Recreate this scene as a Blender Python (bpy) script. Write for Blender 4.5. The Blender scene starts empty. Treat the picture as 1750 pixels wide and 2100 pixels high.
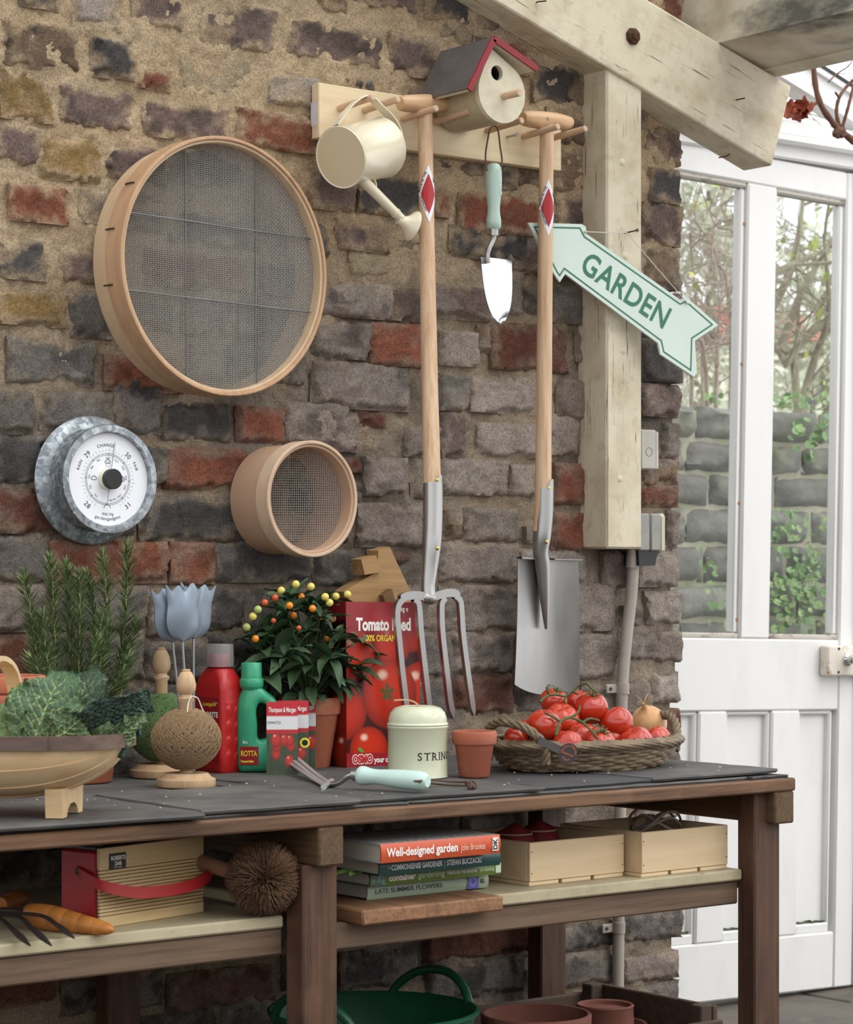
import bpy, math, random
import numpy as np
from mathutils import Vector, Matrix, Euler

# ------------------------------------------------------------------ camera, world, sun, exposure
PHI = math.radians(38.1); FPX = 5000.0; DIST = 4.5; CZ = 0.962; HORIZON = 1185.0
SP, CP = math.sin(PHI), math.cos(PHI)
CX, CY = -DIST * SP, -DIST * CP
scene = bpy.context.scene
COL = scene.collection
cam_data = bpy.data.cameras.new('camera')
cam_data.sensor_fit = 'AUTO'; cam_data.sensor_width = 36.0
cam_data.lens = FPX * 36.0 / 2100.0
cam_data.shift_y = (HORIZON - 1050.0) / 2100.0
cam_data.clip_start = 0.05; cam_data.clip_end = 200
cam_data.dof.use_dof = True; cam_data.dof.focus_distance = 4.15; cam_data.dof.aperture_fstop = 11.0
cam = bpy.data.objects.new('camera', cam_data); COL.objects.link(cam)
cam.location = (CX, CY, CZ); cam.rotation_euler = (math.radians(90), 0, -PHI)
scene.camera = cam
world = bpy.data.worlds.new('overcast_sky'); scene.world = world; world.use_nodes = True
wb = world.node_tree.nodes['Background']; wb.inputs[0].default_value = (0.96, 0.98, 1.0, 1); wb.inputs[1].default_value = 1.05
sun_data = bpy.data.lights.new('sun', 'SUN'); sun_data.energy = 1.25; sun_data.angle = math.radians(60); sun_data.color = (1.0, 0.97, 0.92)
sun = bpy.data.objects.new('sun', sun_data); COL.objects.link(sun)
sun.rotation_euler = (math.radians(42), 0, math.radians(28))
vs = scene.view_settings
vs.view_transform = 'Standard'; vs.look = 'None'; vs.gamma = 1.0; vs.use_curve_mapping = False; vs.exposure = 0.58

# ------------------------------------------------------------------ helpers
R = math.radians
rnd = random.Random(7)
rng = np.random.default_rng(11)
def W(px, py, y=0.0):                # point of the upright plane at this y seen at a place of the photograph
    t = (px - 875.0) / FPX
    d = (y - CY) / (CP - t * SP)
    return Vector((CX + d * (SP + t * CP), y, CZ - (py - HORIZON) / FPX * d))
def Z(px, py, z):                    # the same for a level plane
    t = (px - 875.0) / FPX
    d = (CZ - z) * FPX / (py - HORIZON)
    return Vector((CX + d * (SP + t * CP), CY + d * (CP - t * SP), z))
def lin(c):
    c = np.asarray(c, float) / 255.0
    return np.where(c <= 0.04045, c / 12.92, ((c + 0.055) / 1.055) ** 2.4)
def L4(c): return (*[float(v) for v in lin(c)], 1.0)

_tab = np.random.default_rng(3).random((256, 256))
def vnoise(x, y):
    x = np.asarray(x, float); y = np.asarray(y, float)
    xi = np.floor(x).astype(int); yi = np.floor(y).astype(int); fx = x - xi; fy = y - yi
    fx = fx * fx * (3 - 2 * fx); fy = fy * fy * (3 - 2 * fy)
    a = _tab[xi & 255, yi & 255]; b = _tab[(xi + 1) & 255, yi & 255]; c = _tab[xi & 255, (yi + 1) & 255]; d = _tab[(xi + 1) & 255, (yi + 1) & 255]
    return (a * (1 - fx) + b * fx) * (1 - fy) + (c * (1 - fx) + d * fx) * fy
def fbm(x, y, o=4):
    s = 0; a = 0.5; t = 0
    for k in range(o):
        s = s + a * vnoise(x * 2 ** k + 17.3 * k, y * 2 ** k + 9.1 * k); t += a; a *= 0.55
    return s / t
def sstep(a, b, x):
    t = np.clip((x - a) / (b - a), 0, 1); return t * t * (3 - 2 * t)

class G:                              # collects geometry for one mesh
    def __init__(s): s.v = []; s.f = []; s.n = 0; s.mi = []; s.cur = 0; s.c = []; s.hascol = False; s.ccur = (1, 1, 1)
    def add(s, V, F, col=None):
        V = np.asarray(V, float).reshape(-1, 3)
        s.v.append(V)
        for f in F: s.f.append([int(i) + s.n for i in f])
        s.mi += [s.cur] * len(F); s.n += len(V)
        if col is None: col = np.tile(s.ccur, (len(V), 1))
        s.c.append(np.broadcast_to(np.asarray(col, float), (len(V), 3)))
        return s
    def box(s, a, b, bev=0.0, M=None):
        a = np.minimum(a, b) if True else a; b2 = np.maximum(a, b)
        lo, hi = np.array(a, float), np.array(b2, float)
        return s._box(lo, hi, bev, M)
    def _box(s, lo, hi, bev, M):
        bev = min(bev, 0.45 * float(np.min(hi - lo)))
        if bev <= 0:
            V = [(x, y, z) for x in (lo[0], hi[0]) for y in (lo[1], hi[1]) for z in (lo[2], hi[2])]
            F = [(0, 1, 3, 2), (4, 6, 7, 5), (0, 4, 5, 1), (2, 3, 7, 6), (0, 2, 6, 4), (1, 5, 7, 3)]
        else:
            V = []; idx = {}
            for i in (0, 1):
                for j in (0, 1):
                    for k in (0, 1):
                        p = np.array([(lo, hi)[i][0], (lo, hi)[j][1], (lo, hi)[k][2]]); d = np.array([1 - 2 * i, 1 - 2 * j, 1 - 2 * k]) * bev
                        for ax in range(3):
                            q = p + d; q[ax] = p[ax]; idx[(i, j, k, ax)] = len(V); V.append(q)
            F = []
            c = [(0, 0), (1, 0), (1, 1), (0, 1)]
            for ax in range(3):
                o = [x for x in range(3) if x != ax]
                for sd in (0, 1):
                    f = []
                    for u, w in c:
                        t = [0, 0, 0]; t[ax] = sd; t[o[0]] = u; t[o[1]] = w; f.append(idx[(*t, ax)])
                    flip = (sd == 0) ^ (ax == 1)
                    F.append(f[::-1] if flip else f)
            for ax in range(3):        # edges along ax
                o = [x for x in range(3) if x != ax]
                for u in (0, 1):
                    for w in (0, 1):
                        t0 = [0, 0, 0]; t1 = [0, 0, 0]; t1[ax] = 1
                        for t in (t0, t1): t[o[0]] = u; t[o[1]] = w
                        F.append([idx[(*t0, o[0])], idx[(*t1, o[0])], idx[(*t1, o[1])], idx[(*t0, o[1])]])
            for i in (0, 1):
                for j in (0, 1):
                    for k in (0, 1): F.append([idx[(i, j, k, a)] for a in range(3)])
        V = np.array(V)
        if M is not None: V = (np.array(M.to_3x3()) @ V.T).T + np.array(M.translation)
        return s.add(V, F)
    def tube(s, P, r, n=8, closed=False, cap=True, flat=1.0, up=None):
        P = np.asarray(P, float); m = len(P)
        r = np.broadcast_to(np.asarray(r, float), (m,))
        T = np.gradient(P, axis=0) if not closed else np.roll(P, -1, 0) - np.roll(P, 1, 0)
        T /= np.maximum(np.linalg.norm(T, axis=1, keepdims=True), 1e-12)
        u = np.array(up, float) if up is not None else (np.array([0, 0, 1.0]) if abs(T[0][2]) < 0.9 else np.array([1.0, 0, 0]))
        V = np.zeros((m, n, 3)); a = np.arange(n) * 2 * np.pi / n
        for i in range(m):
            u = u - T[i] * (u @ T[i]); nn = np.linalg.norm(u)
            if nn < 1e-9: u = np.cross(T[i], [0.3, 0.5, 0.8]); nn = np.linalg.norm(u)
            u /= nn; w = np.cross(T[i], u)
            V[i] = P[i] + r[i] * (np.cos(a)[:, None] * w + flat * np.sin(a)[:, None] * u)
            if up is not None: u = np.array(up, float)
        F = []
        for i in range(m if closed else m - 1):
            j = (i + 1) % m
            for k in range(n): F.append((i * n + k, i * n + (k + 1) % n, j * n + (k + 1) % n, j * n + k))
        if cap and not closed: F.append(list(range(n))[::-1]); F.append([(m - 1) * n + k for k in range(n)])
        return s.add(V.reshape(-1, 3), F)
    def lathe(s, prof, n=32, c=(0, 0, 0), ax='z', M=None, a0=0.0):
        prof = np.asarray(prof, float); m = len(prof); a = a0 + np.arange(n) * 2 * np.pi / n
        V = np.zeros((m, n, 3)); V[:, :, 0] = prof[:, :1] * np.cos(a); V[:, :, 1] = prof[:, :1] * np.sin(a); V[:, :, 2] = prof[:, 1:2]
        V = V.reshape(-1, 3)
        if ax == 'y': V = V[:, [0, 2, 1]] * [1, -1, 1]
        if ax == 'x': V = V[:, [2, 1, 0]] * [1, -1, 1] * [1, 1, 1]
        if M is not None: V = (np.array(M.to_3x3()) @ V.T).T + np.array(M.translation)
        V = V + np.array(c)
        F = []
        for i in range(m - 1):
            for k in range(n): F.append((i * n + k, i * n + (k + 1) % n, (i + 1) * n + (k + 1) % n, (i + 1) * n + k))
        if prof[0][0] > 1e-6: F.append(list(range(n))[::-1])
        if prof[-1][0] > 1e-6: F.append([(m - 1) * n + k for k in range(n)])
        return s.add(V, F)
    def prism(s, poly, d0, d1, fn):   # polygon (a,b) swept from d0 to d1; fn(a,b,d)->xyz
        n = len(poly)
        V = [fn(a, b, d0) for a, b in poly] + [fn(a, b, d1) for a, b in poly]
        F = [list(range(n)), list(range(2 * n - 1, n - 1, -1))] + [(i, i + n, (i + 1) % n + n, (i + 1) % n) for i in range(n)]
        return s.add(V, F)
    def grid(s, P, col=None, cu=False, cv=False):   # P (nu,nv,3)
        nu, nv = P.shape[:2]
        i = np.arange(nu if cu else nu - 1); j = np.arange(nv if cv else nv - 1)
        I, J = np.meshgrid(i, j, indexing='ij'); I = I.ravel(); J = J.ravel(); I2 = (I + 1) % nu; J2 = (J + 1) % nv
        F = np.stack([I * nv + J, I2 * nv + J, I2 * nv + J2, I * nv + J2], 1)
        return s.add(P.reshape(-1, 3), F.tolist(), None if col is None else np.asarray(col).reshape(-1, 3))
    def ball(s, c, r, nu=16, nv=10, M=None):
        th = np.linspace(0, np.pi, nv); prof = [(math.sin(t), -math.cos(t)) for t in th]; prof[0] = (1e-7, -1); prof[-1] = (1e-7, 1)
        r = np.broadcast_to(r, (3,))
        g = G(); g.lathe(prof, nu); V = g.v[0] * r
        if M is not None: V = (np.array(M.to_3x3()) @ V.T).T
        return s.add(V + np.array(c), g.f)
    def merge(s, g, M=None):
        V = np.concatenate(g.v)
        if M is not None: V = (np.array(M.to_3x3()) @ V.T).T + np.array(M.translation)
        k = s.n; s.v.append(V); s.f += [[i + k for i in f] for f in g.f]; s.n += len(V); s.mi += [s.cur] * len(g.f); s.c.append(np.concatenate(g.c)); return s
    def xf(s, M):
        V = np.concatenate(s.v); s.v = [(np.array(M.to_3x3()) @ V.T).T + np.array(M.translation)]; s.c = [np.concatenate(s.c)]; return s
    def warp(s, fn):
        V = np.concatenate(s.v); s.v = [np.asarray(fn(V))]; s.c = [np.concatenate(s.c)]; return s

def mesh_of(name, g, mats, smooth=40):
    me = bpy.data.meshes.new(name)
    V = np.concatenate(g.v)
    lens = np.array([len(f) for f in g.f]); flat = np.fromiter((i for f in g.f for i in f), dtype=np.int32, count=int(lens.sum()))
    me.vertices.add(len(V)); me.vertices.foreach_set('co', V.astype(np.float32).ravel())
    me.loops.add(len(flat)); me.loops.foreach_set('vertex_index', flat)
    me.polygons.add(len(lens)); me.polygons.foreach_set('loop_start', np.concatenate([[0], np.cumsum(lens)[:-1]]).astype(np.int32))
    me.update(calc_edges=True)
    me.validate()
    if not isinstance(mats, (list, tuple)): mats = [mats]
    for m in mats: me.materials.append(m)
    if len(mats) > 1 and len(me.polygons) == len(g.mi): me.polygons.foreach_set('material_index', np.array(g.mi, np.int32))
    if g.hascol:
        at = me.color_attributes.new('Col', 'FLOAT_COLOR', 'POINT')
        c = np.concatenate(g.c); c4 = np.ones((len(c), 4), np.float32); c4[:, :3] = c; at.data.foreach_set('color', c4.ravel())
    if smooth:
        me.polygons.foreach_set('use_smooth', np.ones(len(me.polygons), bool))
        me.set_sharp_from_angle(angle=R(smooth))
    return me
def obj(name, g, mats, parent=None, loc=None, rot=None, smooth=40, fix=True):
    me = g if isinstance(g, bpy.types.Mesh) else mesh_of(name, g, mats, smooth)
    o = bpy.data.objects.new(name, me); COL.objects.link(o)
    if parent is not None: o.parent = parent
    if loc is not None: o.location = loc
    if rot is not None: o.rotation_euler = rot
    return o
def tag(o, label, cat, group=None, kind=None):
    if label: o['label'] = label
    if cat: o['category'] = cat
    if group: o['group'] = group
    if kind: o['kind'] = kind
    return o
def thing(name, label, cat, loc=(0, 0, 0), rot=(0, 0, 0), group=None):
    o = bpy.data.objects.new(name, None); COL.objects.link(o); o.empty_display_size = 0.05
    o.location = loc; o.rotation_euler = rot
    return tag(o, label, cat, group)
def struct(name, label=None, g=None, mats=None, loc=(0, 0, 0), rot=(0, 0, 0), smooth=40):
    if g is None:
        o = bpy.data.objects.new(name, None); COL.objects.link(o); o.location = loc; o.rotation_euler = rot
    else: o = obj(name, g, mats, None, loc, rot, smooth)
    o['kind'] = 'structure'
    if label: o['label'] = label
    return o

# lettering: built-in font turned into a flat mesh in the xy plane
def text(s, size=1.0, bold=0.0, shear=0.0, align='LEFT', sx=1.0, ext=0.0, space=1.0):
    cu = bpy.data.curves.new('lettering', 'FONT'); cu.body = s; cu.size = size; cu.offset = bold; cu.shear = shear; cu.align_x = align
    cu.extrude = ext; cu.resolution_u = 4; cu.space_character = space
    o = bpy.data.objects.new('lettering_source', cu); COL.objects.link(o)
    dg = bpy.context.evaluated_depsgraph_get(); me = bpy.data.meshes.new_from_object(o.evaluated_get(dg))
    n = len(me.vertices); V = np.zeros(n * 3, np.float32); me.vertices.foreach_get('co', V); V = V.reshape(-1, 3).astype(float)
    F = [list(p.vertices) for p in me.polygons]
    bpy.data.objects.remove(o); bpy.data.curves.remove(cu); bpy.data.meshes.remove(me)
    V[:, 0] *= sx
    g = G(); g.add(V, F); return g
def frame(o, ux, uy):                 # matrix with columns ux, uy, ux x uy
    ux = Vector(ux).normalized(); uy = Vector(uy).normalized(); uz = ux.cross(uy)
    return Matrix(((ux.x, uy.x, uz.x, o[0]), (ux.y, uy.y, uz.y, o[1]), (ux.z, uy.z, uz.z, o[2]), (0, 0, 0, 1)))
FRONT = ((1, 0, 0), (0, 0, 1))        # faces -y

# ------------------------------------------------------------------ materials
class NT:
    def __init__(s, name):
        s.m = bpy.data.materials.new(name); s.m.use_nodes = True; s.t = s.m.node_tree; s.b = s.t.nodes['Principled BSDF']
    def n(s, typ, **kw):
        x = s.t.nodes.new('ShaderNode' + typ)
        for k, v in kw.items(): setattr(x, k, v)
        return x
    def l(s, a, b): s.t.links.new(a, b)
_mc = {}
def mk(name, base, rough=0.6, metal=0.0, layers=(), bump=(), coords='Object', spec=0.5, attr=False, rand=0.0, trans=0.0, ior=1.45, alpha=1.0, sheen=0.0, emit=0.0, rough_noise=None, coat=0.0):
    if name in _mc: return _mc[name]
    T = NT(name); b = T.b
    if coords == 'World':
        ge = T.n('NewGeometry'); vec = ge.outputs['Position']
    else:
        tc = T.n('TexCoord'); vec = tc.outputs[coords]
    oi = None
    if rand or any(l[0] == 'rand' for l in layers):
        oi = T.n('ObjectInfo')
    def mapped(sc, rot=None):
        mp = T.n('Mapping'); T.l(vec, mp.inputs[0])
        mp.inputs['Scale'].default_value = sc if isinstance(sc, (tuple, list)) else (sc, sc, sc)
        if rot: mp.inputs['Rotation'].default_value = rot
        return mp.outputs[0]
    if attr:
        at = T.n('Attribute'); at.attribute_name = 'Col'; col = at.outputs['Color']
    else:
        rg = T.n('RGB'); rg.outputs[0].default_value = L4(base); col = rg.outputs[0]
    def mixc(fac, c1, c2, mode='MIX'):
        mx = T.n('Mix', data_type='RGBA', blend_type=mode)
        if isinstance(fac, float): mx.inputs[0].default_value = fac
        else: T.l(fac, mx.inputs[0])
        T.l(c1, mx.inputs[6])
        if isinstance(c2, tuple): mx.inputs[7].default_value = c2
        else: T.l(c2, mx.inputs[7])
        return mx.outputs[2]
    for l in layers:
        kind = l[0]
        if kind in ('noise', 'voro', 'wave', 'mul', 'cell'):
            _, c2, sc, lo, hi, amt = l[:6]; det = l[6] if len(l) > 6 else 5.0
            if kind == 'cell':
                x = T.n('TexVoronoi'); T.l(mapped(sc), x.inputs[0]); x.inputs['Scale'].default_value = 1; fo = x.outputs['Color']
            elif kind == 'voro':
                x = T.n('TexVoronoi'); T.l(mapped(sc), x.inputs[0]); x.inputs['Scale'].default_value = 1; fo = x.outputs['Distance']
            elif kind == 'wave':
                x = T.n('TexWave'); T.l(mapped(sc), x.inputs[0]); x.inputs['Scale'].default_value = 1; x.inputs['Distortion'].default_value = det; x.inputs['Detail'].default_value = 3; x.inputs['Detail Scale'].default_value = 0.6; fo = x.outputs['Fac']
            else:
                x = T.n('TexNoise'); T.l(mapped(sc), x.inputs[0]); x.inputs['Scale'].default_value = 1; x.inputs['Detail'].default_value = det; x.inputs['Roughness'].default_value = 0.62; fo = x.outputs['Fac']
            mr = T.n('MapRange'); T.l(fo, mr.inputs[0]); mr.inputs[1].default_value = lo; mr.inputs[2].default_value = hi; mr.inputs[3].default_value = 0; mr.inputs[4].default_value = amt
            col = mixc(mr.outputs[0], col, L4(c2), 'MULTIPLY' if kind == 'mul' else 'MIX')
        elif kind == 'rand':
            _, c2, amt = l
            mm = T.n('Math', operation='MULTIPLY'); T.l(oi.outputs['Random'], mm.inputs[0]); mm.inputs[1].default_value = amt
            col = mixc(mm.outputs[0], col, L4(c2))
    T.l(col, b.inputs['Base Color'])
    b.inputs['Roughness'].default_value = rough; b.inputs['Metallic'].default_value = metal
    b.inputs['Specular IOR Level'].default_value = spec; b.inputs['IOR'].default_value = ior
    b.inputs['Transmission Weight'].default_value = trans; b.inputs['Alpha'].default_value = alpha
    b.inputs['Sheen Weight'].default_value = sheen; b.inputs['Coat Weight'].default_value = coat; b.inputs['Coat Roughness'].default_value = 0.12
    if rough_noise:
        sc, lo, hi = rough_noise
        x = T.n('TexNoise'); T.l(mapped(sc), x.inputs[0]); x.inputs['Scale'].default_value = 1; x.inputs['Detail'].default_value = 4
        mr = T.n('MapRange'); T.l(x.outputs['Fac'], mr.inputs[0]); mr.inputs[1].default_value = 0.3; mr.inputs[2].default_value = 0.7; mr.inputs[3].default_value = lo; mr.inputs[4].default_value = hi
        T.l(mr.outputs[0], b.inputs['Roughness'])
    prev = None
    for bp in bump:
        sc, st, dist = bp[:3]; det = bp[3] if len(bp) > 3 else 6.0
        x = T.n('TexNoise'); T.l(mapped(sc), x.inputs[0]); x.inputs['Scale'].default_value = 1; x.inputs['Detail'].default_value = det; x.inputs['Roughness'].default_value = 0.65
        bn = T.n('Bump'); bn.inputs['Strength'].default_value = st; bn.inputs['Distance'].default_value = dist; T.l(x.outputs['Fac'], bn.inputs['Height'])
        if prev is not None: T.l(prev, bn.inputs['Normal'])
        prev = bn.outputs[0]
    if prev is not None: T.l(prev, b.inputs['Normal'])
    if emit:
        T.l(col, b.inputs['Emission Color']); b.inputs['Emission Strength'].default_value = emit
    _mc[name] = T.m
    return T.m
def wood(name, base, dark, ax='x', fine=120, rough=0.62, amt=0.75, extra=(), coords='Object', bumpst=0.25):
    i = 'xyz'.index(ax)
    s1 = [fine] * 3; s1[i] = fine * 0.05
    s2 = [fine * 0.22] * 3; s2[i] = fine * 0.014
    return mk(name, base, rough, 0, [('noise', dark, tuple(s1), 0.42, 0.72, amt), ('noise', dark, tuple(s2), 0.45, 0.75, amt * 0.8)] + list(extra), [(tuple(s1), bumpst, 0.001)], coords)
M_MORTAR = mk('mortar_and_brick', (160, 140, 110), 0.95, 0, [('mul', (150, 140, 130), 260.0, 0.38, 0.75, 0.85, 8), ('noise', (214, 200, 170), 700.0, 0.62, 0.85, 0.35, 4)], [(90.0, 0.7, 0.006, 8), (380.0, 0.8, 0.003, 6)], 'World', spec=0.15, attr=True)
M_WHITE = mk('white_gloss_paint', (226, 225, 224), 0.4, 0, [('noise', (196, 194, 188), (9.0, 9.0, 3.0), 0.5, 0.85, 0.5), ('noise', (150, 140, 125), (60.0, 60.0, 20.0), 0.68, 0.8, 0.5)], [((120.0, 120.0, 8.0), 0.15, 0.001)], 'World')
def weathered(name, ax):
    i = 'xyz'.index(ax); s = [170.0] * 3; s[i] = 9.0; s2 = [60.0] * 3; s2[i] = 6.0
    return mk(name, (214, 203, 180), 0.65, 0, [('noise', (176, 159, 128), 9.0, 0.45, 0.72, 0.75), ('noise', (150, 132, 106), 28.0, 0.55, 0.75, 0.5), ('noise', (92, 78, 62), tuple(s), 0.63, 0.69, 0.8, 3), ('noise', (120, 104, 82), tuple(s2), 0.64, 0.72, 0.7, 6), ('noise', (96, 88, 78), 5.0, 0.62, 0.78, 0.5, 9)], [(70.0, 0.3, 0.003), (tuple(s), 0.45, 0.002)], 'Object')
M_BEAM = weathered('flaking_cream_paint', 'x'); M_BEAMZ = weathered('flaking_cream_paint_upright', 'z')
M_SLATE = mk('slate', (94, 91, 89), 0.66, 0, [('noise', (66, 65, 67), 16.0, 0.4, 0.7, 0.8), ('noise', (118, 116, 112), 7.0, 0.45, 0.75, 0.7), ('noise', (186, 182, 172), 380.0, 0.74, 0.8, 0.7, 2), ('rand', (62, 61, 64), 0.75)], [(40.0, 0.3, 0.003), (200.0, 0.25, 0.0012)], 'World')
M_BENCH = wood('old_brown_timber', (120, 88, 64), (58, 40, 30), 'x', 90, 0.7, 0.9, [('noise', (150, 118, 92), 12.0, 0.55, 0.8, 0.4)])
M_BENCHZ = wood('old_brown_timber_upright', (92, 63, 46), (46, 30, 24), 'z', 90, 0.6, 0.9, [('noise', (122, 92, 72), 10.0, 0.55, 0.8, 0.4)])
M_BENCHY = wood('old_brown_timber_endgrain', (104, 80, 57), (64, 46, 33), 'y', 160, 0.75, 0.8)
M_RAWSHELF = wood('rough_sawn_plank', (150, 110, 80), (96, 66, 46), 'y', 110, 0.7, 0.8)
M_CREAMSHELF = mk('worn_cream_shelf_paint', (190, 178, 148), 0.6, 0, [('noise', (140, 126, 102), 8.0, 0.42, 0.7, 0.7), ('noise', (84, 70, 54), (30.0, 120.0, 120.0), 0.66, 0.74, 0.9)], [(60.0, 0.3, 0.002)], 'World')
# ------------------------------------------------------------------ the brick wall: mortar bed and single bricks
BC = {'P': (128, 109, 104), 'D': (92, 88, 88), 'R': (142, 90, 73), 'G': (119, 113, 109), 'L': (174, 162, 154), 'O': (146, 120, 80), 'B': (134, 113, 96), 'M': (148, 135, 128), 'K': (116, 78, 67), 'T': (184, 168, 142)}
BRICKS = """45 -20 115 15 D;155 -20 238 56 L;272 -20 365 52 P;405 15 560 98 P;655 -20 705 25 B;720 -30 850 14 P;10 50 160 140 B;192 78 266 158 D;592 50 778 132 P;802 78 905 158 P;905 54 950 84 D;
0 150 100 246 O;120 182 266 262 P;370 115 510 192 T;555 152 640 214 L;298 212 460 286 P;487 234 636 304 R;-10 258 76 336 P;86 284 204 368 O;215 304 332 374 P;22 388 132 454 R;165 396 226 456 G;-10 492 88 570 D;125 512 214 576 P;240 400 330 470 P;350 310 520 380 D;
-20 606 128 664 O;150 600 225 690 G;20 700 190 785 G;-20 800 66 886 G;90 806 228 880 G;220 736 366 800 R;236 772 330 886 D;340 830 470 900 D;490 838 582 904 R;588 830 716 904 M;-20 896 88 990 D;344 922 500 1000 R;300 912 342 986 G;-20 1006 112 1090 K;290 1022 500 1106 D;-20 1096 98 1190 G;104 1114 338 1192 R;352 1116 436 1194 R;442 1112 636 1190 D;648 1132 726 1200 G;
-10 1204 92 1292 M;110 1206 296 1286 G;-20 1306 72 1396 K;90 1300 290 1390 G;310 1222 420 1300 D;426 1206 500 1286 D;300 1312 424 1396 G;508 1212 700 1292 G;430 1302 640 1384 D;650 1304 790 1384 G;300 1404 500 1470 G;510 1398 690 1470 D;-20 1410 140 1490 G;150 1404 290 1484 D;
652 600 792 648 M;800 598 864 656 P;640 660 756 732 M;764 668 864 748 R;906 684 978 748 L;984 672 1008 720 B;1012 668 1160 758 K;644 748 836 836 M;906 772 960 840 G;968 776 1096 844 L;1148 782 1196 856 P;642 848 732 922 M;738 846 792 872 K;906 852 950 936 P;984 872 1102 934 L;1128 852 1184 930 L;752 942 828 1014 M;838 880 896 934 M;906 946 1040 1012 L;1050 956 1092 1014 L;1140 954 1200 1030 R;736 1036 866 1118 M;910 1046 950 1104 B;956 1046 1062 1108 M;1136 1056 1196 1124 R;700 1012 740 1030 G;908 1116 1062 1190 M;796 1128 842 1156 K;760 1130 792 1190 G;700 1204 880 1290 M;908 1204 1060 1288 M;1070 1130 1200 1196 L;800 1300 920 1384 G;932 1300 1052 1374 M;932 1386 1050 1464 K;800 1398 922 1470 G;1060 1300 1160 1380 L;1062 1392 1180 1460 M;1170 1200 1260 1290 M;
1095 134 1196 214 D;640 344 724 430 P;736 362 866 440 D;896 326 988 360 P;942 402 1102 480 R;926 474 1082 530 D;690 458 792 512 P;682 584 796 646 L;720 520 860 572 T;880 590 1000 652 P;1074 594 1116 642 D;1040 484 1190 560 P;1010 560 1070 640 M;1130 590 1196 660 G;1120 230 1196 300 B;1070 300 1196 390 B;1140 400 1196 470 P;
1326 268 1408 334 P;1332 352 1416 416 D;1320 424 1412 500 P;1330 512 1410 590 B;1318 604 1408 690 P;1316 700 1404 780 D;1318 792 1410 852 P;1366 872 1406 940 G;1316 945 1400 990 B;1312 1000 1402 1036 K;1374 1050 1402 1122 P;1240 1134 1300 1200 P;1310 1134 1398 1200 L;1330 1216 1402 1276 L;1276 1300 1392 1356 M;1170 1304 1262 1390 M;1342 1382 1390 1438 L;1200 1400 1330 1470 M;1340 1458 1386 1524 K;1352 -30 1424 56 K;1290 210 1320 260 P;
1284 1872 1380 1926 G;1284 1962 1378 2010 M;1130 1896 1262 1944 G;876 1886 1120 1958 K;1100 1958 1256 2020 G;700 1948 860 2020 D;880 1974 1080 2040 D;1180 2030 1380 2090 G;-20 1990 110 2060 K;130 2000 330 2070 D;350 1990 560 2060 K;1180 1520 1300 1580 M;1310 1540 1384 1600 G;1200 1700 1378 1770 M;1240 1790 1380 1850 G"""
WX0, WZ0, WZ1 = -1.30, -0.02, 2.30
def wall_edge(z): return 0.640 + 0.012 * (fbm(z * 9.0, z * 0 + 3.3, 2) - 0.5) * 2
def zone(x, z):        # 1 = upper part, deep sandy pointing; 0 = lower part, grey wash
    py = 1185 - (z - CZ) * 1111; px = 875 + x * 870
    return sstep(760, 420, py + 0.22 * (px - 600) + 160 * (fbm(x * 3, z * 3, 2) - 0.5))
SAND = lin((192, 167, 135)); SAND2 = lin((212, 189, 159)); GREYM = lin((160, 147, 133)); WASH = lin((168, 158, 150)); SOOT = lin((66, 62, 62))
def mortar_col(x, z):
    u = zone(x, z)[..., None]
    n = fbm(x * 14, z * 14, 4)[..., None]; n2 = fbm(x * 5 + 7, z * 6, 3)[..., None]
    up = SAND * (1 - n) + SAND2 * n
    lo = GREYM * 0.66 + SAND * 0.34
    lo = lo * (1 - sstep(0.5, 0.62, n2)) + (GREYM * 0.85) * sstep(0.5, 0.62, n2)
    c = up * u + lo * (1 - u)
    k = sstep(0.56, 0.7, fbm(x * 7 + 31, z * 7 + 5, 4))[..., None] * (0.55 - 0.35 * u)
    c = c * (1 - k) + SOOT * k
    return c * (0.8 + 0.35 * fbm(x * 60, z * 60, 2)[..., None])
def mortar_h(x, z):
    u = zone(x, z)
    return 0.024 * (fbm(x * 13, z * 17, 5) - 0.5) + 0.008 * (fbm(x * 70, z * 70, 3) - 0.5) + 0.0012 * u - 0.0055 * (1 - u)
wall = struct('wall_back', 'old brick wall with deep sandy and grey mortar joints')
xs = np.arange(WX0, 0.6401, 0.005); zs = np.arange(WZ0, WZ1, 0.005)
XX, ZZ = np.meshgrid(xs, zs, indexing='ij')
EE = wall_edge(ZZ); XXe = WX0 + (XX - WX0) * (EE - WX0) / (xs[-1] - WX0)
YY = -mortar_h(XXe, ZZ)
rd = sstep(0.622, 0.642, XXe); YY = YY + 0.012 * rd ** 2
P = np.stack([XXe, YY, ZZ], -1)
side = []
for y in np.arange(0.02, 0.225, 0.012):
    s = P[-1].copy(); s[:, 1] = y; s[:, 0] += -0.004 + 0.012 * (fbm(s[:, 2] * 40, s[:, 2] * 0 + y * 40, 3) - 0.5); side.append(s)
P = np.concatenate([P, np.array(side)], 0)
g = G(); g.hascol = True; g.grid(P, mortar_col(P[..., 0] + P[..., 1], P[..., 2]))
g.box((WX0, 0.03, WZ0), (0.62, 0.22, WZ1))
obj('mortar', g, M_MORTAR, wall, smooth=80)
rects = []
for s in BRICKS.replace('\n', '').split(';'):
    a = s.split(); x0, y0, x1, y1 = map(float, a[:4]); k = a[4]
    A = W(x0, (y0 + y1) / 2); B = W(x1, (y0 + y1) / 2); T_ = W((x0 + x1) / 2, y0); Bo = W((x0 + x1) / 2, y1)
    rects.append([A.x - 0.006, Bo.z - 0.004, B.x + 0.006, T_.z + 0.004, k])
for q in rects:
    if q[2] > 0.60: q[2] = 0.646 + 0.008 * rnd.random()
gen = []
row = 0; z = 0.0
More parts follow.
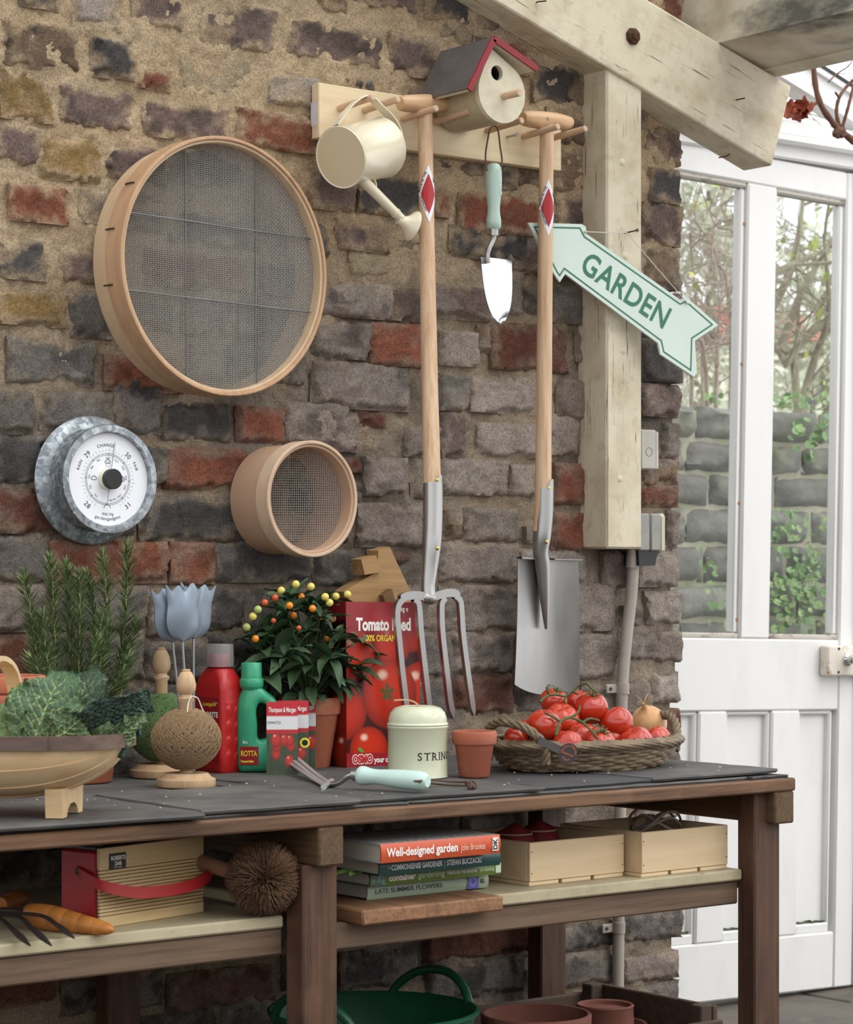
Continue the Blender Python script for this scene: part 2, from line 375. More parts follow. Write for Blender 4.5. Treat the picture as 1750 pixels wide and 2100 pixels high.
while z < WZ1 - 0.07:
    x = WX0 + (0.0 if row % 2 else -0.11) + rnd.uniform(-0.04, 0.04)
    while x < 0.62:
        w = rnd.choice([0.215, 0.21, 0.105, 0.16])
        x1 = min(x + w, 0.645)
        if x1 - x > 0.05: gen.append([x, z + 0.004, x1, z + 0.066, None])
        x = x1 + 0.012
    z += 0.0765; row += 1
def ov(a, b): return max(0, min(a[2], b[2]) - max(a[0], b[0])) * max(0, min(a[3], b[3]) - max(a[1], b[1]))
full = list(rects)
for q in gen:
    for e in list(full):       # cut the generic brick back from the surveyed ones
        if ov(q, e) > 0:
            if e[0] <= q[0] < e[2] and q[2] - e[2] > 0.05: q[0] = e[2] + 0.012
            elif e[0] < q[2] <= e[2] and e[0] - q[0] > 0.05: q[2] = e[0] - 0.012
            elif e[1] <= q[1] < e[3] and q[3] - e[3] > 0.035: q[1] = e[3] + 0.01
            elif e[1] < q[3] <= e[3] and e[1] - q[1] > 0.035: q[3] = e[1] - 0.01
            else: q[4] = 'x'
    if q[4] != 'x' and q[0] < 0.64:
        zc = (q[1] + q[3]) / 2; xc = (q[0] + q[2]) / 2; u = float(zone(np.array(xc), np.array(zc)))
        q[4] = rnd.choice('PPDGBR') if u > 0.5 else (rnd.choice('MMGLGP') if xc > -0.2 else rnd.choice('GDGMK'))
        full.append(q)
def brick(q, seed):
    x0, z0, x1, z1, k = q
    nx = max(6, int((x1 - x0) / 0.0042)); nz = max(6, int((z1 - z0) / 0.0042))
    u = np.linspace(0, 1, nx); v = np.linspace(0, 1, nz); U, V = np.meshgrid(u, v, indexing='ij')
    X = x0 + (x1 - x0) * U; Zz = z0 + (z1 - z0) * V
    up = float(zone(np.array((x0 + x1) / 2), np.array((z0 + z1) / 2)))
    e = np.minimum(np.minimum(X - x0, x1 - X), np.minimum(Zz - z0, z1 - Zz))
    wob = 0.032 * (fbm(X * 22 + seed, Zz * 22, 4) - 0.5) + 0.012 * (fbm(X * 90 + seed, Zz * 90, 3) - 0.5)
    edge = sstep(0.0, 0.008, e + wob * (1.0 + 0.25 * up))
    lift = {'R': 0.009, 'K': 0.007}.get(k, 0.006) + 0.0022 * up + rnd.uniform(-0.0015, 0.003)
    if k == 'T': lift = 0.0
    H = lift + 0.014 * (fbm(X * 16 + seed * 3, Zz * 16, 4) - 0.5) + 0.006 * (fbm(X * 60, Zz * 60 + seed, 3) - 0.5) - (0.011) * (1 - edge)
    base = lin(BC[k]) * rnd.uniform(0.86, 1.14)
    n = fbm(X * 20 + seed, Zz * 24, 4)[..., None]
    C = base * (0.72 + 0.56 * n)
    s1 = sstep(0.55, 0.7, fbm(X * 13 + seed * 1.7, Zz * 17, 4))[..., None]
    if k in 'PDGMB': C = C * (1 - 0.55 * s1) + SOOT * 0.55 * s1
    if k in 'RK': C = C * (1 - 0.35 * s1) + lin((96, 58, 48)) * 0.35 * s1
    s2 = sstep(0.54, 0.66, fbm(X * 17 + 50 + seed, Zz * 20 + 9, 4))[..., None]
    sm = SAND if up > 0.5 else WASH
    a2 = 0.5 if k in 'PDGBML' else 0.18
    if k in 'OT': a2 = 0.35
    C = C * (1 - a2 * s2) + sm * a2 * s2
    if k in 'ML':                      # brushed lime wash
        s3 = sstep(0.42, 0.66, fbm(X * 9 + seed, Zz * 60, 3))[..., None] * 0.4
        C = C * (1 - s3) + WASH * s3
    s4 = (1 - sstep(0.0, 0.020, e + 0.05 * (fbm(X * 40 + seed, Zz * 40 + 3, 4) - 0.5)))[..., None] * (0.5 + 0.2 * up)   # pointing dragged over the arris
    C = C * (1 - s4) + mortar_col(X, Zz) * s4
    C = C * (0.84 + 0.32 * fbm(X * 120, Zz * 120, 2)[..., None])
    cx, cz = (x0 + x1) / 2, (z0 + z1) / 2
    Pf = np.stack([X - cx, -H, Zz - cz], -1)
    back = 0.10 if x1 > 0.63 else 0.03
    g = G(); g.hascol = True; g.grid(Pf, C)
    ring = [(i, 0) for i in range(nx)] + [(nx - 1, j) for j in range(1, nz)] + [(i, nz - 1) for i in range(nx - 2, -1, -1)] + [(0, j) for j in range(nz - 2, 0, -1)]
    a = np.array([Pf[i, j] for i, j in ring]); ca = np.array([C[i, j] for i, j in ring]); b = a.copy(); b[:, 1] = back
    m = a.copy(); m[:, 1] = 0.02; 
    g.grid(np.stack([a, m, b], 0), np.stack([ca, ca, ca], 0), cv=True)
    return obj('brick', g, M_MORTAR, wall, loc=(cx, 0, cz), smooth=80)
for i, q in enumerate(full): brick(q, i * 7.31)
print('bricks', len(full))
# ------------------------------------------------------------------ floor, timbers, door, glazing
M_FLOOR = mk('damp_stone_flags', (92, 84, 76), 0.6, 0, [('noise', (60, 56, 50), 6.0, 0.4, 0.7, 0.8), ('noise', (120, 126, 92), 11.0, 0.6, 0.78, 0.5)], [(30.0, 0.4, 0.006)], 'World')
g = G()
g.box((-4.0, -4.6, -0.10), (3.0, 4.0, -0.006))
fl = struct('floor', 'dark damp stone flag floor', g, M_FLOOR)
for i, x in enumerate(np.arange(-1.6, 2.4, 0.46)):
    for j, y in enumerate(np.arange(-1.6, 1.0, 0.46)):
        o = 0.2 if i % 2 else 0.0
        g = G(); g.box((-0.224, -0.224, -0.03), (0.224, 0.224, 0.0), 0.006)
        obj('flagstone', g, M_FLOOR, fl, loc=(x, y + o, 0), rot=(0, 0, rnd.uniform(-0.01, 0.01)))
# unseen brick walls behind and left of the viewer, added to block low light
M_DULLWALL = mk('dull_brickwork', (110, 92, 80), 0.9, 0, [('noise', (70, 60, 56), 9.0, 0.4, 0.7, 0.8)], [(40.0, 0.4, 0.006)], 'World')
g = G(); g.box((-3.2, -4.5, 0), (3.0, -4.3, 1.0), 0.01); struct('added_wall_front', 'unseen low brick wall of the lean-to, added to block low light', g, M_DULLWALL)
g = G(); g.box((-3.2, -4.3, 0), (-3.0, 0.2, 0.8), 0.01); struct('added_wall_left', 'unseen brick end wall of the lean-to, added to block low light', g, M_DULLWALL)
# upright post on the wall
yf = -0.075
a = W(1245, 1125, yf); b_ = W(1318, 1125, yf)
g = G(); g.box((a.x, yf, a.z), (b_.x, 0.012, 2.02), 0.004)
post = struct('trim_1', 'cream painted square timber post on the brick wall', g, M_BEAMZ)
post.rotation_euler = (0, 0, 0)
for px, py in ((1277, 333), (1283, 525), (1279, 720), (1272, 982)):
    p = W(px, py, yf); g = G(); g.lathe([(0.0005, 0.0012), (0.006, 0.001), (0.0075, 0.0), (0.0075, -0.002)], 14, ax='y'); obj('screw_head', g, M_BEAMZ, post, loc=(p.x, p.y, p.z))
# rafter
yr = -0.082
pts = [W(250, -455, yr), W(1050, 22, yr), W(1584, 341, yr), W(1624, 177, yr), W(1330, 0, yr), W(530, -480, yr)]
rc = W(1300, 150, yr)
ang = math.atan2(pts[2].z - pts[1].z, pts[2].x - pts[1].x)
rotm = Matrix.Rotation(-ang, 4, 'Y')
inv = rotm.inverted()
loc = [inv @ (p - rc) for p in pts]
g = G(); g.prism([(p.x, p.z) for p in loc], -0.0, 0.080, lambda a, b, d: (a, d, b))
raf = struct('trim_2', 'weathered cream rafter sloping down to the right with a rusty bolt', g, M_BEAM, loc=rc, smooth=20); raf.rotation_euler = rotm.to_euler()
bv = raf.modifiers.new('edge', 'BEVEL'); bv.width = 0.004; bv.segments = 2
M_RUST = mk('rusty_iron', (92, 62, 46), 0.75, 0.5, [('noise', (54, 38, 32), 60.0, 0.4, 0.65, 0.8)], [(120.0, 0.5, 0.002)])
bp = W(1297, 75, yr); q = inv @ (bp - rc)
g = G(); g.lathe([(0.0005, 0.014), (0.008, 0.013), (0.010, 0.009), (0.0145, 0.008), (0.017, 0.004), (0.017, -0.003)], 8, ax='y', c=(0, 0, 0)); obj('bolt', g, M_RUST, raf, loc=q, smooth=30)
for px, py, ln in ((1510, 205, 0.016), (1100, 5, 0.02), (1482, 322, 0.008)):
    q = inv @ (W(px, py, yr) - rc); g = G(); g.tube([(0, 0.01, 0), (0, -0.008, 0), (ln * 0.6, -0.014, 0.006)], 0.0013, 6); obj('nail', g, M_RUST, raf, loc=q)
# purlin that runs out over the viewer
pa = W(1476, 87, yr); pb = W(1604, 152, yr)
sl = (pb - pa); sl.normalize(); up = Vector((-sl.z, 0, sl.x))
g = G()
wd = (pb - pa).length
for nm, w0, w1, h0, h1 in (('a', 0, wd * 0.80, 0, 0.15), ('b', wd * 0.80, wd, -0.004, 0.11)):
    poly = [(w0, h0), (w1, h0), (w1, h1), (w0, h1)]
    g.prism(poly, -2.6, 0.42, lambda a, b, d: tuple(sl * a + up * b + Vector((0, d, 0))))
M_PURLIN = mk('stained_cream_paint', (206, 196, 176), 0.7, 0, [('noise', (150, 134, 108), 7.0, 0.45, 0.7, 0.7), ('noise', (62, 60, 56), (5.0, 2.5, 5.0), 0.52, 0.66, 0.9, 8)], [(60.0, 0.3, 0.003)], 'World')
struct('trim_3', 'mould stained cream purlin at the top right', g, M_PURLIN, loc=(pa.x, 0, pa.z), smooth=20)
# ---------------------------------------------------------------- door
YD = 0.35
def thin_glass():
    T = NT('window_glass'); t = T.t; out = [n for n in t.nodes if n.type == 'OUTPUT_MATERIAL'][0]
    tr = T.n('BsdfTransparent'); tr.inputs[0].default_value = (0.97, 0.985, 0.98, 1); gl = T.n('BsdfGlossy'); gl.inputs['Roughness'].default_value = 0.03
    fr_ = T.n('Fresnel'); fr_.inputs[0].default_value = 1.12; mx = T.n('MixShader'); T.l(fr_.outputs[0], mx.inputs[0]); T.l(tr.outputs[0], mx.inputs[1]); T.l(gl.outputs[0], mx.inputs[2]); T.l(mx.outputs[0], out.inputs['Surface'])
    return T.m
M_GLASS = thin_glass()
M_GREYWOOD = mk('flaking_putty', (186, 180, 170), 0.7, 0, [('noise', (110, 100, 88), (20.0, 60.0, 60.0), 0.5, 0.65, 0.8)], [(90.0, 0.4, 0.002)], 'World')
def dx(px): return W(px, HORIZON, YD).x
def dz(py, px=1550): return W(px, py, YD).z
D0 = Vector((dx(1540), YD, 0.0))
door = struct('door_1', 'white half glazed panelled door with a rusty lock plate', loc=D0, rot=(0, R(1.5), 0))
def dbox(name, x0, x1, z0, z1, y0, y1, mat=M_WHITE, bev=0.004, parent=None):
    g = G(); g.box((x0 - D0.x, y0, z0), (x1 - D0.x, y1, z1), bev)
    return obj(name, g, mat, parent or door)
XL, XA, XB, XC, XD, XE, XF = dx(1300), dx(1356), dx(1497), dx(1513), dx(1566), dx(1702), dx(1748)
ZT, ZG1, ZG0, ZR = dz(318), dz(388), dz(1299), dz(1458)
Zb0, Zb1 = 0.012, dz(1925)
dbox('stile', XL, XA, Zb0, ZT, 0, 0.042)
dbox('stile', XE + 0.012, XF, Zb0, ZT, 0, 0.042)
dbox('top_rail', XA, XE + 0.012, ZG1 + 0.012, ZT, 0, 0.042)
dbox('lock_rail', XA, XE + 0.012, ZR, ZG0 - 0.012, 0, 0.042)
dbox('muntin', XB + 0.012, XD, ZG0 - 0.012, ZG1 + 0.012, 0, 0.042)
dbox('bottom_rail', XA, XE + 0.012, Zb0, Zb1, 0, 0.042)
for a, b in ((XA, XB), (XD, XE)):
    gp = G(); gp.box((a - D0.x, 0.026, ZG0), (b - D0.x + 0.012, 0.029, ZG1)); obj('pane', gp, M_GLASS, door)
    dbox('glazing_bead', a, b + 0.012, ZG1, ZG1 + 0.014, 0.004, 0.03, M_GREYWOOD)
    dbox('glazing_bead', a, b + 0.012, ZG0 - 0.014, ZG0, 0.004, 0.034, M_GREYWOOD)
    dbox('glazing_bead', b - 0.004, b + 0.013, ZG0, ZG1, 0.010, 0.034)
    dbox('glazing_bead', a - 0.012, a + 0.004, ZG0, ZG1, 0.010, 0.034)
px_m = [(1356, 1424), (1484, 1566), (1630, 1698)]
edges = [(XA, dx(1424)), (dx(1482), dx(1574)), (dx(1632), XE)]
for k, (a, b) in enumerate(edges):
    dbox('panel', a - 0.01, b + 0.01, Zb1 - 0.01, ZR + 0.01, 0.022, 0.03)
    for (c0, c1) in ((b - 0.010, b + 0.002), (a - 0.002, a + 0.010)): dbox('moulding', c0, c1, Zb1, ZR, 0.008, 0.026)
    dbox('moulding', a, b, ZR - 0.010, ZR + 0.001, 0.008, 0.026)
    dbox('moulding', a, b, Zb1 - 0.002, Zb1 + 0.022, 0.006, 0.026)
    M_MOSS = mk('moss', (92, 110, 48), 0.95, 0, [('noise', (60, 70, 36), 90.0, 0.4, 0.6, 0.8)], [(150.0, 0.8, 0.004)])
    g = G()
    n = 24; u = np.linspace(0, 1, n); hh = 0.012 * fbm(u * 9 + k * 5, u * 0, 3)
    Pm = np.stack([np.stack([a + (b - a) * u - D0.x, u * 0 + 0.008 + 0.014 * t, Zb1 + 0.021 + hh * math.sin(math.pi * (t * 0.5 + 0.5)) + 0.004 * t], -1) for t in (0, 0.5, 1)], 1)
    g.grid(Pm); o = obj('moss', g, M_MOSS, door); o['kind'] = 'stuff'
for (a, b) in ((dx(1424), dx(1482)), (dx(1574), dx(1632))): dbox('muntin', a, b, Zb1, ZR, 0, 0.040)
lp = dbox('lock_plate', dx(1668), dx(1765), dz(1380, 1700), dz(1318, 1700), -0.028, 0.0, mk('rusting_white_enamel', (222, 214, 200), 0.5, 0, [('noise', (150, 92, 50), 26.0, 0.55, 0.68, 0.9), ('noise', (90, 56, 36), 60.0, 0.66, 0.74, 0.8)], [(80.0, 0.2, 0.001)], 'World'), 0.004)
M_CHROME = mk('chrome', (210, 212, 215), 0.12, 1.0)
kn = dx(1700) - D0.x
g = G(); g.lathe([(0.0005, 0.062), (0.012, 0.061), (0.0135, 0.056), (0.0205, 0.053), (0.0235, 0.045), (0.0225, 0.036), (0.014, 0.026), (0.010, 0.018), (0.010, 0.008), (0.015, 0.004), (0.015, 0.0)], 24, ax='y', c=(dx(1708) - D0.x, -0.028, dz(1346, 1700))); obj('door_knob', g, M_CHROME, lp)
for px, py in ((1690, 1324), (1690, 1372), (1740, 1324)):
    g = G(); g.lathe([(0.0005, 0.002), (0.003, 0.0015), (0.0035, 0.0)], 8, ax='y', c=(dx(px) - D0.x, -0.028, dz(py, 1700))); obj('screw', g, M_RUST, lp)
for px, py in ((1500, 455), (1497, 745), (1490, 1032), (1488, 1272)):
    g = G(); g.lathe([(0.0005, 0.001), (0.0035, 0.0008), (0.004, 0.0)], 8, ax='y', c=(dx(1503) - D0.x, 0.0098, dz(py, 1500))); obj('rust_spot', g, mk('rust_bleed', (178, 120, 70), 0.8), door)
# door frame and gable glazing
fr = struct('trim_4', 'white painted door frame and head')
g = G(); g.box((XF + 0.006, YD - 0.012, 0), (XF + 0.09, YD + 0.06, dz(322)), 0.004); obj('jamb', g, M_WHITE, fr)
g = G(); g.box((0.60, YD - 0.01, dz(318)), (XF + 0.6, YD + 0.06, dz(270)), 0.004); o = obj('head', g, M_WHITE, fr, loc=(0, 0, 0))
g = G(); g.box((0.72, YD - 0.035, dz(290)), (XF + 0.6, YD - 0.008, dz(272)), 0.006); obj('drip_mould', g, M_WHITE, fr)
g = G(); g.box((0.72, YD - 0.022, dz(272)), (XF + 0.6, YD + 0.05, dz(240)), 0.004); obj('transom', g, M_WHITE, fr)
a = W(1560, 130, YD); b_ = W(1760, 255, YD)
sl2 = (b_ - a).normalized(); up2 = Vector((-sl2.z, 0, sl2.x))
g = G()
for h0, h1, y0, y1 in ((0.0, 0.055, 0.0, 0.06), (0.055, 0.066, -0.01, 0.06), (0.066, 0.078, 0.005, 0.05)):
    g.prism([(-0.25, h0), (0.9, h0), (0.9, h1), (-0.25, h1)], y0, y1, lambda u, v, d: tuple(a + sl2 * u + up2 * v + Vector((0, d, 0))))
struct('trim_5', 'sloping white glazing bar of the gable', g, M_WHITE, smooth=20)
M_BLACKRUB = mk('black_glazing_strip', (40, 42, 44), 0.6)
g = G(); g.prism([(-0.25, 0.078), (0.9, 0.078), (0.9, 0.084), (-0.25, 0.084)], 0.0, 0.05, lambda u, v, d: tuple(a + sl2 * u + up2 * v + Vector((0, d, 0)))); struct('trim_6', 'dark sealing strip on the sloping glazing bar', g, M_BLACKRUB, smooth=20)
# roof glass resting on the purlins and the rafters
g = G(); g.prism([(-3.2, 0.155), (-0.01, 0.155), (-0.01, 0.159), (-3.2, 0.159)], -4.3, 0.42, lambda u, v, d: tuple(Vector((pa.x, 0, pa.z)) + sl * u + up * v + Vector((0, d, 0))))
struct('ceiling', 'clear glass roof of the lean-to', g, M_GLASS, smooth=20)
# ------------------------------------------------------------------ the potting bench
ZB = 0.634; BY = -0.65; BXL = -1.32; BXR = W(1634, 1600, -0.65).x
bench = thing('potting_bench', 'long brown timber potting bench topped with slates', 'bench', (BXR, BY, 0))
def bb(name, x0, y0, z0, x1, y1, z1, mat, bev=0.003, parent=None, rag=0.0):
    g = G(); g.box((x0 - BXR, y0 - BY, z0), (x1 - BXR, y1 - BY, z1), bev)
    return obj(name, g, mat, parent or bench)
bb('front_board', BXL, BY, 0.598, BXR, BY + 0.14, 0.620, M_BENCH)
for k in range(3): bb('top_board', BXL, BY + 0.144 + k * 0.168, 0.599, BXR - 0.006, BY + 0.308 + k * 0.168, 0.619, M_BENCH)
RB0, RB1 = W(1592, 1640, BY).x, W(1632, 1640, BY).x
LB0, LB1 = W(656, 1720, BY).x, W(708, 1720, BY).x
bb('bearer', RB0, BY + 0.002, 0.543, RB1, -0.02, 0.598, M_BENCHY, 0.003)
bb('bearer', LB0, BY + 0.002, 0.540, LB1, -0.02, 0.598, M_BENCHY, 0.003)
bb('back_rail', BXL, -0.06, 0.545, RB0, -0.02, 0.598, M_BENCH)
LEGY = BY + 0.022
rl0, rl1 = W(1548, 1700, LEGY).x, W(1601, 1700, LEGY).x
ll0, ll1 = W(622, 1850, LEGY).x, W(693, 1850, LEGY).x
bb('leg', rl0, LEGY, 0, rl1, LEGY + 0.042, 0.598, M_BENCHZ, 0.003)
bb('leg', rl0, -0.075, 0, rl1, -0.033, 0.545, M_BENCHZ, 0.003)
bb('leg', ll0, LEGY, 0, ll1, LEGY + 0.045, 0.541, M_BENCHZ, 0.003)
bb('leg', ll0, -0.075, 0, ll1, -0.033, 0.541, M_BENCHZ, 0.003)
SHZ = 0.464
M_RAIL = wood('dusty_grey_brown_timber', (116, 94, 76), (66, 52, 42), 'x', 80, 0.75, 0.7)
bb('shelf_rail', BXL, -0.575, 0.405, ll0, -0.55, SHZ - 0.019, M_RAIL)
bb('shelf_rail', ll1, -0.59, 0.405, rl0, -0.565, SHZ - 0.019, M_RAIL)
bb('shelf_rail', BXL, -0.075, 0.405, rl0, -0.05, SHZ - 0.019, M_RAIL)
bb('shelf_rail', rl0 + 0.006, LEGY + 0.042, 0.43, rl0 + 0.03, -0.075, SHZ - 0.019, M_RAIL)
bb('shelf_board', BXL, -0.582, SHZ - 0.018, ll0 - 0.002, -0.34, SHZ, M_CREAMSHELF, 0.003)
bb('shelf_board', BXL, -0.335, SHZ - 0.018, ll0 - 0.002, -0.08, SHZ, M_CREAMSHELF, 0.003)
sp = W(1013, 1840, -0.60).x
bb('shelf_board', sp, -0.600, SHZ - 0.018, rl0 - 0.0, -0.36, SHZ + 0.001, M_CREAMSHELF, 0.003)
bb('shelf_board', ll1 + 0.03, -0.355, SHZ - 0.018, rl0 - 0.0, -0.09, SHZ, M_CREAMSHELF, 0.003)
s0 = W(744, 1860, -0.63).x
bb('shelf_plank', s0, -0.630, SHZ - 0.020, sp - 0.004, -0.36, SHZ + 0.003, M_RAWSHELF, 0.003)
# slates: an under layer that shows along the front and the upper ones, every piece with split edges
def slate(x0, y0, x1, y1, z, th=0.006, tilt=0.0, rz=0.0, seed=0, tiltx=0.0):
    r_ = random.Random(seed); cx, cy = (x0 + x1) / 2, (y0 + y1) / 2; hw, hd = (x1 - x0) / 2, (y1 - y0) / 2
    pts = []
    for (ax, ay), (bx, by) in (((-hw, -hd), (hw, -hd)), ((hw, -hd), (hw, hd)), ((hw, hd), (-hw, hd)), ((-hw, hd), (-hw, -hd))):
        n = 9
        for i in range(n):
            t = i / n; j = 0.0035 if i else 0.008
            pts.append((ax + (bx - ax) * t + r_.uniform(-j, j), ay + (by - ay) * t + r_.uniform(-j, j)))
    n = len(pts)
    V = [(a * 0.994, b * 0.994, th) for a, b in pts] + [(a, b, th * 0.55) for a, b in pts] + [(a * 0.985, b * 0.985, 0) for a, b in pts]
    F = [list(range(n))] + [(i, i + n, (i + 1) % n + n, (i + 1) % n) for i in range(n)] + [(i + n, i + 2 * n, (i + 1) % n + 2 * n, (i + 1) % n + n) for i in range(n)] + [list(range(3 * n - 1, 2 * n - 1, -1))]
    g = G(); g.add(V, [f[::-1] for f in F])
    return obj('slate', g, M_SLATE, bench, loc=(cx - BXR, cy - BY, z), rot=(tiltx, tilt, rz), smooth=25)
k = 0
x = BXL
for w in (0.36, 0.42, 0.34, 0.40, 0.30):      # under layer
    x1 = min(x + w, BXR - 0.012); slate(x, BY + 0.008 + rnd.uniform(-0.004, 0.010), x1 - 0.004, BY + 0.33, 0.620, 0.0055, seed=k); k += 1; x = x1
x = BXL - 0.1
for w in (0.44, 0.40, 0.42, 0.40, 0.36):
    x1 = min(x + w, BXR - 0.02); slate(x, -0.325, x1 - 0.003, -0.008, 0.620, 0.0055, seed=40 + k); k += 1; x = x1
up_ = [(-1.40, -0.66, -0.905, -0.30), (-0.90, -0.648, -0.62, -0.335), (-0.655, -0.635, -0.27, -0.29), (-0.265, -0.625, -0.02, -0.29), (-0.025, -0.63, BXR - 0.016, -0.285),
       (-1.30, -0.34, -0.98, -0.012), (-0.985, -0.30, -0.60, -0.01), (-0.60, -0.285, -0.22, -0.01), (-0.22, -0.29, 0.06, -0.012), (0.05, -0.30, BXR - 0.006, -0.014)]
for i, q in enumerate(up_):
    slate(*q, 0.6258 + 0.0022 * ((i * 2) % 3) * 0.5, 0.0068, tilt=rnd.uniform(-0.004, 0.004), rz=rnd.uniform(-0.035, 0.035), seed=70 + i)

M_CRUMB = mk('pale_crumbs', (190, 172, 140), 0.9); g = G(); rc2 = random.Random(6)
for k in range(70):
    x, y = rc2.uniform(-1.1, BXR - 0.05) - BXR, rc2.uniform(-0.62, -0.3) - BY; s_ = rc2.uniform(0.0008, 0.0022); g.ball((x, y, 0.6345 + s_ * 0.5), (s_ * rc2.uniform(0.8, 1.6), s_, s_ * 0.7), 6, 4)
cr_ = obj('crumbs', g, M_CRUMB, bench); cr_['kind'] = 'stuff'
# ------------------------------------------------------------------ things that hang on the wall
M_BEECH = wood('bent_beech_hoop', (194, 156, 122), (160, 122, 90), 'z', 60, 0.55, 0.6, coords='World')
M_BEECHIN = wood('bent_beech_hoop_pale', (206, 178, 146), (176, 142, 108), 'z', 60, 0.6, 0.5, coords='World')
M_WIRE = mk('galvanised_wire', (168, 168, 168), 0.35, 0.8)
M_MESH = mk('bright_wire_mesh', (186, 184, 180), 0.35, 0.45)
M_STAY = mk('grey_stay_wire', (112, 112, 116), 0.35, 0.7)
M_STEELDARK = mk('dull_iron', (90, 84, 78), 0.5, 0.8)
def hoop(g, r0, r1, y0, y1, n=96):
    P = [(r1, y0), (r1, y1), (r0, y1), (r0, y0), (r1, y0)]
    V = []
    a = np.arange(n) * 2 * np.pi / n
    e = 0.0012
    prof = [(r1 - e, y0), (r1, y0 + e), (r1, y1 - e), (r1 - e, y1), (r0 + e, y1), (r0, y1 - e), (r0, y0 + e), (r0 + e, y0)]
    Pg = np.array([[(r * math.cos(t), y, r * math.sin(t)) for t in a] for r, y in prof])
    g.grid(Pg, cu=True, cv=True); return g
def weave(rad, pitch, wr, crimp, ang=0.0):
    g = G(); m = int(rad / pitch)
    for d in (0, 1):
        for i in range(-m, m + 1):
            c = i * pitch; h = math.sqrt(max(rad * rad - c * c, 0)); k = int(h / pitch)
            if k < 1: continue
            j = np.arange(-k - 1, k + 2); s = np.clip(j * pitch, -h, h)
            off = crimp * np.where((i + j) % 2 == 0, 1, -1) * (1 if d == 0 else -1)
            P = np.stack([np.full(len(j), c), off, s], -1) if d == 0 else np.stack([s, off, np.full(len(j), c)], -1)
            n = 3; Tn = len(j)
            aa = np.arange(n) * 2 * np.pi / n + math.pi / 2
            u = np.array([1.0, 0, 0]) if d == 0 else np.array([0, 0, 1.0])
            w = np.array([0, -1.0, 0])
            V = P[:, None, :] + wr * (np.cos(aa)[None, :, None] * u + np.sin(aa)[None, :, None] * w)
            g.grid(V, cv=True)
    if ang: g.xf(Matrix.Rotation(ang, 4, 'Y'))
    return g
def sieve(name, label, c, Rr, dep, rz, pitch, wr, crimp, mesh_y, split, bars=None, ang=0.0, mats=(None, None)):
    t = thing(name, label, 'sieve', c, (0, 0, rz))
    g = G(); hoop(g, Rr - 0.006, Rr, 0.0, split); obj('front_hoop', g, mats[0], t)
    g = G(); hoop(g, Rr - 0.011, Rr - 0.0055, 0.004, dep); obj('back_hoop', g, mats[1], t)
    g = weave(Rr - 0.0095, pitch, wr, crimp, ang); g.warp(lambda V: V + [0, mesh_y, 0]); o = obj('wire_mesh', g, M_MESH, t, smooth=60); o['kind'] = 'stuff'
    if bars:
        q = Rr - 0.009
        for s in (-1, 1):
            h = math.sqrt(q * q - (bars * Rr) ** 2)
            g = G(); g.tube([(s * bars * Rr + 0.004, mesh_y - 0.004, -h), (s * bars * Rr, mesh_y - 0.004, h)], 0.0012, 8); obj('stay_wire', g, M_STAY, t)
            g = G(); g.tube([(-h, mesh_y - 0.0062, s * bars * Rr * 0.86 + 0.01), (h, mesh_y - 0.0062, s * bars * Rr * 0.86 + 0.002)], 0.0012, 8); obj('stay_wire', g, M_STAY, t)
    return t
yS = -0.100
c = W(467, 546, yS)
sv = sieve('garden_sieve', 'large round wooden garden sieve with fine wire mesh and crossed stay wires', c, 0.2185, 0.088, R(4.2), 0.0034, 0.00058, 0.0006, 0.024, 0.046, bars=0.34, mats=(M_BEECH, M_BEECHIN))
for a, y in ((168, 0.03), (146, 0.02), (192, 0.035)):
    r_ = 0.2195; p = (r_ * math.cos(R(a)), y, r_ * math.sin(R(a)))
    g = G(); g.tube([(p[0], y - 0.006, p[2]), (p[0] * 1.006, y - 0.003, p[2] * 1.006), (p[0] * 1.006, y + 0.014, p[2] * 1.006), (p[0], y + 0.018, p[2])], 0.0015, 6); obj('staple', g, M_STEELDARK, sv)
c = W(643, 1023, -0.118)
sv2 = sieve('hand_sieve', 'small deep round wooden sieve with square wire mesh', c, 0.1005, 0.112, R(4.0), 0.0042, 0.00045, 0.0003, 0.03, 0.034, mats=(wood('pale_speckled_ply', (206, 178, 152), (178, 146, 120), 'z', 60, 0.6, 0.5, coords='World'), mk('speckled_card_hoop', (190, 154, 128), 0.7, 0, [('noise', (110, 84, 68), 240.0, 0.66, 0.74, 0.7, 2)], ())), ang=R(-1))

# barometer
M_GALV = mk('galvanised_steel', (128, 134, 140), 0.42, 0.65, [('cell', (186, 192, 198), (130.0, 130.0, 130.0), 0.25, 0.8, 0.9), ('cell', (100, 106, 112), (75.0, 75.0, 75.0), 0.5, 0.9, 0.5)], [(120.0, 0.12, 0.001)], rough_noise=(60.0, 0.3, 0.55))
cb = W(186, 985, -0.020)
bar = thing('barometer', 'round galvanised metal wall barometer with white dial', 'barometer', cb)
prof = [(0.002, 0.0), (0.104, 0.0), (0.1065, 0.003), (0.104, 0.006), (0.086, 0.010), (0.0835, 0.014), (0.0835, 0.052), (0.0885, 0.056), (0.0895, 0.060), (0.0885, 0.0635), (0.078, 0.0645), (0.0765, 0.062), (0.0765, 0.054), (0.002, 0.0535)]
g = G(); g.lathe(prof, 72, ax='y'); obj('case', g, M_GALV, bar)
M_DIAL = mk('dial_card', (236, 236, 242), 0.5)
g = G(); g.lathe([(0.001, 0.0548), (0.0762, 0.0548), (0.0762, 0.0535)], 64, ax='y'); dial = obj('dial', g, M_DIAL, bar)
M_INK = mk('black_ink', (38, 38, 46), 0.6)
M_INKG = mk('grey_ink', (120, 120, 132), 0.6)
yd = -0.0552
g = G()
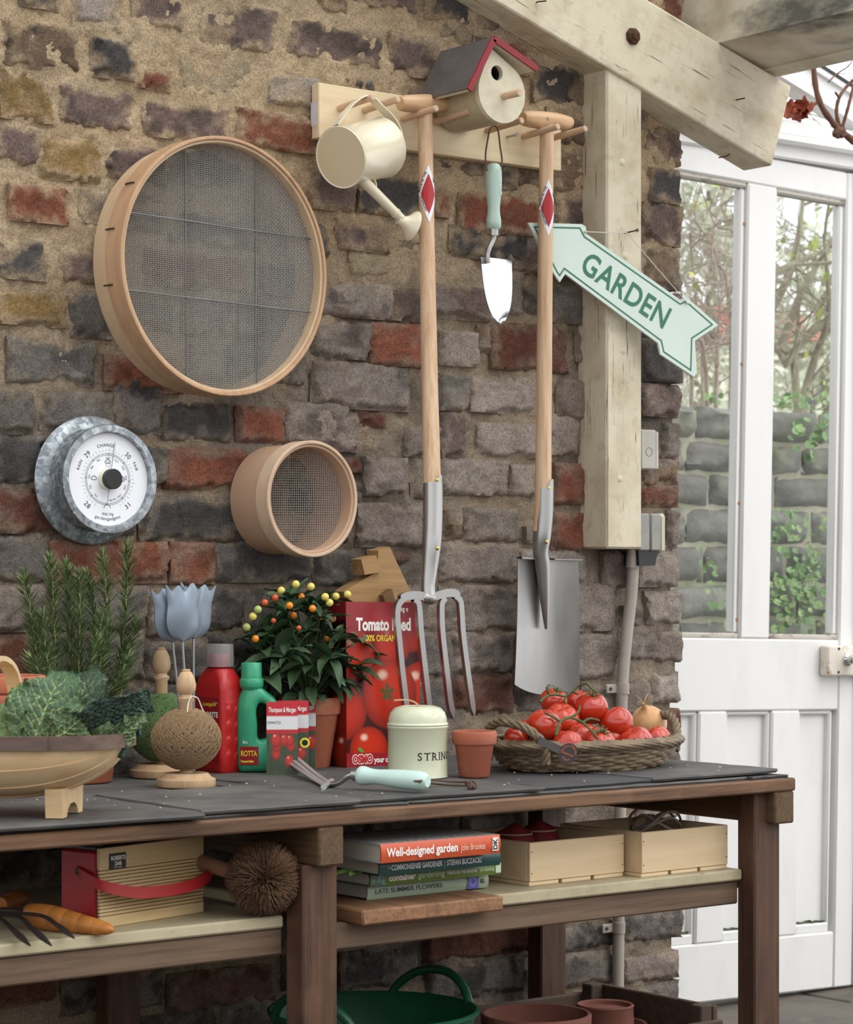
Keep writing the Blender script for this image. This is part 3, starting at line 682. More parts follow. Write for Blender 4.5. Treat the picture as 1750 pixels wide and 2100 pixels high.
def ringline(g, r, w, y, n=72):
    a = np.arange(n) * 2 * np.pi / n
    g.grid(np.array([[(q * math.cos(t), y, q * math.sin(t)) for t in a] for q in (r - w / 2, r + w / 2)]), cv=True)
def radial(g, a, r0, r1, w, y):
    a = R(a); d = np.array([math.sin(a), 0, math.cos(a)]); n = np.array([math.cos(a), 0, -math.sin(a)])
    V = [d * r0 - n * w / 2, d * r0 + n * w / 2, d * r1 + n * w / 2, d * r1 - n * w / 2]; g.add(np.array(V) + [0, y, 0], [(0, 1, 2, 3)])
ringline(g, 0.0425, 0.0005, yd); ringline(g, 0.0395, 0.0005, yd)
for k in range(100): radial(g, k * 3.6, 0.0396, 0.0424, 0.0004, yd)
for k in range(8): radial(g, k * 45 + 3, 0.0385, 0.0432, 0.0009, yd)
for k in range(40): radial(g, -150 + k * 300 / 39 - 0, 0.0455, 0.049 if k % 4 else 0.0505, 0.0005, yd)
obj('scale', g, M_INKG, dial)
def dialtext(g, s, a, r, size, up=True):
    tt = text(s, size, align='CENTER', space=1.1)
    def f(V):
        ang = R(a) + (V[:, 0] / (r + 0.5 * size) if up else -V[:, 0] / (r - 0.5 * size)); rr = r + V[:, 1] if up else r - V[:, 1]
        return np.stack([rr * np.sin(ang), np.full(len(V), yd), rr * np.cos(ang)], -1)
    tt.warp(f); g.merge(tt)
g = G()
dialtext(g, 'CHANGE', -4, 0.0535, 0.0078); dialtext(g, '29', -44, 0.0515, 0.0115); dialtext(g, '30', 44, 0.0515, 0.0115); dialtext(g, 'RAIN', -67, 0.055, 0.0075); dialtext(g, 'FAIR', 67, 0.055, 0.0075)
dialtext(g, '28', -138, 0.061, 0.0115, False); dialtext(g, '31', 138, 0.061, 0.0115, False); dialtext(g, 'INS Hg', 180, 0.0595, 0.0066, False); dialtext(g, 'gardengadgets', 180, 0.0672, 0.0075, False)
for s, a in (('970', -84), ('980', -58), ('990', -30), ('1000', 0), ('1010', 28), ('1020', 56), ('1030', 84), ('1040', 110), ('1050', 140), ('930 Mbs', 165), ('950', -140), ('960', -112)): dialtext(g, s, a, 0.0335, 0.0042)
obj('lettering', g, M_INK, dial)
g = G()                                # little weather signs: cloud, cloud with sun, sun
def arcs(g, pts, w=0.0006): 
    g.tube([(x, yd, z) for x, z in pts], w, 5)
def cloud(cx, cz, s):
    pts = []
    for (ox, oz, r_, a0, a1) in ((-0.5, 0, 0.35, 250, 60), (0.0, 0.3, 0.42, 160, 20), (0.5, 0.0, 0.36, 110, -70)):
        for t in np.linspace(a0, a1, 6): pts.append((cx + s * (ox + r_ * math.cos(R(t))), cz + s * (oz + r_ * math.sin(R(t)))))
    pts.append(pts[0]); arcs(g, pts, 0.00035)
cloud(-0.026, 0.001, 0.0062); cloud(0.0, 0.0285, 0.0062)
for t in range(8):
    arcs(g, [(0.001 + 0.003 * math.cos(t * 0.785), 0.0235 + 0.003 * math.sin(t * 0.785)), (0.001 + 0.005 * math.cos(t * 0.785), 0.0235 + 0.005 * math.sin(t * 0.785))], 0.0003)
    arcs(g, [(0.028 + 0.003 * math.cos(t * 0.785), 0.001 + 0.003 * math.sin(t * 0.785)), (0.028 + 0.0055 * math.cos(t * 0.785), 0.001 + 0.0055 * math.sin(t * 0.785))], 0.0003)
arcs(g, [(0.028 + 0.0028 * math.cos(t), 0.001 + 0.0028 * math.sin(t)) for t in np.linspace(0, 6.28, 13)], 0.0003)
obj('weather_symbols', g, M_INK, dial)['kind'] = 'stuff'
M_BLACK = mk('black_plastic', (36, 36, 38), 0.5)
g = G(); g.lathe([(0.0005, 0.073), (0.0155, 0.073), (0.0168, 0.0718), (0.0168, 0.064)], 32, ax='y', c=(0.001, 0, 0)); obj('knob', g, M_BLACK, bar)
g = G(); g.lathe([(0.0165, 0.064), (0.0175, 0.0555), (0.001, 0.055)], 32, ax='y', c=(0.0, 0, 0)); obj('knob_collar', g, mk('ivory_plastic', (226, 222, 200), 0.4), bar)
g = G(); radial(g, 8, 0.012, 0.062, 0.0009, -0.063); radial(g, 188, 0.012, 0.040, 0.0009, -0.063)
pt = np.linspace(-1.6, 1.6, 9); g.tube([(-0.0058 - 0.006 * math.sin(t), -0.063, -0.0455 + 0.006 * math.cos(t) - 0.002) for t in pt], 0.0005, 5); obj('pointer', g, M_BLACK, bar)
g = G(); radial(g, 12, 0.012, 0.060, 0.0006, -0.0600); obj('set_hand', g, M_WIRE, bar)

# peg rack
M_PINE = wood('pale_planed_pine', (226, 206, 172), (204, 176, 134), 'x', 70, 0.55, 0.55, [('noise', (176, 140, 98), (14.0, 60.0, 60.0), 0.66, 0.76, 0.5)], coords='World')
M_PEG = wood('beech_dowel', (212, 180, 152), (186, 150, 120), 'y', 90, 0.5, 0.5, coords='World')
yb = -0.034
A = W(654, 169, yb); B_ = W(650, 282, yb); Cc = W(1152, 350, yb)
rack = thing('peg_rack', 'long pale pine peg rail with four pairs of dowel pegs', 'peg rail', ((A.x + Cc.x) / 2, -0.008, (A.z + B_.z) / 2))
RL = Vector(rack.location)
g = G(); g.box((A.x - RL.x, yb - RL.y, B_.z - RL.z), (Cc.x - RL.x, -0.004 , A.z - RL.z), 0.0015); obj('board', g, M_PINE, rack)
pegs = []
for px, py in ((697, 222), (748, 226), (826, 244), (892, 250), (954, 263), (1000, 268), (1074, 280), (1130, 284)):
    p = W(px, py, yb); pegs.append(p)
    ln = 0.100
    g = G(); g.lathe([(0.0005, ln), (0.0045, ln), (0.0058, ln - 0.0015), (0.0062, ln * 0.4), (0.0066, -0.012)], 18, ax='y')
    obj('peg', g, M_PEG, rack, loc=(p.x - RL.x, yb - RL.y, p.z - RL.z), rot=(R(-2.5), 0, 0))
for px, py in ((783, 243), (868, 240)):
    p = W(px, py, yb); g = G(); g.lathe([(0.0005, 0.0012), (0.0035, 0.001), (0.0042, 0.0)], 12, ax='y'); obj('screw', g, mk('brass_screw', (170, 150, 90), 0.4, 0.9), rack, loc=(p.x - RL.x, yb - RL.y, p.z - RL.z))
p = W(1040, 281, yb); g = G(); g.lathe([(0.0005, 0.031), (0.004, 0.031), (0.004, 0.028), (0.0022, 0.027), (0.0022, -0.005)], 10, ax='y'); obj('screw', g, M_WIRE, rack, loc=(p.x - RL.x, yb - RL.y, p.z - RL.z))
p = W(637, 228, -0.02); g = G(); g.box((-0.0006, -0.009, -0.022), (0.0, 0.009, 0.02)); obj('price_sticker', g, mk('white_sticker', (206, 202, 206), 0.6), rack, loc=(A.x - RL.x - 0.0004, -0.012, -0.004))

# bird house
M_BIRD = mk('cream_grey_paint', (214, 204, 182), 0.6, 0, [('noise', (188, 176, 150), 60.0, 0.4, 0.75, 0.5)], [(160.0, 0.12, 0.001)])
M_ZINC = mk('dull_zinc_sheet', (128, 124, 124), 0.45, 0.6, [('noise', (96, 92, 92), 22.0, 0.4, 0.7, 0.6)], (), rough_noise=(20.0, 0.35, 0.6))
M_REDTRIM = mk('dark_red_painted_edge', (140, 42, 50), 0.45)
yF, yK = -0.176, -0.046
ap = W(1003, 84, yF)
bird = thing('bird_house', 'small cream bird house with zinc roof and red edges resting on pegs', 'bird house', (ap.x, yF, ap.z), (0, R(-19), 0))
rc_ = 0.0545; cd = 0.094; dY = yK - yF
ha = R(49)
arc = []
t0 = math.asin(rc_ / cd)
tang = math.sqrt(cd * cd - rc_ * rc_)
poly = [(0, -0.004)]
hole_c, hole_r = (0.0, -0.058), 0.0135
st = math.pi / 2 - t0
for a in np.linspace(math.pi / 2 - ha * 0 - 0.9, -math.pi - (math.pi / 2 - 0.9) + math.pi, 2): pass
full_arc = [(-rc_ * math.cos(a), -cd - rc_ * math.sin(a)) for a in np.linspace(-0.62, math.pi + 0.62, 40)]
poly = [(0.0, -0.012)] + full_arc[::1]
# front board with a real round opening: ring of quads between outline and hole
def outline_pt(ang):                   # ray from hole centre to the outline
    d = np.array([math.cos(ang), math.sin(ang)]); best = None; n = len(poly)
    for i in range(n):
        p = np.array(poly[i]) - hole_c; q = np.array(poly[(i + 1) % n]) - hole_c; e = q - p
        den = d[0] * e[1] - d[1] * e[0]
        if abs(den) < 1e-9: continue
        t = (p[0] * e[1] - p[1] * e[0]) / den; s = (p[0] * d[1] - p[1] * d[0]) / den
        if t > 0 and -1e-6 <= s <= 1 + 1e-6 and (best is None or t < best): best = t
    return np.array(hole_c) + d * best
aa = np.linspace(0, 2 * np.pi, 72, endpoint=False)
outp = np.array([outline_pt(t) for t in aa]); inp = np.array([(hole_c[0] + hole_r * math.cos(t), hole_c[1] + hole_r * math.sin(t)) for t in aa])
def ring3(p, y): return np.stack([p[:, 0], np.full(len(p), y), p[:, 1]], -1)
g = G(); g.grid(np.stack([ring3(inp, 0.010), ring3(inp, 0.0), ring3(outp, 0.0), ring3(outp, 0.010)], 0), cv=True); obj('front', g, M_BIRD, bird, smooth=30)
g = G(); g.grid(np.stack([ring3(outp * 0.985 + [0, -0.001], 0.008), ring3(outp * 0.985 + [0, -0.001], dY)], 0), cv=True); g.add(ring3(outp * 0.985, dY), [list(range(72))]); obj('body', g, mk('cream_grey_side', (186, 172, 144), 0.6, 0, [('noise', (160, 146, 120), 60.0, 0.4, 0.75, 0.5)]), bird, smooth=30)
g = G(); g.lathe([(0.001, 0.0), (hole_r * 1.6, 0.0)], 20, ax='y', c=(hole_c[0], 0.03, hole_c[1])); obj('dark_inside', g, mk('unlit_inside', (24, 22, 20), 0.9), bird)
for s, ln, nm in ((-1, 0.113, 'roof'), (1, 0.108, 'roof')):
    d = np.array([s * math.sin(ha), -math.cos(ha)]); nrm = np.array([s * math.cos(ha), math.sin(ha)])
    def slab(y0, y1, t0_, t1_, l0, l1):
        g = G(); V = []
        for l in (l0, l1):
            for t in (t0_, t1_):
                for y in (y0, y1): q = d * l + nrm * t; V.append((q[0], y, q[1]))
        g.add(V, [(0, 1, 3, 2), (4, 6, 7, 5), (0, 4, 5, 1), (2, 3, 7, 6), (0, 2, 6, 4), (1, 5, 7, 3)]); return g
    rf = obj('roof_panel', slab(-0.014, dY + 0.002, 0.004, 0.0065, 0, ln), M_ZINC, bird, smooth=20)
    obj('roof_board', slab(-0.012, dY, -0.004, 0.004, 0, ln - 0.002), M_BIRD, bird, smooth=20)
    obj('red_edge', slab(-0.017, -0.012, -0.0045, 0.0068, -0.002 if s > 0 else 0.0, ln), M_REDTRIM, bird, smooth=20)
g = G(); g.lathe([(0.0005, 0.045), (0.006, 0.045), (0.0068, 0.0435), (0.0068, -0.004)], 18, ax='y', c=(0.002, 0, -0.101)); obj('perch', g, M_PEG, bird)

# watering can hung on its side
M_CREAM = mk('cream_enamel', (226, 215, 190), 0.24, 0, [('noise', (216, 203, 176), 8.0, 0.4, 0.7, 0.4)], (), coat=0.5)
M_CREAMIN = mk('cream_enamel_base', (204, 188, 156), 0.4)
can0 = W(698, 323, -0.118)
axd = Vector((0.90, 0.24, 0.27)).normalized()
can = thing('watering_can', 'small cream enamel watering can hanging by its handle from a peg', 'watering can', can0)
Mx = axd.to_track_quat('Z', 'Y').to_matrix().to_4x4()
g = G(); g.lathe([(0.0505, 0.0015), (0.0535, 0.0), (0.0545, 0.002), (0.0535, 0.004), (0.0525, 0.006), (0.0525, 0.115), (0.0540, 0.117), (0.0548, 0.119), (0.0540, 0.121), (0.0515, 0.120), (0.0510, 0.112)], 56, M=Mx); obj('body', g, M_CREAM, can)
g = G(); g.lathe([(0.0005, 0.0009), (0.0504, 0.0009), (0.0504, 0.004)], 48, M=Mx); obj('base', g, M_CREAMIN, can)
sp0 = W(726, 352, -0.118) - can0; sp1 = W(832, 457, -0.118) - can0
g = G(); P = [sp0.lerp(sp1, t) for t in np.linspace(0, 1, 12)]; g.tube(P, np.linspace(0.0105, 0.0078, 12), 18); obj('spout', g, M_CREAM, can)
q = sp0.lerp(sp1, 0.82); g = G(); g.tube([sp0.lerp(sp1, 0.80), sp0.lerp(sp1, 0.82)], [0.0096, 0.0096], 18); obj('spout_collar', g, M_CREAM, can)
rd_ = (sp1 - sp0).normalized(); rdir = (rd_ + Vector((0.5, -0.15, 0.15))).normalized(); Mr = rdir.to_track_quat('Z', 'Y').to_matrix().to_4x4(); Mr.translation = sp1 - rdir * 0.012
g = G(); g.lathe([(0.0082, -0.004), (0.0092, 0.004), (0.0145, 0.014), (0.0225, 0.021), (0.0275, 0.0255), (0.0282, 0.027), (0.0272, 0.0278), (0.026, 0.0275), (0.0005, 0.031)], 36, M=Mr); obj('rose', g, M_CREAM, can)
def strap(pts, wdir, hw, th=0.0012):
    P = np.array([tuple(p) for p in pts]); w = np.array(wdir) * hw; T = np.gradient(P, axis=0); T /= np.linalg.norm(T, axis=1, keepdims=True); nn = np.cross(T, wdir); nn /= np.linalg.norm(nn, axis=1, keepdims=True)
    Q = np.stack([P - w - nn * th, P + w - nn * th, P + w + nn * th, P - w + nn * th], 1)
    g = G(); g.grid(Q, cv=True); return g
def smooth_pts(pts, n=40):
    P = np.array([tuple(p) for p in pts]); t = np.arange(len(P)); tt = np.linspace(0, len(P) - 1, n); out = []
    for x in tt:
        i = min(int(x), len(P) - 2); f = x - i; p0 = P[max(i - 1, 0)]; p1 = P[i]; p2 = P[i + 1]; p3 = P[min(i + 2, len(P) - 1)]
        out.append(0.5 * ((2 * p1) + (-p0 + p2) * f + (2 * p0 - 5 * p1 + 4 * p2 - p3) * f * f + (-p0 + 3 * p1 - 3 * p2 + p3) * f ** 3))
    return np.array(out)
hp = [W(x, y, yy) - can0 for x, y, yy in ((688, 258, -0.118), (702, 238, -0.118), (722, 214, -0.117), (744, 200, -0.116), (762, 203, -0.114), (778, 218, -0.112), (800, 240, -0.109), (814, 262, -0.107), (820, 288, -0.105), (813, 318, -0.105), (794, 338, -0.106))]
obj('handle', strap(smooth_pts(hp, 60), (0.1, -0.97, 0.2), 0.0085), M_CREAM, can)
bp_ = [W(x, y, -0.112) - can0 for x, y in ((752, 348), (764, 362), (770, 382), (764, 398))]
obj('spout_brace', strap(smooth_pts(bp_, 16), (0, -1, 0), 0.004, 0.0008), M_CREAM, can)

# digging fork and spade
M_ASH = wood('pale_ash_shaft', (214, 182, 150), (168, 124, 88), 'z', 120, 0.45, 0.7, coords='World')
M_ASHX = wood('ash_grip', (210, 172, 134), (176, 132, 94), 'x', 60, 0.4, 0.7, coords='World')
M_STEEL = mk('brushed_stainless_steel', (172, 170, 168), 0.34, 0.95, [('noise', (156, 154, 152), (60.0, 60.0, 6.0), 0.4, 0.7, 0.2)], (), rough_noise=((40.0, 40.0, 10.0), 0.3, 0.38))
M_BRASS = mk('brass_rivet', (206, 184, 110), 0.3, 1.0)
M_LABELW = mk('white_label', (232, 230, 236), 0.35); M_LABELR = mk('red_label', (172, 40, 44), 0.35)
def diamond_label(par, c, rad, hw=0.0205, hh=0.052, sl=(0.0, 0.0)):
    def cyl(u, v, e): a = u / rad - math.pi / 2 - 0.36; return (c[0] + sl[0] * v + (rad + e) * math.cos(a), c[1] + sl[1] * v + (rad + e) * math.sin(a), c[2] + v)
    def patch(k, e, mat, nm, parent):
        n = 20; V = np.zeros((n + 1, 9, 3))
        for i in range(n + 1):
            v = -1 + 2 * i / n; w = (1 - abs(v)) ** 0.92 + (0.03 if abs(v) > 0.9 else 0)
            for j in range(9): V[i, j] = cyl(hw * k * w * (j - 4) / 4, v * hh * k, e)
        g = G(); g.grid(V); return obj(nm, g, mat, parent)
    lab = patch(1.0, 0.0005, M_LABELW, 'label_sticker', par); patch(0.70, 0.0007, M_LABELR, 'red_diamond', lab)
    g = G(); ang = math.atan2(hh, hw)
    for s, sx, sy, dirx in (('MADE IN THE', -1, 1, 1), ('UK', 1, 1, 1), ('STAINLESS', -1, -1, 1)):
        tt = text(s, 0.0062, align='CENTER', space=1.05, bold=0.00012)
        if s == 'UK': o_, ux = np.array([hw * 0.43, hh * 0.46]), np.array([hw, -hh])
        elif sy > 0: o_, ux = np.array([-hw * 0.47, hh * 0.40]), np.array([hw, hh])
        else: o_, ux = np.array([-hw * 0.57, -hh * 0.36]), np.array([hw, -hh])
        ux = ux / np.linalg.norm(ux); uy = np.array([-ux[1], ux[0]])
        def f(V):
            q = o_ + V[:, :1] * ux + V[:, 1:2] * uy; return np.array([cyl(u, v, 0.0009) for u, v in q])
        tt.warp(f); g.merge(tt)
    obj('lettering', g, M_INK, lab)
def grip(par, a, b, r):
    a = Vector(a); b = Vector(b); d = (b - a); ln = d.length; Mg = d.normalized().to_track_quat('Z', 'Y').to_matrix().to_4x4(); Mg.translation = a
    prof = [(0.0005, 0), (r * 0.70, 0), (r * 0.80, 0.002), (r * 0.92, ln * 0.12), (r, ln * 0.32), (r * 1.02, ln * 0.5), (r * 0.98, ln * 0.68), (r * 0.84, ln * 0.86), (r * 0.66, ln - 0.003), (r * 0.5, ln), (0.0005, ln)]
    g = G(); g.lathe(prof, 28, M=Mg); return obj('grip', g, M_ASHX, par)
yT = -0.078
def tool(name, label, cat, top, ga, gb, shaft, zsock, r0, r1):
    t = thing(name, label, cat, top); T0 = Vector(top)
    grip(t, Vector(ga) - T0, Vector(gb) - T0, 0.0165)
    P = smooth_pts([p - T0 for p in shaft], 30); g = G(); g.tube(P, np.linspace(r0, r1, 30), 24); obj('shaft', g, M_ASH, t)
    global FKP
    FKP = P
    return t, T0
# fork
f0 = W(872, 232, yT)
fk, F0 = tool('digging_fork', 'stainless steel digging fork with ash shaft hanging on the peg rail', 'garden fork', f0, W(820, 212, yT), W(925, 213, yT + 0.002), [W(872, 222, yT), W(876, 500, -0.108), W(882, 800, -0.142), W(887, 1010, -0.166), W(886, 1100, -0.174)], 0, 0.0132, 0.0166)
_i = int(np.argmin(np.abs(FKP[:, 2] - (W(874, 400, -0.095) - F0).z))); _d = FKP[_i + 1] - FKP[_i - 1]; _k = ((W(874, 400, -0.095) - F0).z - FKP[_i][2]) / _d[2]
diamond_label(fk, FKP[_i] + _d * _k, 0.0146, sl=(_d[0] / _d[2], _d[1] / _d[2]))
def socket(par, O, pts, rads, lip):
    P = smooth_pts([q - O for q in pts], 24); rr = np.interp(np.linspace(0, 1, 24), np.linspace(0, 1, len(rads)), rads)
    g = G(); g.tube(P, rr, 22); return obj('socket', g, M_STEEL, par)
socket(fk, F0, [W(888, 992, -0.165), W(888, 1050, -0.171), W(886, 1110, -0.177), W(881, 1165, -0.178), W(878, 1200, -0.180), W(879, 1222, -0.182)], [0.0175, 0.0176, 0.0172, 0.0145, 0.0125, 0.0135], 0)
q = W(896, 978, yT - 0.013) - F0
def strap_tip(par, O, pc, rad):        # pointed tongue of the socket lying on the shaft
    n = 10; V = np.zeros((n, 7, 3))
    for i in range(n):
        v = i / (n - 1); w = 1.15 * (1 - v) ** 0.7 + 0.06
        for j in range(7):
            a = -math.pi / 2 + 0.35 + w * (j - 3) / 3; V[i, j] = (pc.x - O.x + rad * math.cos(a), pc.y - O.y + rad * math.sin(a), pc.z - O.z + v * 0.026 - 0.010)
    g = G(); g.grid(V); return obj('socket_tongue', g, M_STEEL, par)
strap_tip(fk, F0, W(887, 992, -0.164), 0.0178)
for px, py in ((897, 984), (898, 1124)):
    pp = W(px, py, -0.164 - 0.0165 - (py - 984) * 0.0001) - F0; g = G(); g.lathe([(0.0005, 0.0025), (0.003, 0.002), (0.0042, 0.0)], 12, ax='y', c=pp); obj('rivet', g, M_BRASS, fk)
yH = -0.184
def bar_xz(g, pts, hw, y0, y1):        # flat bar following pts (x,z) with half widths
    P = np.array(pts); T = np.gradient(P, axis=0); T /= np.linalg.norm(T, axis=1, keepdims=True); N_ = np.stack([-T[:, 1], T[:, 0]], -1); hw = np.broadcast_to(hw, (len(P),))[:, None]
    L_ = P - N_ * hw; Rr_ = P + N_ * hw
    def s3(p, y): return np.stack([p[:, 0], np.broadcast_to(y, (len(p),)), p[:, 1]], -1)
    g.grid(np.stack([s3(L_, y0), s3(Rr_, y0), s3(Rr_, y1), s3(L_, y1)], 1), cv=True)
    n = len(P); 
    return g
def px2(x, y): q = W(x, y, yH) - F0; return (q.x, q.z)
tines = [[(826, 1228), (816, 1240), (813, 1262), (816, 1300), (823, 1372), (832, 1446), (836, 1478)], [(848, 1228), (856, 1236), (859, 1258), (862, 1300), (870, 1372), (878, 1440), (883, 1478)], [(912, 1226), (905, 1236), (904, 1258), (906, 1300), (914, 1372), (922, 1440), (929, 1474)], [(932, 1222), (942, 1232), (945, 1256), (948, 1300), (957, 1372), (966, 1436), (971, 1468)]]
for tn in tines:
    P = smooth_pts([(*px2(*q), 0) for q in tn], 26)[:, :2]; hw = np.full(26, 0.0054); hw[-4:] = [0.0054, 0.004, 0.0022, 0.0004]
    g = G(); bar_xz(g, P, hw, yH - F0.y - 0.0045, yH - F0.y + 0.0045); obj('tine', g, M_STEEL, fk, smooth=30)
g = G()
P = smooth_pts([(*px2(x, y), 0) for x, y in ((820, 1228), (834, 1222), (858, 1221), (880, 1226), (905, 1218), (926, 1216), (940, 1222))], 30)[:, :2]
bar_xz(g, P, np.concatenate([[0.004, 0.0062], np.full(26, 0.0072), [0.0062, 0.004]]), yH - F0.y - 0.0046, yH - F0.y + 0.0046)
obj('head', g, M_STEEL, fk, smooth=30)
g = G(); q = px2(880, 1226); g.ball((q[0], yH - F0.y - 0.001, q[1]), (0.017, 0.010, 0.012), 18, 10); obj('weld', g, M_STEEL, fk)
# spade
s0_ = W(1122, 262, yT)
spd, S0 = tool('digging_spade', 'stainless steel digging spade with ash shaft hanging on the peg rail', 'spade', s0_, W(1072, 243, yT), W(1172, 252, yT + 0.002), [W(1122, 256, yT), W(1119, 500, yT), W(1116, 800, yT), W(1114, 1020, yT), W(1110, 1090, yT + 0.002)], 0, 0.0132, 0.0166)
p = W(1120, 428, yT) - S0; diamond_label(spd, p, 0.0142)
q = W(1125, 243, yT - 0.0165) - S0; g = G(); g.lathe([(0.0005, 0.001), (0.0025, 0.001), (0.003, 0.0)], 10, ax='y', c=q); obj('grip_pin', g, M_WIRE, spd)
socket(spd, S0, [W(1117, 1000, yT - 0.001), W(1116, 1050, yT - 0.001), W(1112, 1100, yT), W(1109, 1130, yT + 0.003), W(1113, 1160, yT + 0.004), W(1117, 1220, yT + 0.006), W(1121, 1290, yT + 0.009)], [0.0175, 0.0177, 0.0172, 0.0150, 0.0145, 0.010, 0.003], 0)
strap_tip(spd, S0, W(1117, 1000, yT), 0.0178)
for px, py in ((1126, 1001), (1122, 1111)):
    pp = W(px, py, yT - 0.0165) - S0; g = G(); g.lathe([(0.0005, 0.0025), (0.003, 0.002), (0.0042, 0.0)], 12, ax='y', c=pp); obj('rivet', g, M_BRASS, spd)
nb = 24; mb = 17
TL, TR, BL, BR = [W(x, y, yT + 0.008) - S0 for x, y in ((1058, 1146), (1182, 1150), (1064, 1404), (1197, 1412))]
Pf = np.zeros((nb, mb, 3)); 
for i in range(nb):
    v = i / (nb - 1)
    for j in range(mb):
        u = j / (mb - 1); a = TL.lerp(TR, u); b = BL.lerp(BR, u); p = a.lerp(b, v)
        dish = 0.016 * (2 * u - 1) ** 2 * (1 - 0.35 * v); belly = 0.020 * v * (1 - (2 * u - 1) ** 2) if v > 0 else 0
        p = p + Vector((0, -dish + 0.010 + 0.012 * v * v, -0.016 * (1 - (2 * u - 1) ** 2) * v ** 6 )); Pf[i, j] = p
g = G(); Bk = Pf + [0, 0.0022, 0]; g.grid(Pf); g.grid(Bk[:, ::-1])
ring = [(0, j) for j in range(mb)] + [(i, mb - 1) for i in range(1, nb)] + [(nb - 1, j) for j in range(mb - 2, -1, -1)] + [(i, 0) for i in range(nb - 2, 0, -1)]
g.grid(np.stack([np.array([Pf[i, j] for i, j in ring]), np.array([Bk[i, j] for i, j in ring])], 0), cv=True)
obj('blade', g, M_STEEL, spd, smooth=40)
for a, b in ((0.0, 0.36), (0.62, 1.0)):
    P = [TL.lerp(TR, u) + Vector((0, -0.016 * (2 * u - 1) ** 2 + 0.010, 0.001)) for u in np.linspace(a, b, 6)]
    g = G(); V = np.array([[tuple(p + Vector((0, y, z))) for y, z in ((-0.013, 0.0015), (0.003, 0.0025), (0.003, 0.0), (-0.013, -0.0005))] for p in P]); g.grid(V, cv=True); obj('tread', g, M_STEEL, spd, smooth=30)

# hand trowel on its leather loop
M_MINT = mk('mint_paint', (172, 194, 182), 0.35, 0, [('noise', (166, 192, 180), 30.0, 0.4, 0.7, 0.4)], (), coat=0.3)
M_LEATHER = mk('brown_leather_cord', (84, 60, 46), 0.7)
M_POLISH = mk('polished_steel', (226, 228, 232), 0.16, 1.0)
yW = -0.118
t0_ = W(1013, 410, yW)
tr = thing('hand_trowel', 'hand trowel with mint handle hanging from a peg by a leather loop', 'trowel', t0_)
def rel(x, y, yy=yW): return W(x, y, yy) - t0_
zt, zb_ = rel(1013, 335).z, rel(1013, 470).z; L_ = zt - zb_
prof = [(0.0005, 0), (0.0105, 0), (0.0135, 0.004), (0.0138, 0.016), (0.0115, 0.030), (0.0112, 0.040), (0.0135, 0.062), (0.0150, 0.088), (0.0148, 0.104), (0.0135, L_ - 0.008), (0.0105, L_ - 0.002), (0.005, L_), (0.0005, L_)]
g = G(); g.lathe(prof, 30, c=(0, 0, zb_)); hd = obj('handle', g, M_MINT, tr)
tt = text('Burgon', 0.013, shear=0.3, bold=0.0001)
tt.warp(lambda V: np.stack([0.0150 * np.sin(V[:, 1] / 0.015 + 0.25), -0.0152 * np.cos(V[:, 1] / 0.015 + 0.25), 0.5 * L_ + zb_ + V[:, 0] * 0.9], -1)); obj('lettering', tt, mk('pale_print', (226, 236, 230), 0.5), hd)
g = G(); g.lathe([(0.0085, -0.012), (0.0088, 0.0), (0.0088, 0.002)], 20, c=(0, 0, zb_)); obj('ferrule', g, M_STEEL, tr)
g = G(); g.tube(smooth_pts([rel(1014, 474), rel(1012, 490), rel(1004, 508), rel(1000, 522), rel(1002, 540)], 20), np.linspace(0.0052, 0.0042, 20), 12); obj('shank', g, M_STEEL, tr)
n = 22; m = 13; Pf = np.zeros((n, m, 3))
for i in range(n):
    v = i / (n - 1); hw = 0.0375 * (1 - v ** 3.4) ** 0.55 if v < 1 else 0.0005
    cx_ = rel(1013 + 14 * v, 528 + 135 * v)
    hw = hw * (0.98 - 0.10 * v)
    for j in range(m):
        u = 2 * j / (m - 1) - 1; Pf[i, j] = cx_ + Vector((hw * u, -0.013 * u * u * (1 - 0.6 * v) + 0.006, -0.003 * (u * u) * (1 if i == 0 else 0)))
g = G(); g.grid(Pf); g.grid((Pf + [0, 0.0013, 0])[:, ::-1]); obj('blade', g, M_POLISH, tr, smooth=60)
lp_ = smooth_pts([rel(999, 350, -0.128), rel(996, 320, -0.120), rel(1000, 290, -0.105), rel(1006, 264, -0.096), rel(1015, 258, -0.094), rel(1022, 268, -0.096), rel(1026, 300, -0.105), rel(1030, 330, -0.114), rel(1026, 350, -0.118)], 40)
g = G(); g.tube(lp_, 0.0016, 8); obj('leather_loop', g, M_LEATHER, tr)

# GARDEN arrow sign
KG = 0.215
xp_ = W(1280, 610, -0.098).x
def SW(px, py, off=0.0):
    y = -0.098
    for _ in range(8): p = W(px, py, y); y = -0.098 - KG * (p.x - xp_)
    return W(px, py, y)
sg0 = SW(1280, 610)
sign = thing('arrow_sign', 'pale green arrow shaped sign lettered GARDEN hanging from a nail', 'sign', sg0, (0, 0, -math.atan(KG)))
sinv = Matrix.Rotation(math.atan(KG), 3, 'Z')
def SL(px, py, e=0.0): q = sinv @ (SW(px, py) - sg0); return Vector((q.x, -e, q.z))
opx = [(1082, 457), (1192, 460), (1200, 465), (1202, 480), (1394, 615), (1406, 609), (1472, 667), (1424, 699), (1428, 766), (1422, 773), (1354, 727), (1349, 704), (1158, 562), (1147, 579), (1135, 562)]
op = [SL(x, y) for x, y in opx]; op = [(p.x, p.z) for p in op]
M_SIGN = mk('pale_green_enamel', (214, 228, 219), 0.3, 0, [('noise', (202, 216, 206), 12.0, 0.4, 0.7, 0.4)]); M_SIGNG = mk('dark_green_enamel', (58, 118, 88), 0.3)
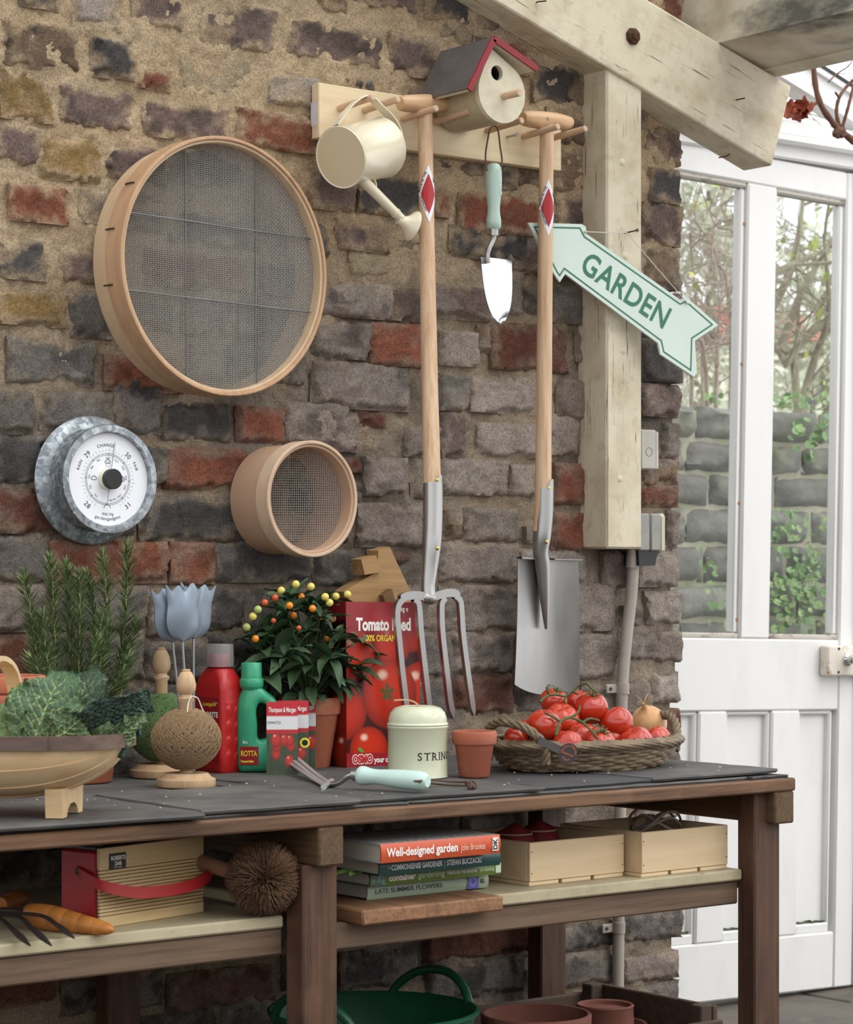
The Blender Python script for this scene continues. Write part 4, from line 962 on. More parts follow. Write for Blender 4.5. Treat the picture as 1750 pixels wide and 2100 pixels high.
g = G(); g.prism(op, -0.003, 0.003, lambda a, b, d: (a, d, b)); pl = obj('sign_plate', g, M_SIGN, sign, smooth=20)
def inset(P, d):
    P = np.array(P); n = len(P); out = []
    area = 0.5 * sum(P[i][0] * P[(i + 1) % n][1] - P[(i + 1) % n][0] * P[i][1] for i in range(n)); sgn = 1 if area > 0 else -1
    for i in range(n):
        a, b, c_ = P[i - 1], P[i], P[(i + 1) % n]; e1 = (b - a) / np.linalg.norm(b - a); e2 = (c_ - b) / np.linalg.norm(c_ - b)
        n1 = sgn * np.array([-e1[1], e1[0]]); n2 = sgn * np.array([-e2[1], e2[0]]); k = n1 + n2; k = k / max(0.35, (k @ n1)); out.append(b + k * d)
    return np.array(out)
sp_ = [op[i] for i in (0, 1, 3, 4, 5, 6, 7, 9, 10, 11, 12, 13, 14)]
ia, ib = inset(sp_, 0.0062), inset(sp_, 0.0092)
g = G(); g.grid(np.stack([np.stack([q[:, 0], np.full(len(q), -0.0034), q[:, 1]], -1) for q in (ia, ib)], 0), cv=True); obj('border_line', g, M_SIGNG, sign, smooth=0)
ta, tb = SL(1186, 553), SL(1358, 674)
tt = text('GARDEN', 0.062, bold=0.0011, space=1.06); w_ = np.concatenate(tt.v)[:, 0].max(); tx = (tb - ta); tt.warp(lambda V: V * [tx.length / w_, 1.0, 1]); tt.xf(frame((ta.x, -0.0036, ta.z), tx, Vector((-tx.z, 0, tx.x)))); obj('lettering', tt, M_SIGNG, sign)
M_STRING = mk('white_string', (214, 208, 196), 0.9)
h1, h2, nl = SL(1198, 476, 0.006), SL(1407, 622, 0.006), sinv @ (W(1286, 477, -0.103) - sg0)
for a, b in ((h1, nl), (h2, nl)):
    g = G(); g.tube([a + Vector((0, 0.006, -0.002)), a, a.lerp(b, 0.5) + Vector((0, 0, -0.001)), b], 0.0009, 6); g.ball(a, 0.0028, 8, 6); obj('string', g, M_STRING, sign)
nail = thing('nail', 'long thin nail in the cream post holding the sign string', 'nail', W(1285, 478, -0.078))
g = G(); g.tube([(-0.001, 0.012, 0), (0.0, -0.030, 0.002)], 0.0016, 8); g.lathe([(0.0005, 0.002), (0.0036, 0.0015), (0.0036, 0)], 10, ax='y', c=(0, -0.030, 0.002)); obj('shank', g, M_STEELDARK, nail)

# electric boxes and conduit
M_ALU = mk('grey_painted_metal', (176, 170, 160), 0.45, 0.3, [('noise', (150, 144, 134), 30.0, 0.45, 0.75, 0.5)])
M_ALUD = mk('grey_cast_metal', (146, 144, 138), 0.45, 0.4, [('noise', (110, 108, 104), 30.0, 0.45, 0.75, 0.5)])
a = W(1318, 922, -0.045)
jb = thing('junction_box', 'small cream grey square junction box beside the post', 'junction box', (a.x, 0, a.z))
zt, zl = W(1330, 881, -0.045).z - a.z, W(1330, 963, -0.045).z - a.z; xr = W(1348, 920, -0.045).x - a.x
g = G(); g.box((-0.004, -0.045, zl), (xr, 0.004, zt), 0.003); obj('case', g, M_ALU, jb)
g = G(); g.prism([(xr, -0.043), (xr + 0.012, -0.036), (xr + 0.016, 0.0), (xr, 0.0)], zl + 0.003, zt - 0.003, lambda x, y, d: (x, y, d)); obj('cover_edge', g, M_ALU, jb, smooth=20)
g = G(); ringl = [(0.0085 * math.cos(t) + xr * 0.45, -0.0453, 0.0085 * math.sin(t) - 0.004) for t in np.linspace(0, 2 * np.pi, 24, endpoint=False)]; g.tube(ringl, 0.0005, 5, closed=True); obj('knockout', g, mk('dark_groove', (120, 112, 102), 0.7), jb)
a = W(1312, 1100, -0.055)
sk = thing('switch_box', 'grey metal switch box with a rounded foot below the post', 'switch box', (a.x, 0, a.z))
zt, zm, zl = [W(1330, y, -0.055).z - a.z for y in (1053, 1130, 1160)]; xr = W(1357, 1100, -0.055).x - a.x
g = G(); g.box((0, -0.055, zm), (xr * 0.5, 0.004, zt), 0.003); g.box((xr * 0.5 + 0.001, -0.055, zm), (xr, 0.004, zt), 0.003); obj('case', g, M_ALUD, sk)
g = G(); g.box((xr, -0.05, zm - 0.004), (xr + 0.020, 0.004, zt + 0.001), 0.006); obj('side_cover', g, mk('cream_bakelite', (196, 188, 168), 0.4), sk)
g = G(); g.prism([(0.002, zm), (xr, zm), (xr - 0.008, zm - 0.012), (xr - 0.012, zl), (0.004, zl)], -0.05, 0.0, lambda x, z, d: (x, d, z)); obj('foot', g, M_BLACK, sk, smooth=30)
pipe = thing('conduit_pipe', 'grey metal conduit pipe running down the wall behind the bench', 'pipe', W(1275, 1420, -0.022))
O = Vector(pipe.location)
M_PIPE = mk('grey_painted_conduit', (166, 156, 148), 0.5, 0.2, [('noise', (136, 124, 114), 12.0, 0.45, 0.7, 0.6)])
P = smooth_pts([W(1300, 1118, -0.03) - O, W(1297, 1200, -0.028) - O, W(1284, 1320, -0.024) - O, W(1276, 1420, -0.022) - O, W(1274, 1560, -0.022) - O, W(1270, 1800, -0.022) - O, W(1268, 2000, -0.022) - O, Vector((W(1267, 2100, -0.022).x - O.x, 0, -O.z + 0.01))], 50)
g = G(); g.tube(P, 0.0118, 18); obj('tube', g, M_PIPE, pipe)
g = G(); g.tube([W(1300, 1120, -0.03) - O, W(1297, 1165, -0.029) - O], 0.0128, 18); obj('coupling', g, M_PIPE, pipe)
for px, py in ((1277, 1412), (1269, 1902)):
    c = W(px, py, -0.022) - O; g = G(); g.lathe([(0.0118, -0.012), (0.0134, -0.011), (0.0134, 0.011), (0.0118, 0.012)], 20, c=c); g.box((c.x - 0.040, 0.0015, c.z - 0.009), (c.x + 0.016, 0.0055, c.z + 0.009), 0.002)
    cl = obj('saddle_clip', g, M_PIPE, pipe); g = G(); g.lathe([(0.0005, 0.003), (0.003, 0.003), (0.0038, 0.0)], 10, ax='y', c=(c.x - 0.03, 0.0015, c.z)); obj('screw', g, M_STEELDARK, cl)
# ------------------------------------------------------------------ things standing on the bench
ZT_ = 0.6340
def at(px, py, z=ZT_): return Z(px, py, z)
def terra(name, base=(178, 104, 76), pale=(206, 150, 124)):
    return mk(name, base, 0.85, 0, [('noise', pale, 14.0, 0.48, 0.75, 0.6), ('noise', (140, 84, 64), 50.0, 0.55, 0.75, 0.4)], [(120.0, 0.25, 0.0015)], 'World')
M_TERRA = terra('terracotta'); M_TERRA2 = terra('terracotta_red', (164, 92, 70), (186, 124, 100)); M_SOIL = mk('potting_soil', (52, 42, 34), 0.95, 0, [('noise', (90, 74, 58), 120.0, 0.55, 0.7, 0.6)], [(90.0, 0.8, 0.006)])
def pot_mesh(rb, rt, h, rim_h, lip, th=0.006):
    return [(0.001, 0.0), (rb - 0.003, 0.0), (rb, 0.003), (rt - lip, h - rim_h), (rt - lip + 0.001, h - rim_h + 0.001), (rt - 0.001, h - rim_h + 0.0015), (rt, h - rim_h + 0.004), (rt + 0.001, h - 0.004), (rt - 0.001, h - 0.0005), (rt - th * 0.5, h), (rt - th, h - 0.001), (rt - th - 0.001, h - 0.006), (rb - th * 0.5, 0.012), (0.001, 0.012)]
def pot(name, label, c, rb, rt, h, rim_h, lip, mat, soil=True, rot=(0, 0, 0)):
    t = thing(name, label, 'plant pot', c, rot)
    g = G(); g.lathe(pot_mesh(rb, rt, h, rim_h, lip), 48); obj('clay_pot', g, mat, t)
    if soil: g = G(); g.lathe([(0.001, h - 0.012), (rt * 0.5, h - 0.014), (rt - 0.0075, h - 0.016), (rt - 0.0075, h - 0.02)], 32); obj('soil', g, M_SOIL, t)
    return t
c = at(973, 1593); pot('clay_pot_small', 'small empty terracotta pot between the string tin and the basket', c, 0.0255, 0.0365, 0.076, 0.023, 0.0045, M_TERRA2, False)
# nested stack of clay pots at the left edge
stackc = at(-6, 1628); zz = ZT_
for k, (rb, rt, h) in enumerate(((0.056, 0.074, 0.125), (0.054, 0.0735, 0.125), (0.053, 0.073, 0.125))):
    pot('nested_clay_pot', ['lowest terracotta pot of the nested stack behind the trug', 'middle terracotta pot of the nested stack behind the trug', 'topmost terracotta pot of the nested stack behind the trug'][k], (stackc.x, stackc.y, zz), rb, rt, h, 0.026, 0.005, M_TERRA if k != 1 else M_TERRA2, False); zz += 0.0275

# twine on turned wooden stands
M_TURN = wood('turned_oak', (202, 170, 134), (164, 128, 94), 'z', 90, 0.6, 0.6, coords='World')
M_JUTE = mk('brown_jute', (142, 114, 80), 0.95, 0, [('noise', (98, 76, 52), 300.0, 0.4, 0.7, 0.7, 3), ('noise', (176, 150, 112), 600.0, 0.55, 0.75, 0.5, 2)], (), sheen=0.3)
M_JUTEG = mk('green_jute', (84, 112, 62), 0.95, 0, [('noise', (52, 76, 42), 300.0, 0.4, 0.7, 0.7, 3), ('noise', (120, 146, 92), 600.0, 0.55, 0.75, 0.5, 2)], (), sheen=0.3)
def wind(rx, rz, core, turns, per, tr, seed):
    r_ = np.random.default_rng(seed); P = []
    for k in range(turns):
        tilt = 0.95 + 0.28 * math.sin(k * 0.11) + r_.uniform(-0.05, 0.05); az = k * 2.39996 * 0.115 + r_.uniform(-0.02, 0.02)
        t = np.linspace(0, 2 * np.pi, per, endpoint=False)
        x = np.cos(t); y = np.sin(t) * math.cos(tilt); z = np.sin(t) * math.sin(tilt)
        X = x * math.cos(az) - y * math.sin(az); Y = x * math.sin(az) + y * math.cos(az)
        q = np.sqrt(X * X + Y * Y); lim = core / rx
        s = np.where(q < lim, lim / np.maximum(q, 1e-6), 1.0); k2 = 1 + 0.012 * r_.random()
        bul = 1.0 + 0.08 * (1 - z * z)
        P.append(np.stack([X * s * rx * k2 * bul / 1.08, Y * s * rx * k2 * bul / 1.08, z * rz * k2], -1))
    return np.concatenate(P)
def twine(name, label, c, base_r, base_h, ball_c, rx, rz, fin, h, mat, seed):
    t = thing(name, label, 'twine', c)
    g = G(); g.lathe([(0.001, 0), (base_r - 0.001, 0), (base_r, 0.002), (base_r, base_h * 0.55), (base_r - 0.003, base_h * 0.62), (base_r - 0.006, base_h * 0.66), (base_r - 0.012, base_h), (0.001, base_h)], 48); obj('stand_base', g, M_TURN, t)
    zc = ball_c + rz * 0.9; zf = h - fin
    s = 0.0115
    prof = [(0.001, base_h), (s * 0.9, base_h), (s * 0.9, zf - 0.010), (s * 1.15, zf - 0.006), (s * 1.15, zf - 0.003), (s * 0.85, zf - 0.001), (s * 0.8, zf + 0.002), (s * 1.05, zf + 0.005), (s * 1.30, zf + fin * 0.22), (s * 1.36, zf + fin * 0.42), (s * 1.16, zf + fin * 0.68), (s * 0.78, zf + fin * 0.88), (s * 0.55, zf + fin * 0.92), (s * 0.60, zf + fin * 0.96), (s * 0.5, h), (0.001, h)]
    g = G(); g.lathe(prof, 28); obj('spindle', g, M_TURN, t)
    g = G(); g.ball((0, 0, ball_c), (rx * 0.965, rx * 0.965, rz * 0.965), 40, 24); P = wind(rx, rz, s * 1.2, 150, 40, 0.001, seed); g.tube(P + [0, 0, ball_c], 0.00105, 4, cap=False); ob = obj('twine_ball', g, mat, t, smooth=60)
    return t
tb_ = at(382, 1612); bt = twine('twine_ball_stand', 'ball of brown jute twine on a turned wooden stand', tb_, 0.0465, 0.021, 0.0745, 0.0545, 0.049, 0.042, 0.184, M_JUTE, 5)
tg_ = at(331, 1592); gt = twine('twine_ball_stand', 'ball of green jute twine on a turned wooden stand', tg_, 0.052, 0.021, 0.082, 0.0560, 0.0580, 0.045, 0.213, M_JUTEG, 9)
g = G(); g.tube(smooth_pts([(0.012, -0.008, 0.139), (0.0, -0.016, 0.142), (-0.006, -0.016, 0.132), (-0.012, -0.022, 0.118)], 16), 0.0011, 6); g.tube(smooth_pts([(0.004, -0.014, 0.141), (0.014, -0.012, 0.138), (0.024, -0.01, 0.12), (0.026, -0.014, 0.114)], 16), 0.0011, 6); obj('tie_string', g, M_STRING, bt)
g = G(); g.tube([(0.0125 * math.cos(a), 0.0125 * math.sin(a), 0.1635 + 0.002 * math.sin(a * 3)) for a in np.linspace(0, 6.3, 20)], 0.0011, 6); obj('tie_string', g, M_STRING, gt)

# metal tulip stakes
M_TULIP = mk('grey_blue_pewter', (134, 145, 158), 0.4, 0.55, [('noise', (112, 122, 134), 30.0, 0.4, 0.7, 0.5)], (), rough_noise=(30.0, 0.3, 0.5))
def tulip(label, px, py, s, y, roll, foot, dy=0.0):
    hc = W(px, py, y); fz = at(*foot) if False else None
    base = Vector((W(foot, 1400, y).x, y, ZT_ + 0.0008))
    t = thing('tulip_stake', label, 'garden ornament', base, group='metal tulip stakes')
    h = hc - base
    w, hh = 0.070 * s, 0.094 * s
    Mr = Matrix.Rotation(roll, 3, 'Y')
    nu, nv = 41, 18; Pf = np.zeros((nv, nu, 3))
    for i in range(nv):
        v = i / (nv - 1); wv = 0.44 * math.sqrt(max(0.0, 1 - (1 - min(v / 0.36, 1)) ** 2)) + 0.0; wv += 0.065 * max(0.0, (v - 0.62) / 0.38) ** 2 - 0.02 * math.exp(-((v - 0.62) / 0.12) ** 2)
        for j in range(nu):
            u = 2 * j / (nu - 1) - 1; zt = 0.92 - 0.05 * math.cos(u * math.pi * 3) + 0.01 * u * u
            Pf[i, j] = Mr @ Vector((u * max(wv, 0.01) * w, -0.009 * s * (1 - u * u) * math.sin(math.pi * min(v * 0.8 + 0.12, 1)), (v * (1 + (zt - 1) * v ** 3) - 0.5) * hh)) + h
    g = G(); g.grid(Pf); g.grid((Pf + [0, 0.0022, 0])[:, ::-1])
    ring = [(0, j) for j in range(nu)] + [(i, nu - 1) for i in range(1, nv)] + [(nv - 1, j) for j in range(nu - 2, -1, -1)] + [(i, 0) for i in range(nv - 2, 0, -1)]
    ra = np.array([Pf[i, j] for i, j in ring]); g.grid(np.stack([ra, ra + [0, 0.0022, 0]], 0), cv=True)
    obj('tulip_head', g, M_TULIP, t, smooth=50)
    lo = Mr @ Vector((0, 0.001, -0.46 * hh)) + h
    g = G(); g.tube([lo, lo * 0.5, (0, 0, 0)], 0.0021, 8); obj('stem', g, M_WIRE, t)
tulip('grey metal tulip stake, frontmost of three, pointed top towards the left', 376, 1257, 1.0, -0.175, R(2), 392)
tulip('grey metal tulip stake, leftmost and half hidden behind the front one', 350, 1260, 0.98, -0.158, R(-5), 384)
tulip('grey metal tulip stake, rightmost and hidden behind the front one', 402, 1252, 1.0, -0.150, R(6), 398)

# red fertiliser bottle
M_REDP = mk('red_plastic', (178, 28, 30), 0.35, 0, [('noise', (160, 24, 26), 20.0, 0.4, 0.7, 0.4)], (), coat=0.2); M_CLEAR = mk('frosted_clear_plastic', (232, 226, 228), 0.25, trans=0.85, ior=1.3); M_YEL = mk('yellow_print', (236, 208, 60), 0.4); M_WPRINT = mk('white_print', (238, 232, 226), 0.45); M_DKRED = mk('dark_red_label', (150, 26, 34), 0.35)
def rrect(hx, hy, r, n=6):
    out = []
    for cx_, cy_, a0 in ((hx - r, hy - r, 0), (-hx + r, hy - r, 90), (-hx + r, -hy + r, 180), (hx - r, -hy + r, 270)):
        for k in range(n + 1): a = R(a0 + 90 * k / n); out.append((cx_ + r * math.cos(a), cy_ + r * math.sin(a)))
    return out
rb_ = at(450, 1583)
rbt = thing('fertiliser_bottle', 'red plastic tomato fertiliser bottle with clear measuring cap', 'bottle', rb_, (0, 0, R(9)))
secs = [(0.0235, 0.0325, 0.0, 0.008), (0.0260, 0.0350, 0.004, 0.009), (0.0262, 0.0352, 0.030, 0.009), (0.0262, 0.0352, 0.140, 0.009), (0.0258, 0.0348, 0.148, 0.010), (0.0235, 0.0320, 0.160, 0.012), (0.0200, 0.0240, 0.173, 0.016), (0.0180, 0.0190, 0.178, 0.0178), (0.0180, 0.0190, 0.184, 0.0178)]
rings = np.array([[(x, y, z) for x, y in rrect(hx, hy, r)] for hx, hy, z, r in secs])
g = G(); g.grid(rings, cv=True); g.add(rings[0], [list(range(len(rings[0])))[::-1]]); g.add(rings[-1], [list(range(len(rings[-1])))]); rb_body = obj('bottle_body', g, M_REDP, rbt, smooth=50)
nx_, nz_ = 40, 80                       # dimpled grip face
u = np.linspace(-0.0185, 0.0185, nx_); v = np.linspace(0.012, 0.122, nz_); U, V_ = np.meshgrid(u, v, indexing='ij')
dd = np.zeros_like(U)
for i in range(4):
    for sx in (-1, 1):
        cxd, czd = sx * 0.0105, 0.026 + i * 0.0255; e = ((U - cxd) / 0.0085) ** 2 + ((V_ - czd) / 0.0105) ** 2; dd = np.maximum(dd, np.clip(1 - e, 0, 1) ** 0.5 * (0.5 + 0.5 * np.clip((V_ - czd) / 0.0105 + 0.2, -1, 1)))
frm = sstep(0, 0.004, np.minimum(np.minimum(U + 0.0185, 0.0185 - U), np.minimum(V_ - 0.012, 0.122 - V_)))
g = G(); g.grid(np.stack([U, -0.0352 - 0.0006 * frm + 0 * dd - 0.0022 * dd * frm, V_], -1)); obj('grip_face', g, M_REDP, rb_body, smooth=60)
g = G(); g.lathe([(0.0172, 0.180), (0.0178, 0.184), (0.0178, 0.196), (0.0165, 0.200), (0.001, 0.200)], 28); obj('screw_cap', g, M_REDP, rbt)
g = G(); g.lathe([(0.0245, 0.178), (0.0248, 0.180), (0.0240, 0.214), (0.0225, 0.2165), (0.001, 0.2165), (0.001, 0.2150), (0.0215, 0.2150), (0.0228, 0.213), (0.0235, 0.180), (0.0245, 0.178)], 36); obj('measuring_cap', g, M_CLEAR, rbt)
g = G(); g.box((-0.0272, -0.030, 0.020), (-0.0260, 0.030, 0.128), 0.0005); lab = obj('label', g, M_DKRED, rbt)
LM = lambda y, z: frame((-0.0276, y, z), (0, -1, 0), (0, 0, 1))
for s, sz, y, z, m, sh, b in (('Levington', 0.0085, 0.012, 0.113, M_YEL, 0.35, 0.0002), ('TOMORITE', 0.0125, 0.0288, 0.094, M_WPRINT, 0, 0.0004), ('TOMATO FERTILISER', 0.0052, 0.0282, 0.0855, M_WPRINT, 0, 0.0001), ('1 litre', 0.005, -0.014, 0.117, M_WPRINT, 0, 0)):
    tt = text(s, sz, b, sh); w_ = np.concatenate(tt.v)[:, 0].max()
    if w_ > 0.056: tt.warp(lambda V, k=0.056 / w_: V * [k, 1, 1])
    obj('lettering', tt.xf(LM(y, z)), m, lab)
g = G(); g.add([(-0.0275, 0.029, 0.078), (-0.0275, -0.0285, 0.078), (-0.0275, -0.0285, 0.076), (-0.0275, 0.0, 0.066), (-0.0275, 0.029, 0.070)], [(0, 1, 2, 3, 4)]); obj('yellow_band', g, M_YEL, lab)
M_TOMP = mk('printed_tomato', (206, 60, 40), 0.35)
for y, z, r_ in ((0.016, 0.050, 0.013), (-0.009, 0.052, 0.014), (0.002, 0.034, 0.014)):
    g = G(); g.lathe([(0.0005, 0.0002), (r_, 0.0)], 20, M=frame((-0.0274, y, z), (0, -1, 0), (0, 0, 1))); obj('printed_tomato', g, M_TOMP, lab)

# green bottle with a grip opening
M_GREENP = mk('green_plastic', (56, 158, 118), 0.35, 0, [('noise', (46, 138, 102), 22.0, 0.4, 0.7, 0.4)], (), coat=0.2)
gb_ = at(533, 1584)
gbt = thing('compost_maker_bottle', 'green plastic bottle with a grip opening beside the red bottle', 'bottle', gb_, (0, 0, R(-30)))
outl = [(-0.033, 0.0), (0.037, 0.0), (0.040, 0.006), (0.041, 0.040), (0.041, 0.056), (0.034, 0.070), (0.031, 0.090), (0.033, 0.108), (0.026, 0.124), (0.010, 0.138), (-0.002, 0.145), (-0.026, 0.145), (-0.030, 0.140), (-0.037, 0.120), (-0.039, 0.090), (-0.038, 0.030), (-0.037, 0.006)]
hole = [(0.000, 0.056), (0.012, 0.060), (0.017, 0.078), (0.017, 0.098), (0.010, 0.113), (-0.001, 0.116), (-0.006, 0.104), (-0.004, 0.080), (-0.004, 0.062)]
def sm2(P, n): 
    P = [tuple(p) + (0,) for p in P]; return smooth_pts(P + [P[0]], n + 1)[:-1, :2]
no = 96; O2 = sm2(outl, no)
hc = np.array([0.006, 0.086])
def cast(poly, c, angs):
    res = []
    for a in angs:
        d = np.array([math.cos(a), math.sin(a)]); best = 1e9; n = len(poly)
        for i in range(n):
            p = poly[i] - c; e = poly[(i + 1) % n] - poly[i]; den = d[0] * e[1] - d[1] * e[0]
            if abs(den) < 1e-12: continue
            t = (p[0] * e[1] - p[1] * e[0]) / den; s = (p[0] * d[1] - p[1] * d[0]) / den
            if t > 0 and -1e-9 <= s <= 1 + 1e-9: best = min(best, t)
        res.append(c + d * best)
    return np.array(res)
angs = np.linspace(0, 2 * np.pi, no, endpoint=False); OO = cast(O2, hc, angs); HH = cast(sm2(hole, 60), hc, angs)
def lay(k, y): 
    q = HH + (OO - HH) * k; return np.stack([q[:, 0], np.full(no, y) if np.isscalar(y) else y, q[:, 1]], -1)
def thick(q): return 0.021 * np.clip((1 - ((q[:, 0]) / 0.052) ** 2), 0.35, 1) * np.where(q[:, 1] > 0.11, np.clip(1 - (q[:, 1] - 0.11) / 0.16, 0.6, 1), 1)
rows = []
for k, e in ((0.0, 0.0), (0.04, 0.60), (0.15, 0.86), (0.35, 0.98), (0.6, 1.0), (0.82, 0.92), (0.94, 0.68), (1.0, 0.0)):
    q = HH + (OO - HH) * k; rows.append(lay(k, -thick(q) * e))
for k, e in ((0.94, 0.68), (0.82, 0.92), (0.6, 1.0), (0.35, 0.98), (0.15, 0.86), (0.04, 0.6)):
    q = HH + (OO - HH) * k; rows.append(lay(k, thick(q) * e))
g = G(); g.grid(np.array(rows), cu=True, cv=True); obj('bottle_body', g, M_GREENP, gbt, smooth=60)
g = G(); g.lathe([(0.014, 0.138), (0.0195, 0.144), (0.0205, 0.146), (0.0205, 0.156), (0.0195, 0.158), (0.0175, 0.159), (0.0172, 0.184), (0.016, 0.1855), (0.001, 0.1855)], 32, c=(-0.014, 0, 0)); obj('cap', g, M_GREENP, gbt)
n = 10; V = np.zeros((2, n, 3)); 
g = G(); q = np.linspace(-0.034, -0.004, n)
for i, z in enumerate((0.014, 0.045)): V[i] = np.stack([q, -0.0216 * np.clip(1 - (q / 0.052) ** 2, 0.35, 1) - 0.0006, np.full(n, z)], -1)
g.grid(V); lab2 = obj('label', g, M_DKRED, gbt)
for s, sz, x, z, m in (('ROTTA', 0.013, -0.033, 0.029, M_YEL), ('Compost Maker', 0.0052, -0.033, 0.0185, M_YEL), ("Bio's", 0.007, -0.030, 0.050, M_WPRINT)):
    tt = text(s, sz, 0.0003 if m is M_YEL else 0.0001, sx=0.62); tt.xf(frame((x, 0, z), *FRONT)); tt.warp(lambda V: np.stack([V[:, 0], -0.0216 * np.clip(1 - (V[:, 0] / 0.052) ** 2, 0.35, 1) - 0.0010, V[:, 2]], -1)); obj('lettering', tt, m, lab2)

# seed packets (flat printed paper)
M_PRINT = mk('printed_paper', (255, 255, 255), 0.35, attr=True)
def printed(w, h, res, fn, y=0.0):
    nx = max(2, int(w / res)); nz = max(2, int(h / res)); u = np.linspace(0, 1, nx); v = np.linspace(0, 1, nz); U, V = np.meshgrid(u, v, indexing='ij')
    g = G(); g.hascol = True; g.grid(np.stack([(U - 0.5) * w, np.full_like(U, y), V * h], -1), fn(U, V)); return g
def blend(C, m, col): m = m[..., None]; return C * (1 - m) + lin(col) * m
def tomato_print(C, U, V, asp, cx, cy, r, base=(200, 46, 18), hi=(250, 214, 190)):
    d = np.hypot((U - cx) * asp, V - cy) / r
    m = sstep(1.0, 0.95, d); sh = 1 - 0.62 * d ** 3
    c = lin(base)[None, None] * np.clip(sh, 0.2, 1)[..., None] * (1 + 0.25 * (V - cy)[..., None] / r)
    C = C * (1 - m[..., None]) + c * m[..., None]
    h = sstep(0.20, 0.04, np.hypot((U - cx + 0.25 * r / asp) * asp / 1.3, V - cy - 0.55 * r) / r)
    return blend(C, h * m * 0.85, hi)
def packet_fn(seed):
    def fn(U, V):
        C = np.tile(lin((60, 70, 48)), U.shape + (1,)); C = C * (0.6 + 0.8 * fbm(U * 6 + seed, V * 9, 4)[..., None])
        rr = random.Random(seed)
        for k in range(7): C = tomato_print(C, U, V, 0.62, rr.uniform(0.1, 0.9), rr.uniform(0.05, 0.52), rr.uniform(0.07, 0.11), (186, 48, 40))
        C = blend(C, sstep(0.56, 0.565, V), (176, 34, 40)); C = blend(C, sstep(0.62, 0.625, V), (214, 212, 214)); C = blend(C, sstep(0.80, 0.805, V), (186, 30, 40))
        return C
    return fn
pkts = [(579, 1590, -0.0, R(-34), 0, 'frontmost seed packet with tomatoes printed on it, beside the green bottle'), (601, 1586, -0.0, R(-36), 3, 'middle seed packet of the three, showing a yellow round seal'), (616, 1581, 0.0, R(-38), 5, 'rearmost seed packet of the three, against the clay pot')]
pw, ph = 0.052, 0.122
for k, (px, py, dy, rz, sd, lb) in enumerate(pkts):
    c = at(px, py); t = thing('seed_packet', lb, 'seed packet', c, (R(-5), 0, rz), group='seed packets')
    g = printed(pw, ph, 0.0014, packet_fn(sd)); fr_ = obj('front_print', g, M_PRINT, t)
    g = G(); g.box((-pw / 2, 0.0004, 0), (pw / 2, 0.0022, ph)); obj('packet', g, mk('packet_paper', (210, 204, 200), 0.5), t)
    g = text('Thompson & Morgan', 0.0115, 0.0002, 0.1, 'CENTER', sx=0.46); obj('lettering', g.xf(frame((0, -0.0005, ph * 0.86), *FRONT)), M_WPRINT, fr_)
    g = text('TOMATO' if k == 0 else 'VEGETABLE', 0.006, 0, 0, 'LEFT'); obj('lettering', g.xf(frame((-0.028, -0.0005, ph * 0.70), *FRONT)), M_INK, fr_)
    if k == 1:
        g = G(); g.lathe([(0.0005, 0.0006), (0.0085, 0.0005)], 24, ax='y', c=(0.020, 0, ph * 0.42)); obj('seal', g, M_YEL, fr_)
        g = G(); g.lathe([(0.0005, 0.0008), (0.005, 0.0008)], 24, ax='y', c=(0.020, 0, ph * 0.42)); obj('seal', g, mk('green_print', (30, 70, 50), 0.5), fr_)

# tomato feed box
bx0 = at(711, 1576)
bw, bd, bh = 0.163, 0.052, 0.287
box = thing('tomato_feed_box', 'red cardboard tomato feed box printed with tomatoes', 'box', bx0, (R(-1.5), R(0.8), R(1)))
def feed(U, V):
    asp = bw / bh
    C = np.tile(lin((58, 10, 10)), U.shape + (1,))
    for cx_, cy_, r_ in ((0.90, 0.80, 0.11), (0.12, 0.68, 0.155), (0.62, 0.74, 0.145), (1.02, 0.44, 0.20), (-0.02, 0.33, 0.165), (0.58, 0.44, 0.215), (0.30, 0.10, 0.150)): C = tomato_print(C, U, V, asp, cx_, cy_, r_)
    gr = sstep(0.70, 0.86, V + 0.05 * (U - 0.5)); top = lin((150, 40, 46))[None, None] * (0.85 + 0.5 * np.exp(-((U - 0.55) / 0.25) ** 2 - ((V - 0.87) / 0.06) ** 2))[..., None]
    C = C * (1 - gr[..., None]) + top * gr[..., None]
    st = sstep(0.045, 0.01, np.abs(np.hypot((U - 0.55) * asp, V - 0.45) - 0.02 * np.sin(5 * np.arctan2(V - 0.45, (U - 0.55) * asp)) - 0.018))
    C = blend(C, st * sstep(0.06, 0.05, np.hypot((U - 0.55) * asp, V - 0.45)), (84, 88, 40))
    C = blend(C, sstep(0.092, 0.088, V + 0.01 * U), (150, 28, 40))
    return C
g = printed(bw, bh, 0.0013, feed, -0.0004); g.warp(lambda V: V + [bw / 2, 0, 0]); ff = obj('front_print', g, M_PRINT, box)
def feedside(U, V):
    C = np.tile(lin((54, 10, 10)), U.shape + (1,)); C = tomato_print(C, U, V, 0.18, 0.9, 0.33, 0.16, (150, 40, 24)); C = tomato_print(C, U, V, 0.18, 0.9, 0.10, 0.12, (150, 40, 24))
    return blend(C, sstep(0.88, 0.9, V), (120, 24, 30))
g = printed(bd, bh, 0.002, feedside); g.xf(frame((-0.0004, bd / 2, 0), (0, -1, 0), (0, 0, 1)) @ Matrix.Rotation(R(-90), 4, 'X')); obj('side_print', g, M_PRINT, box)
g = G(); g.box((0, 0, 0), (bw, bd, bh), 0.001); obj('carton', g, mk('red_carton', (122, 26, 32), 0.45), box)
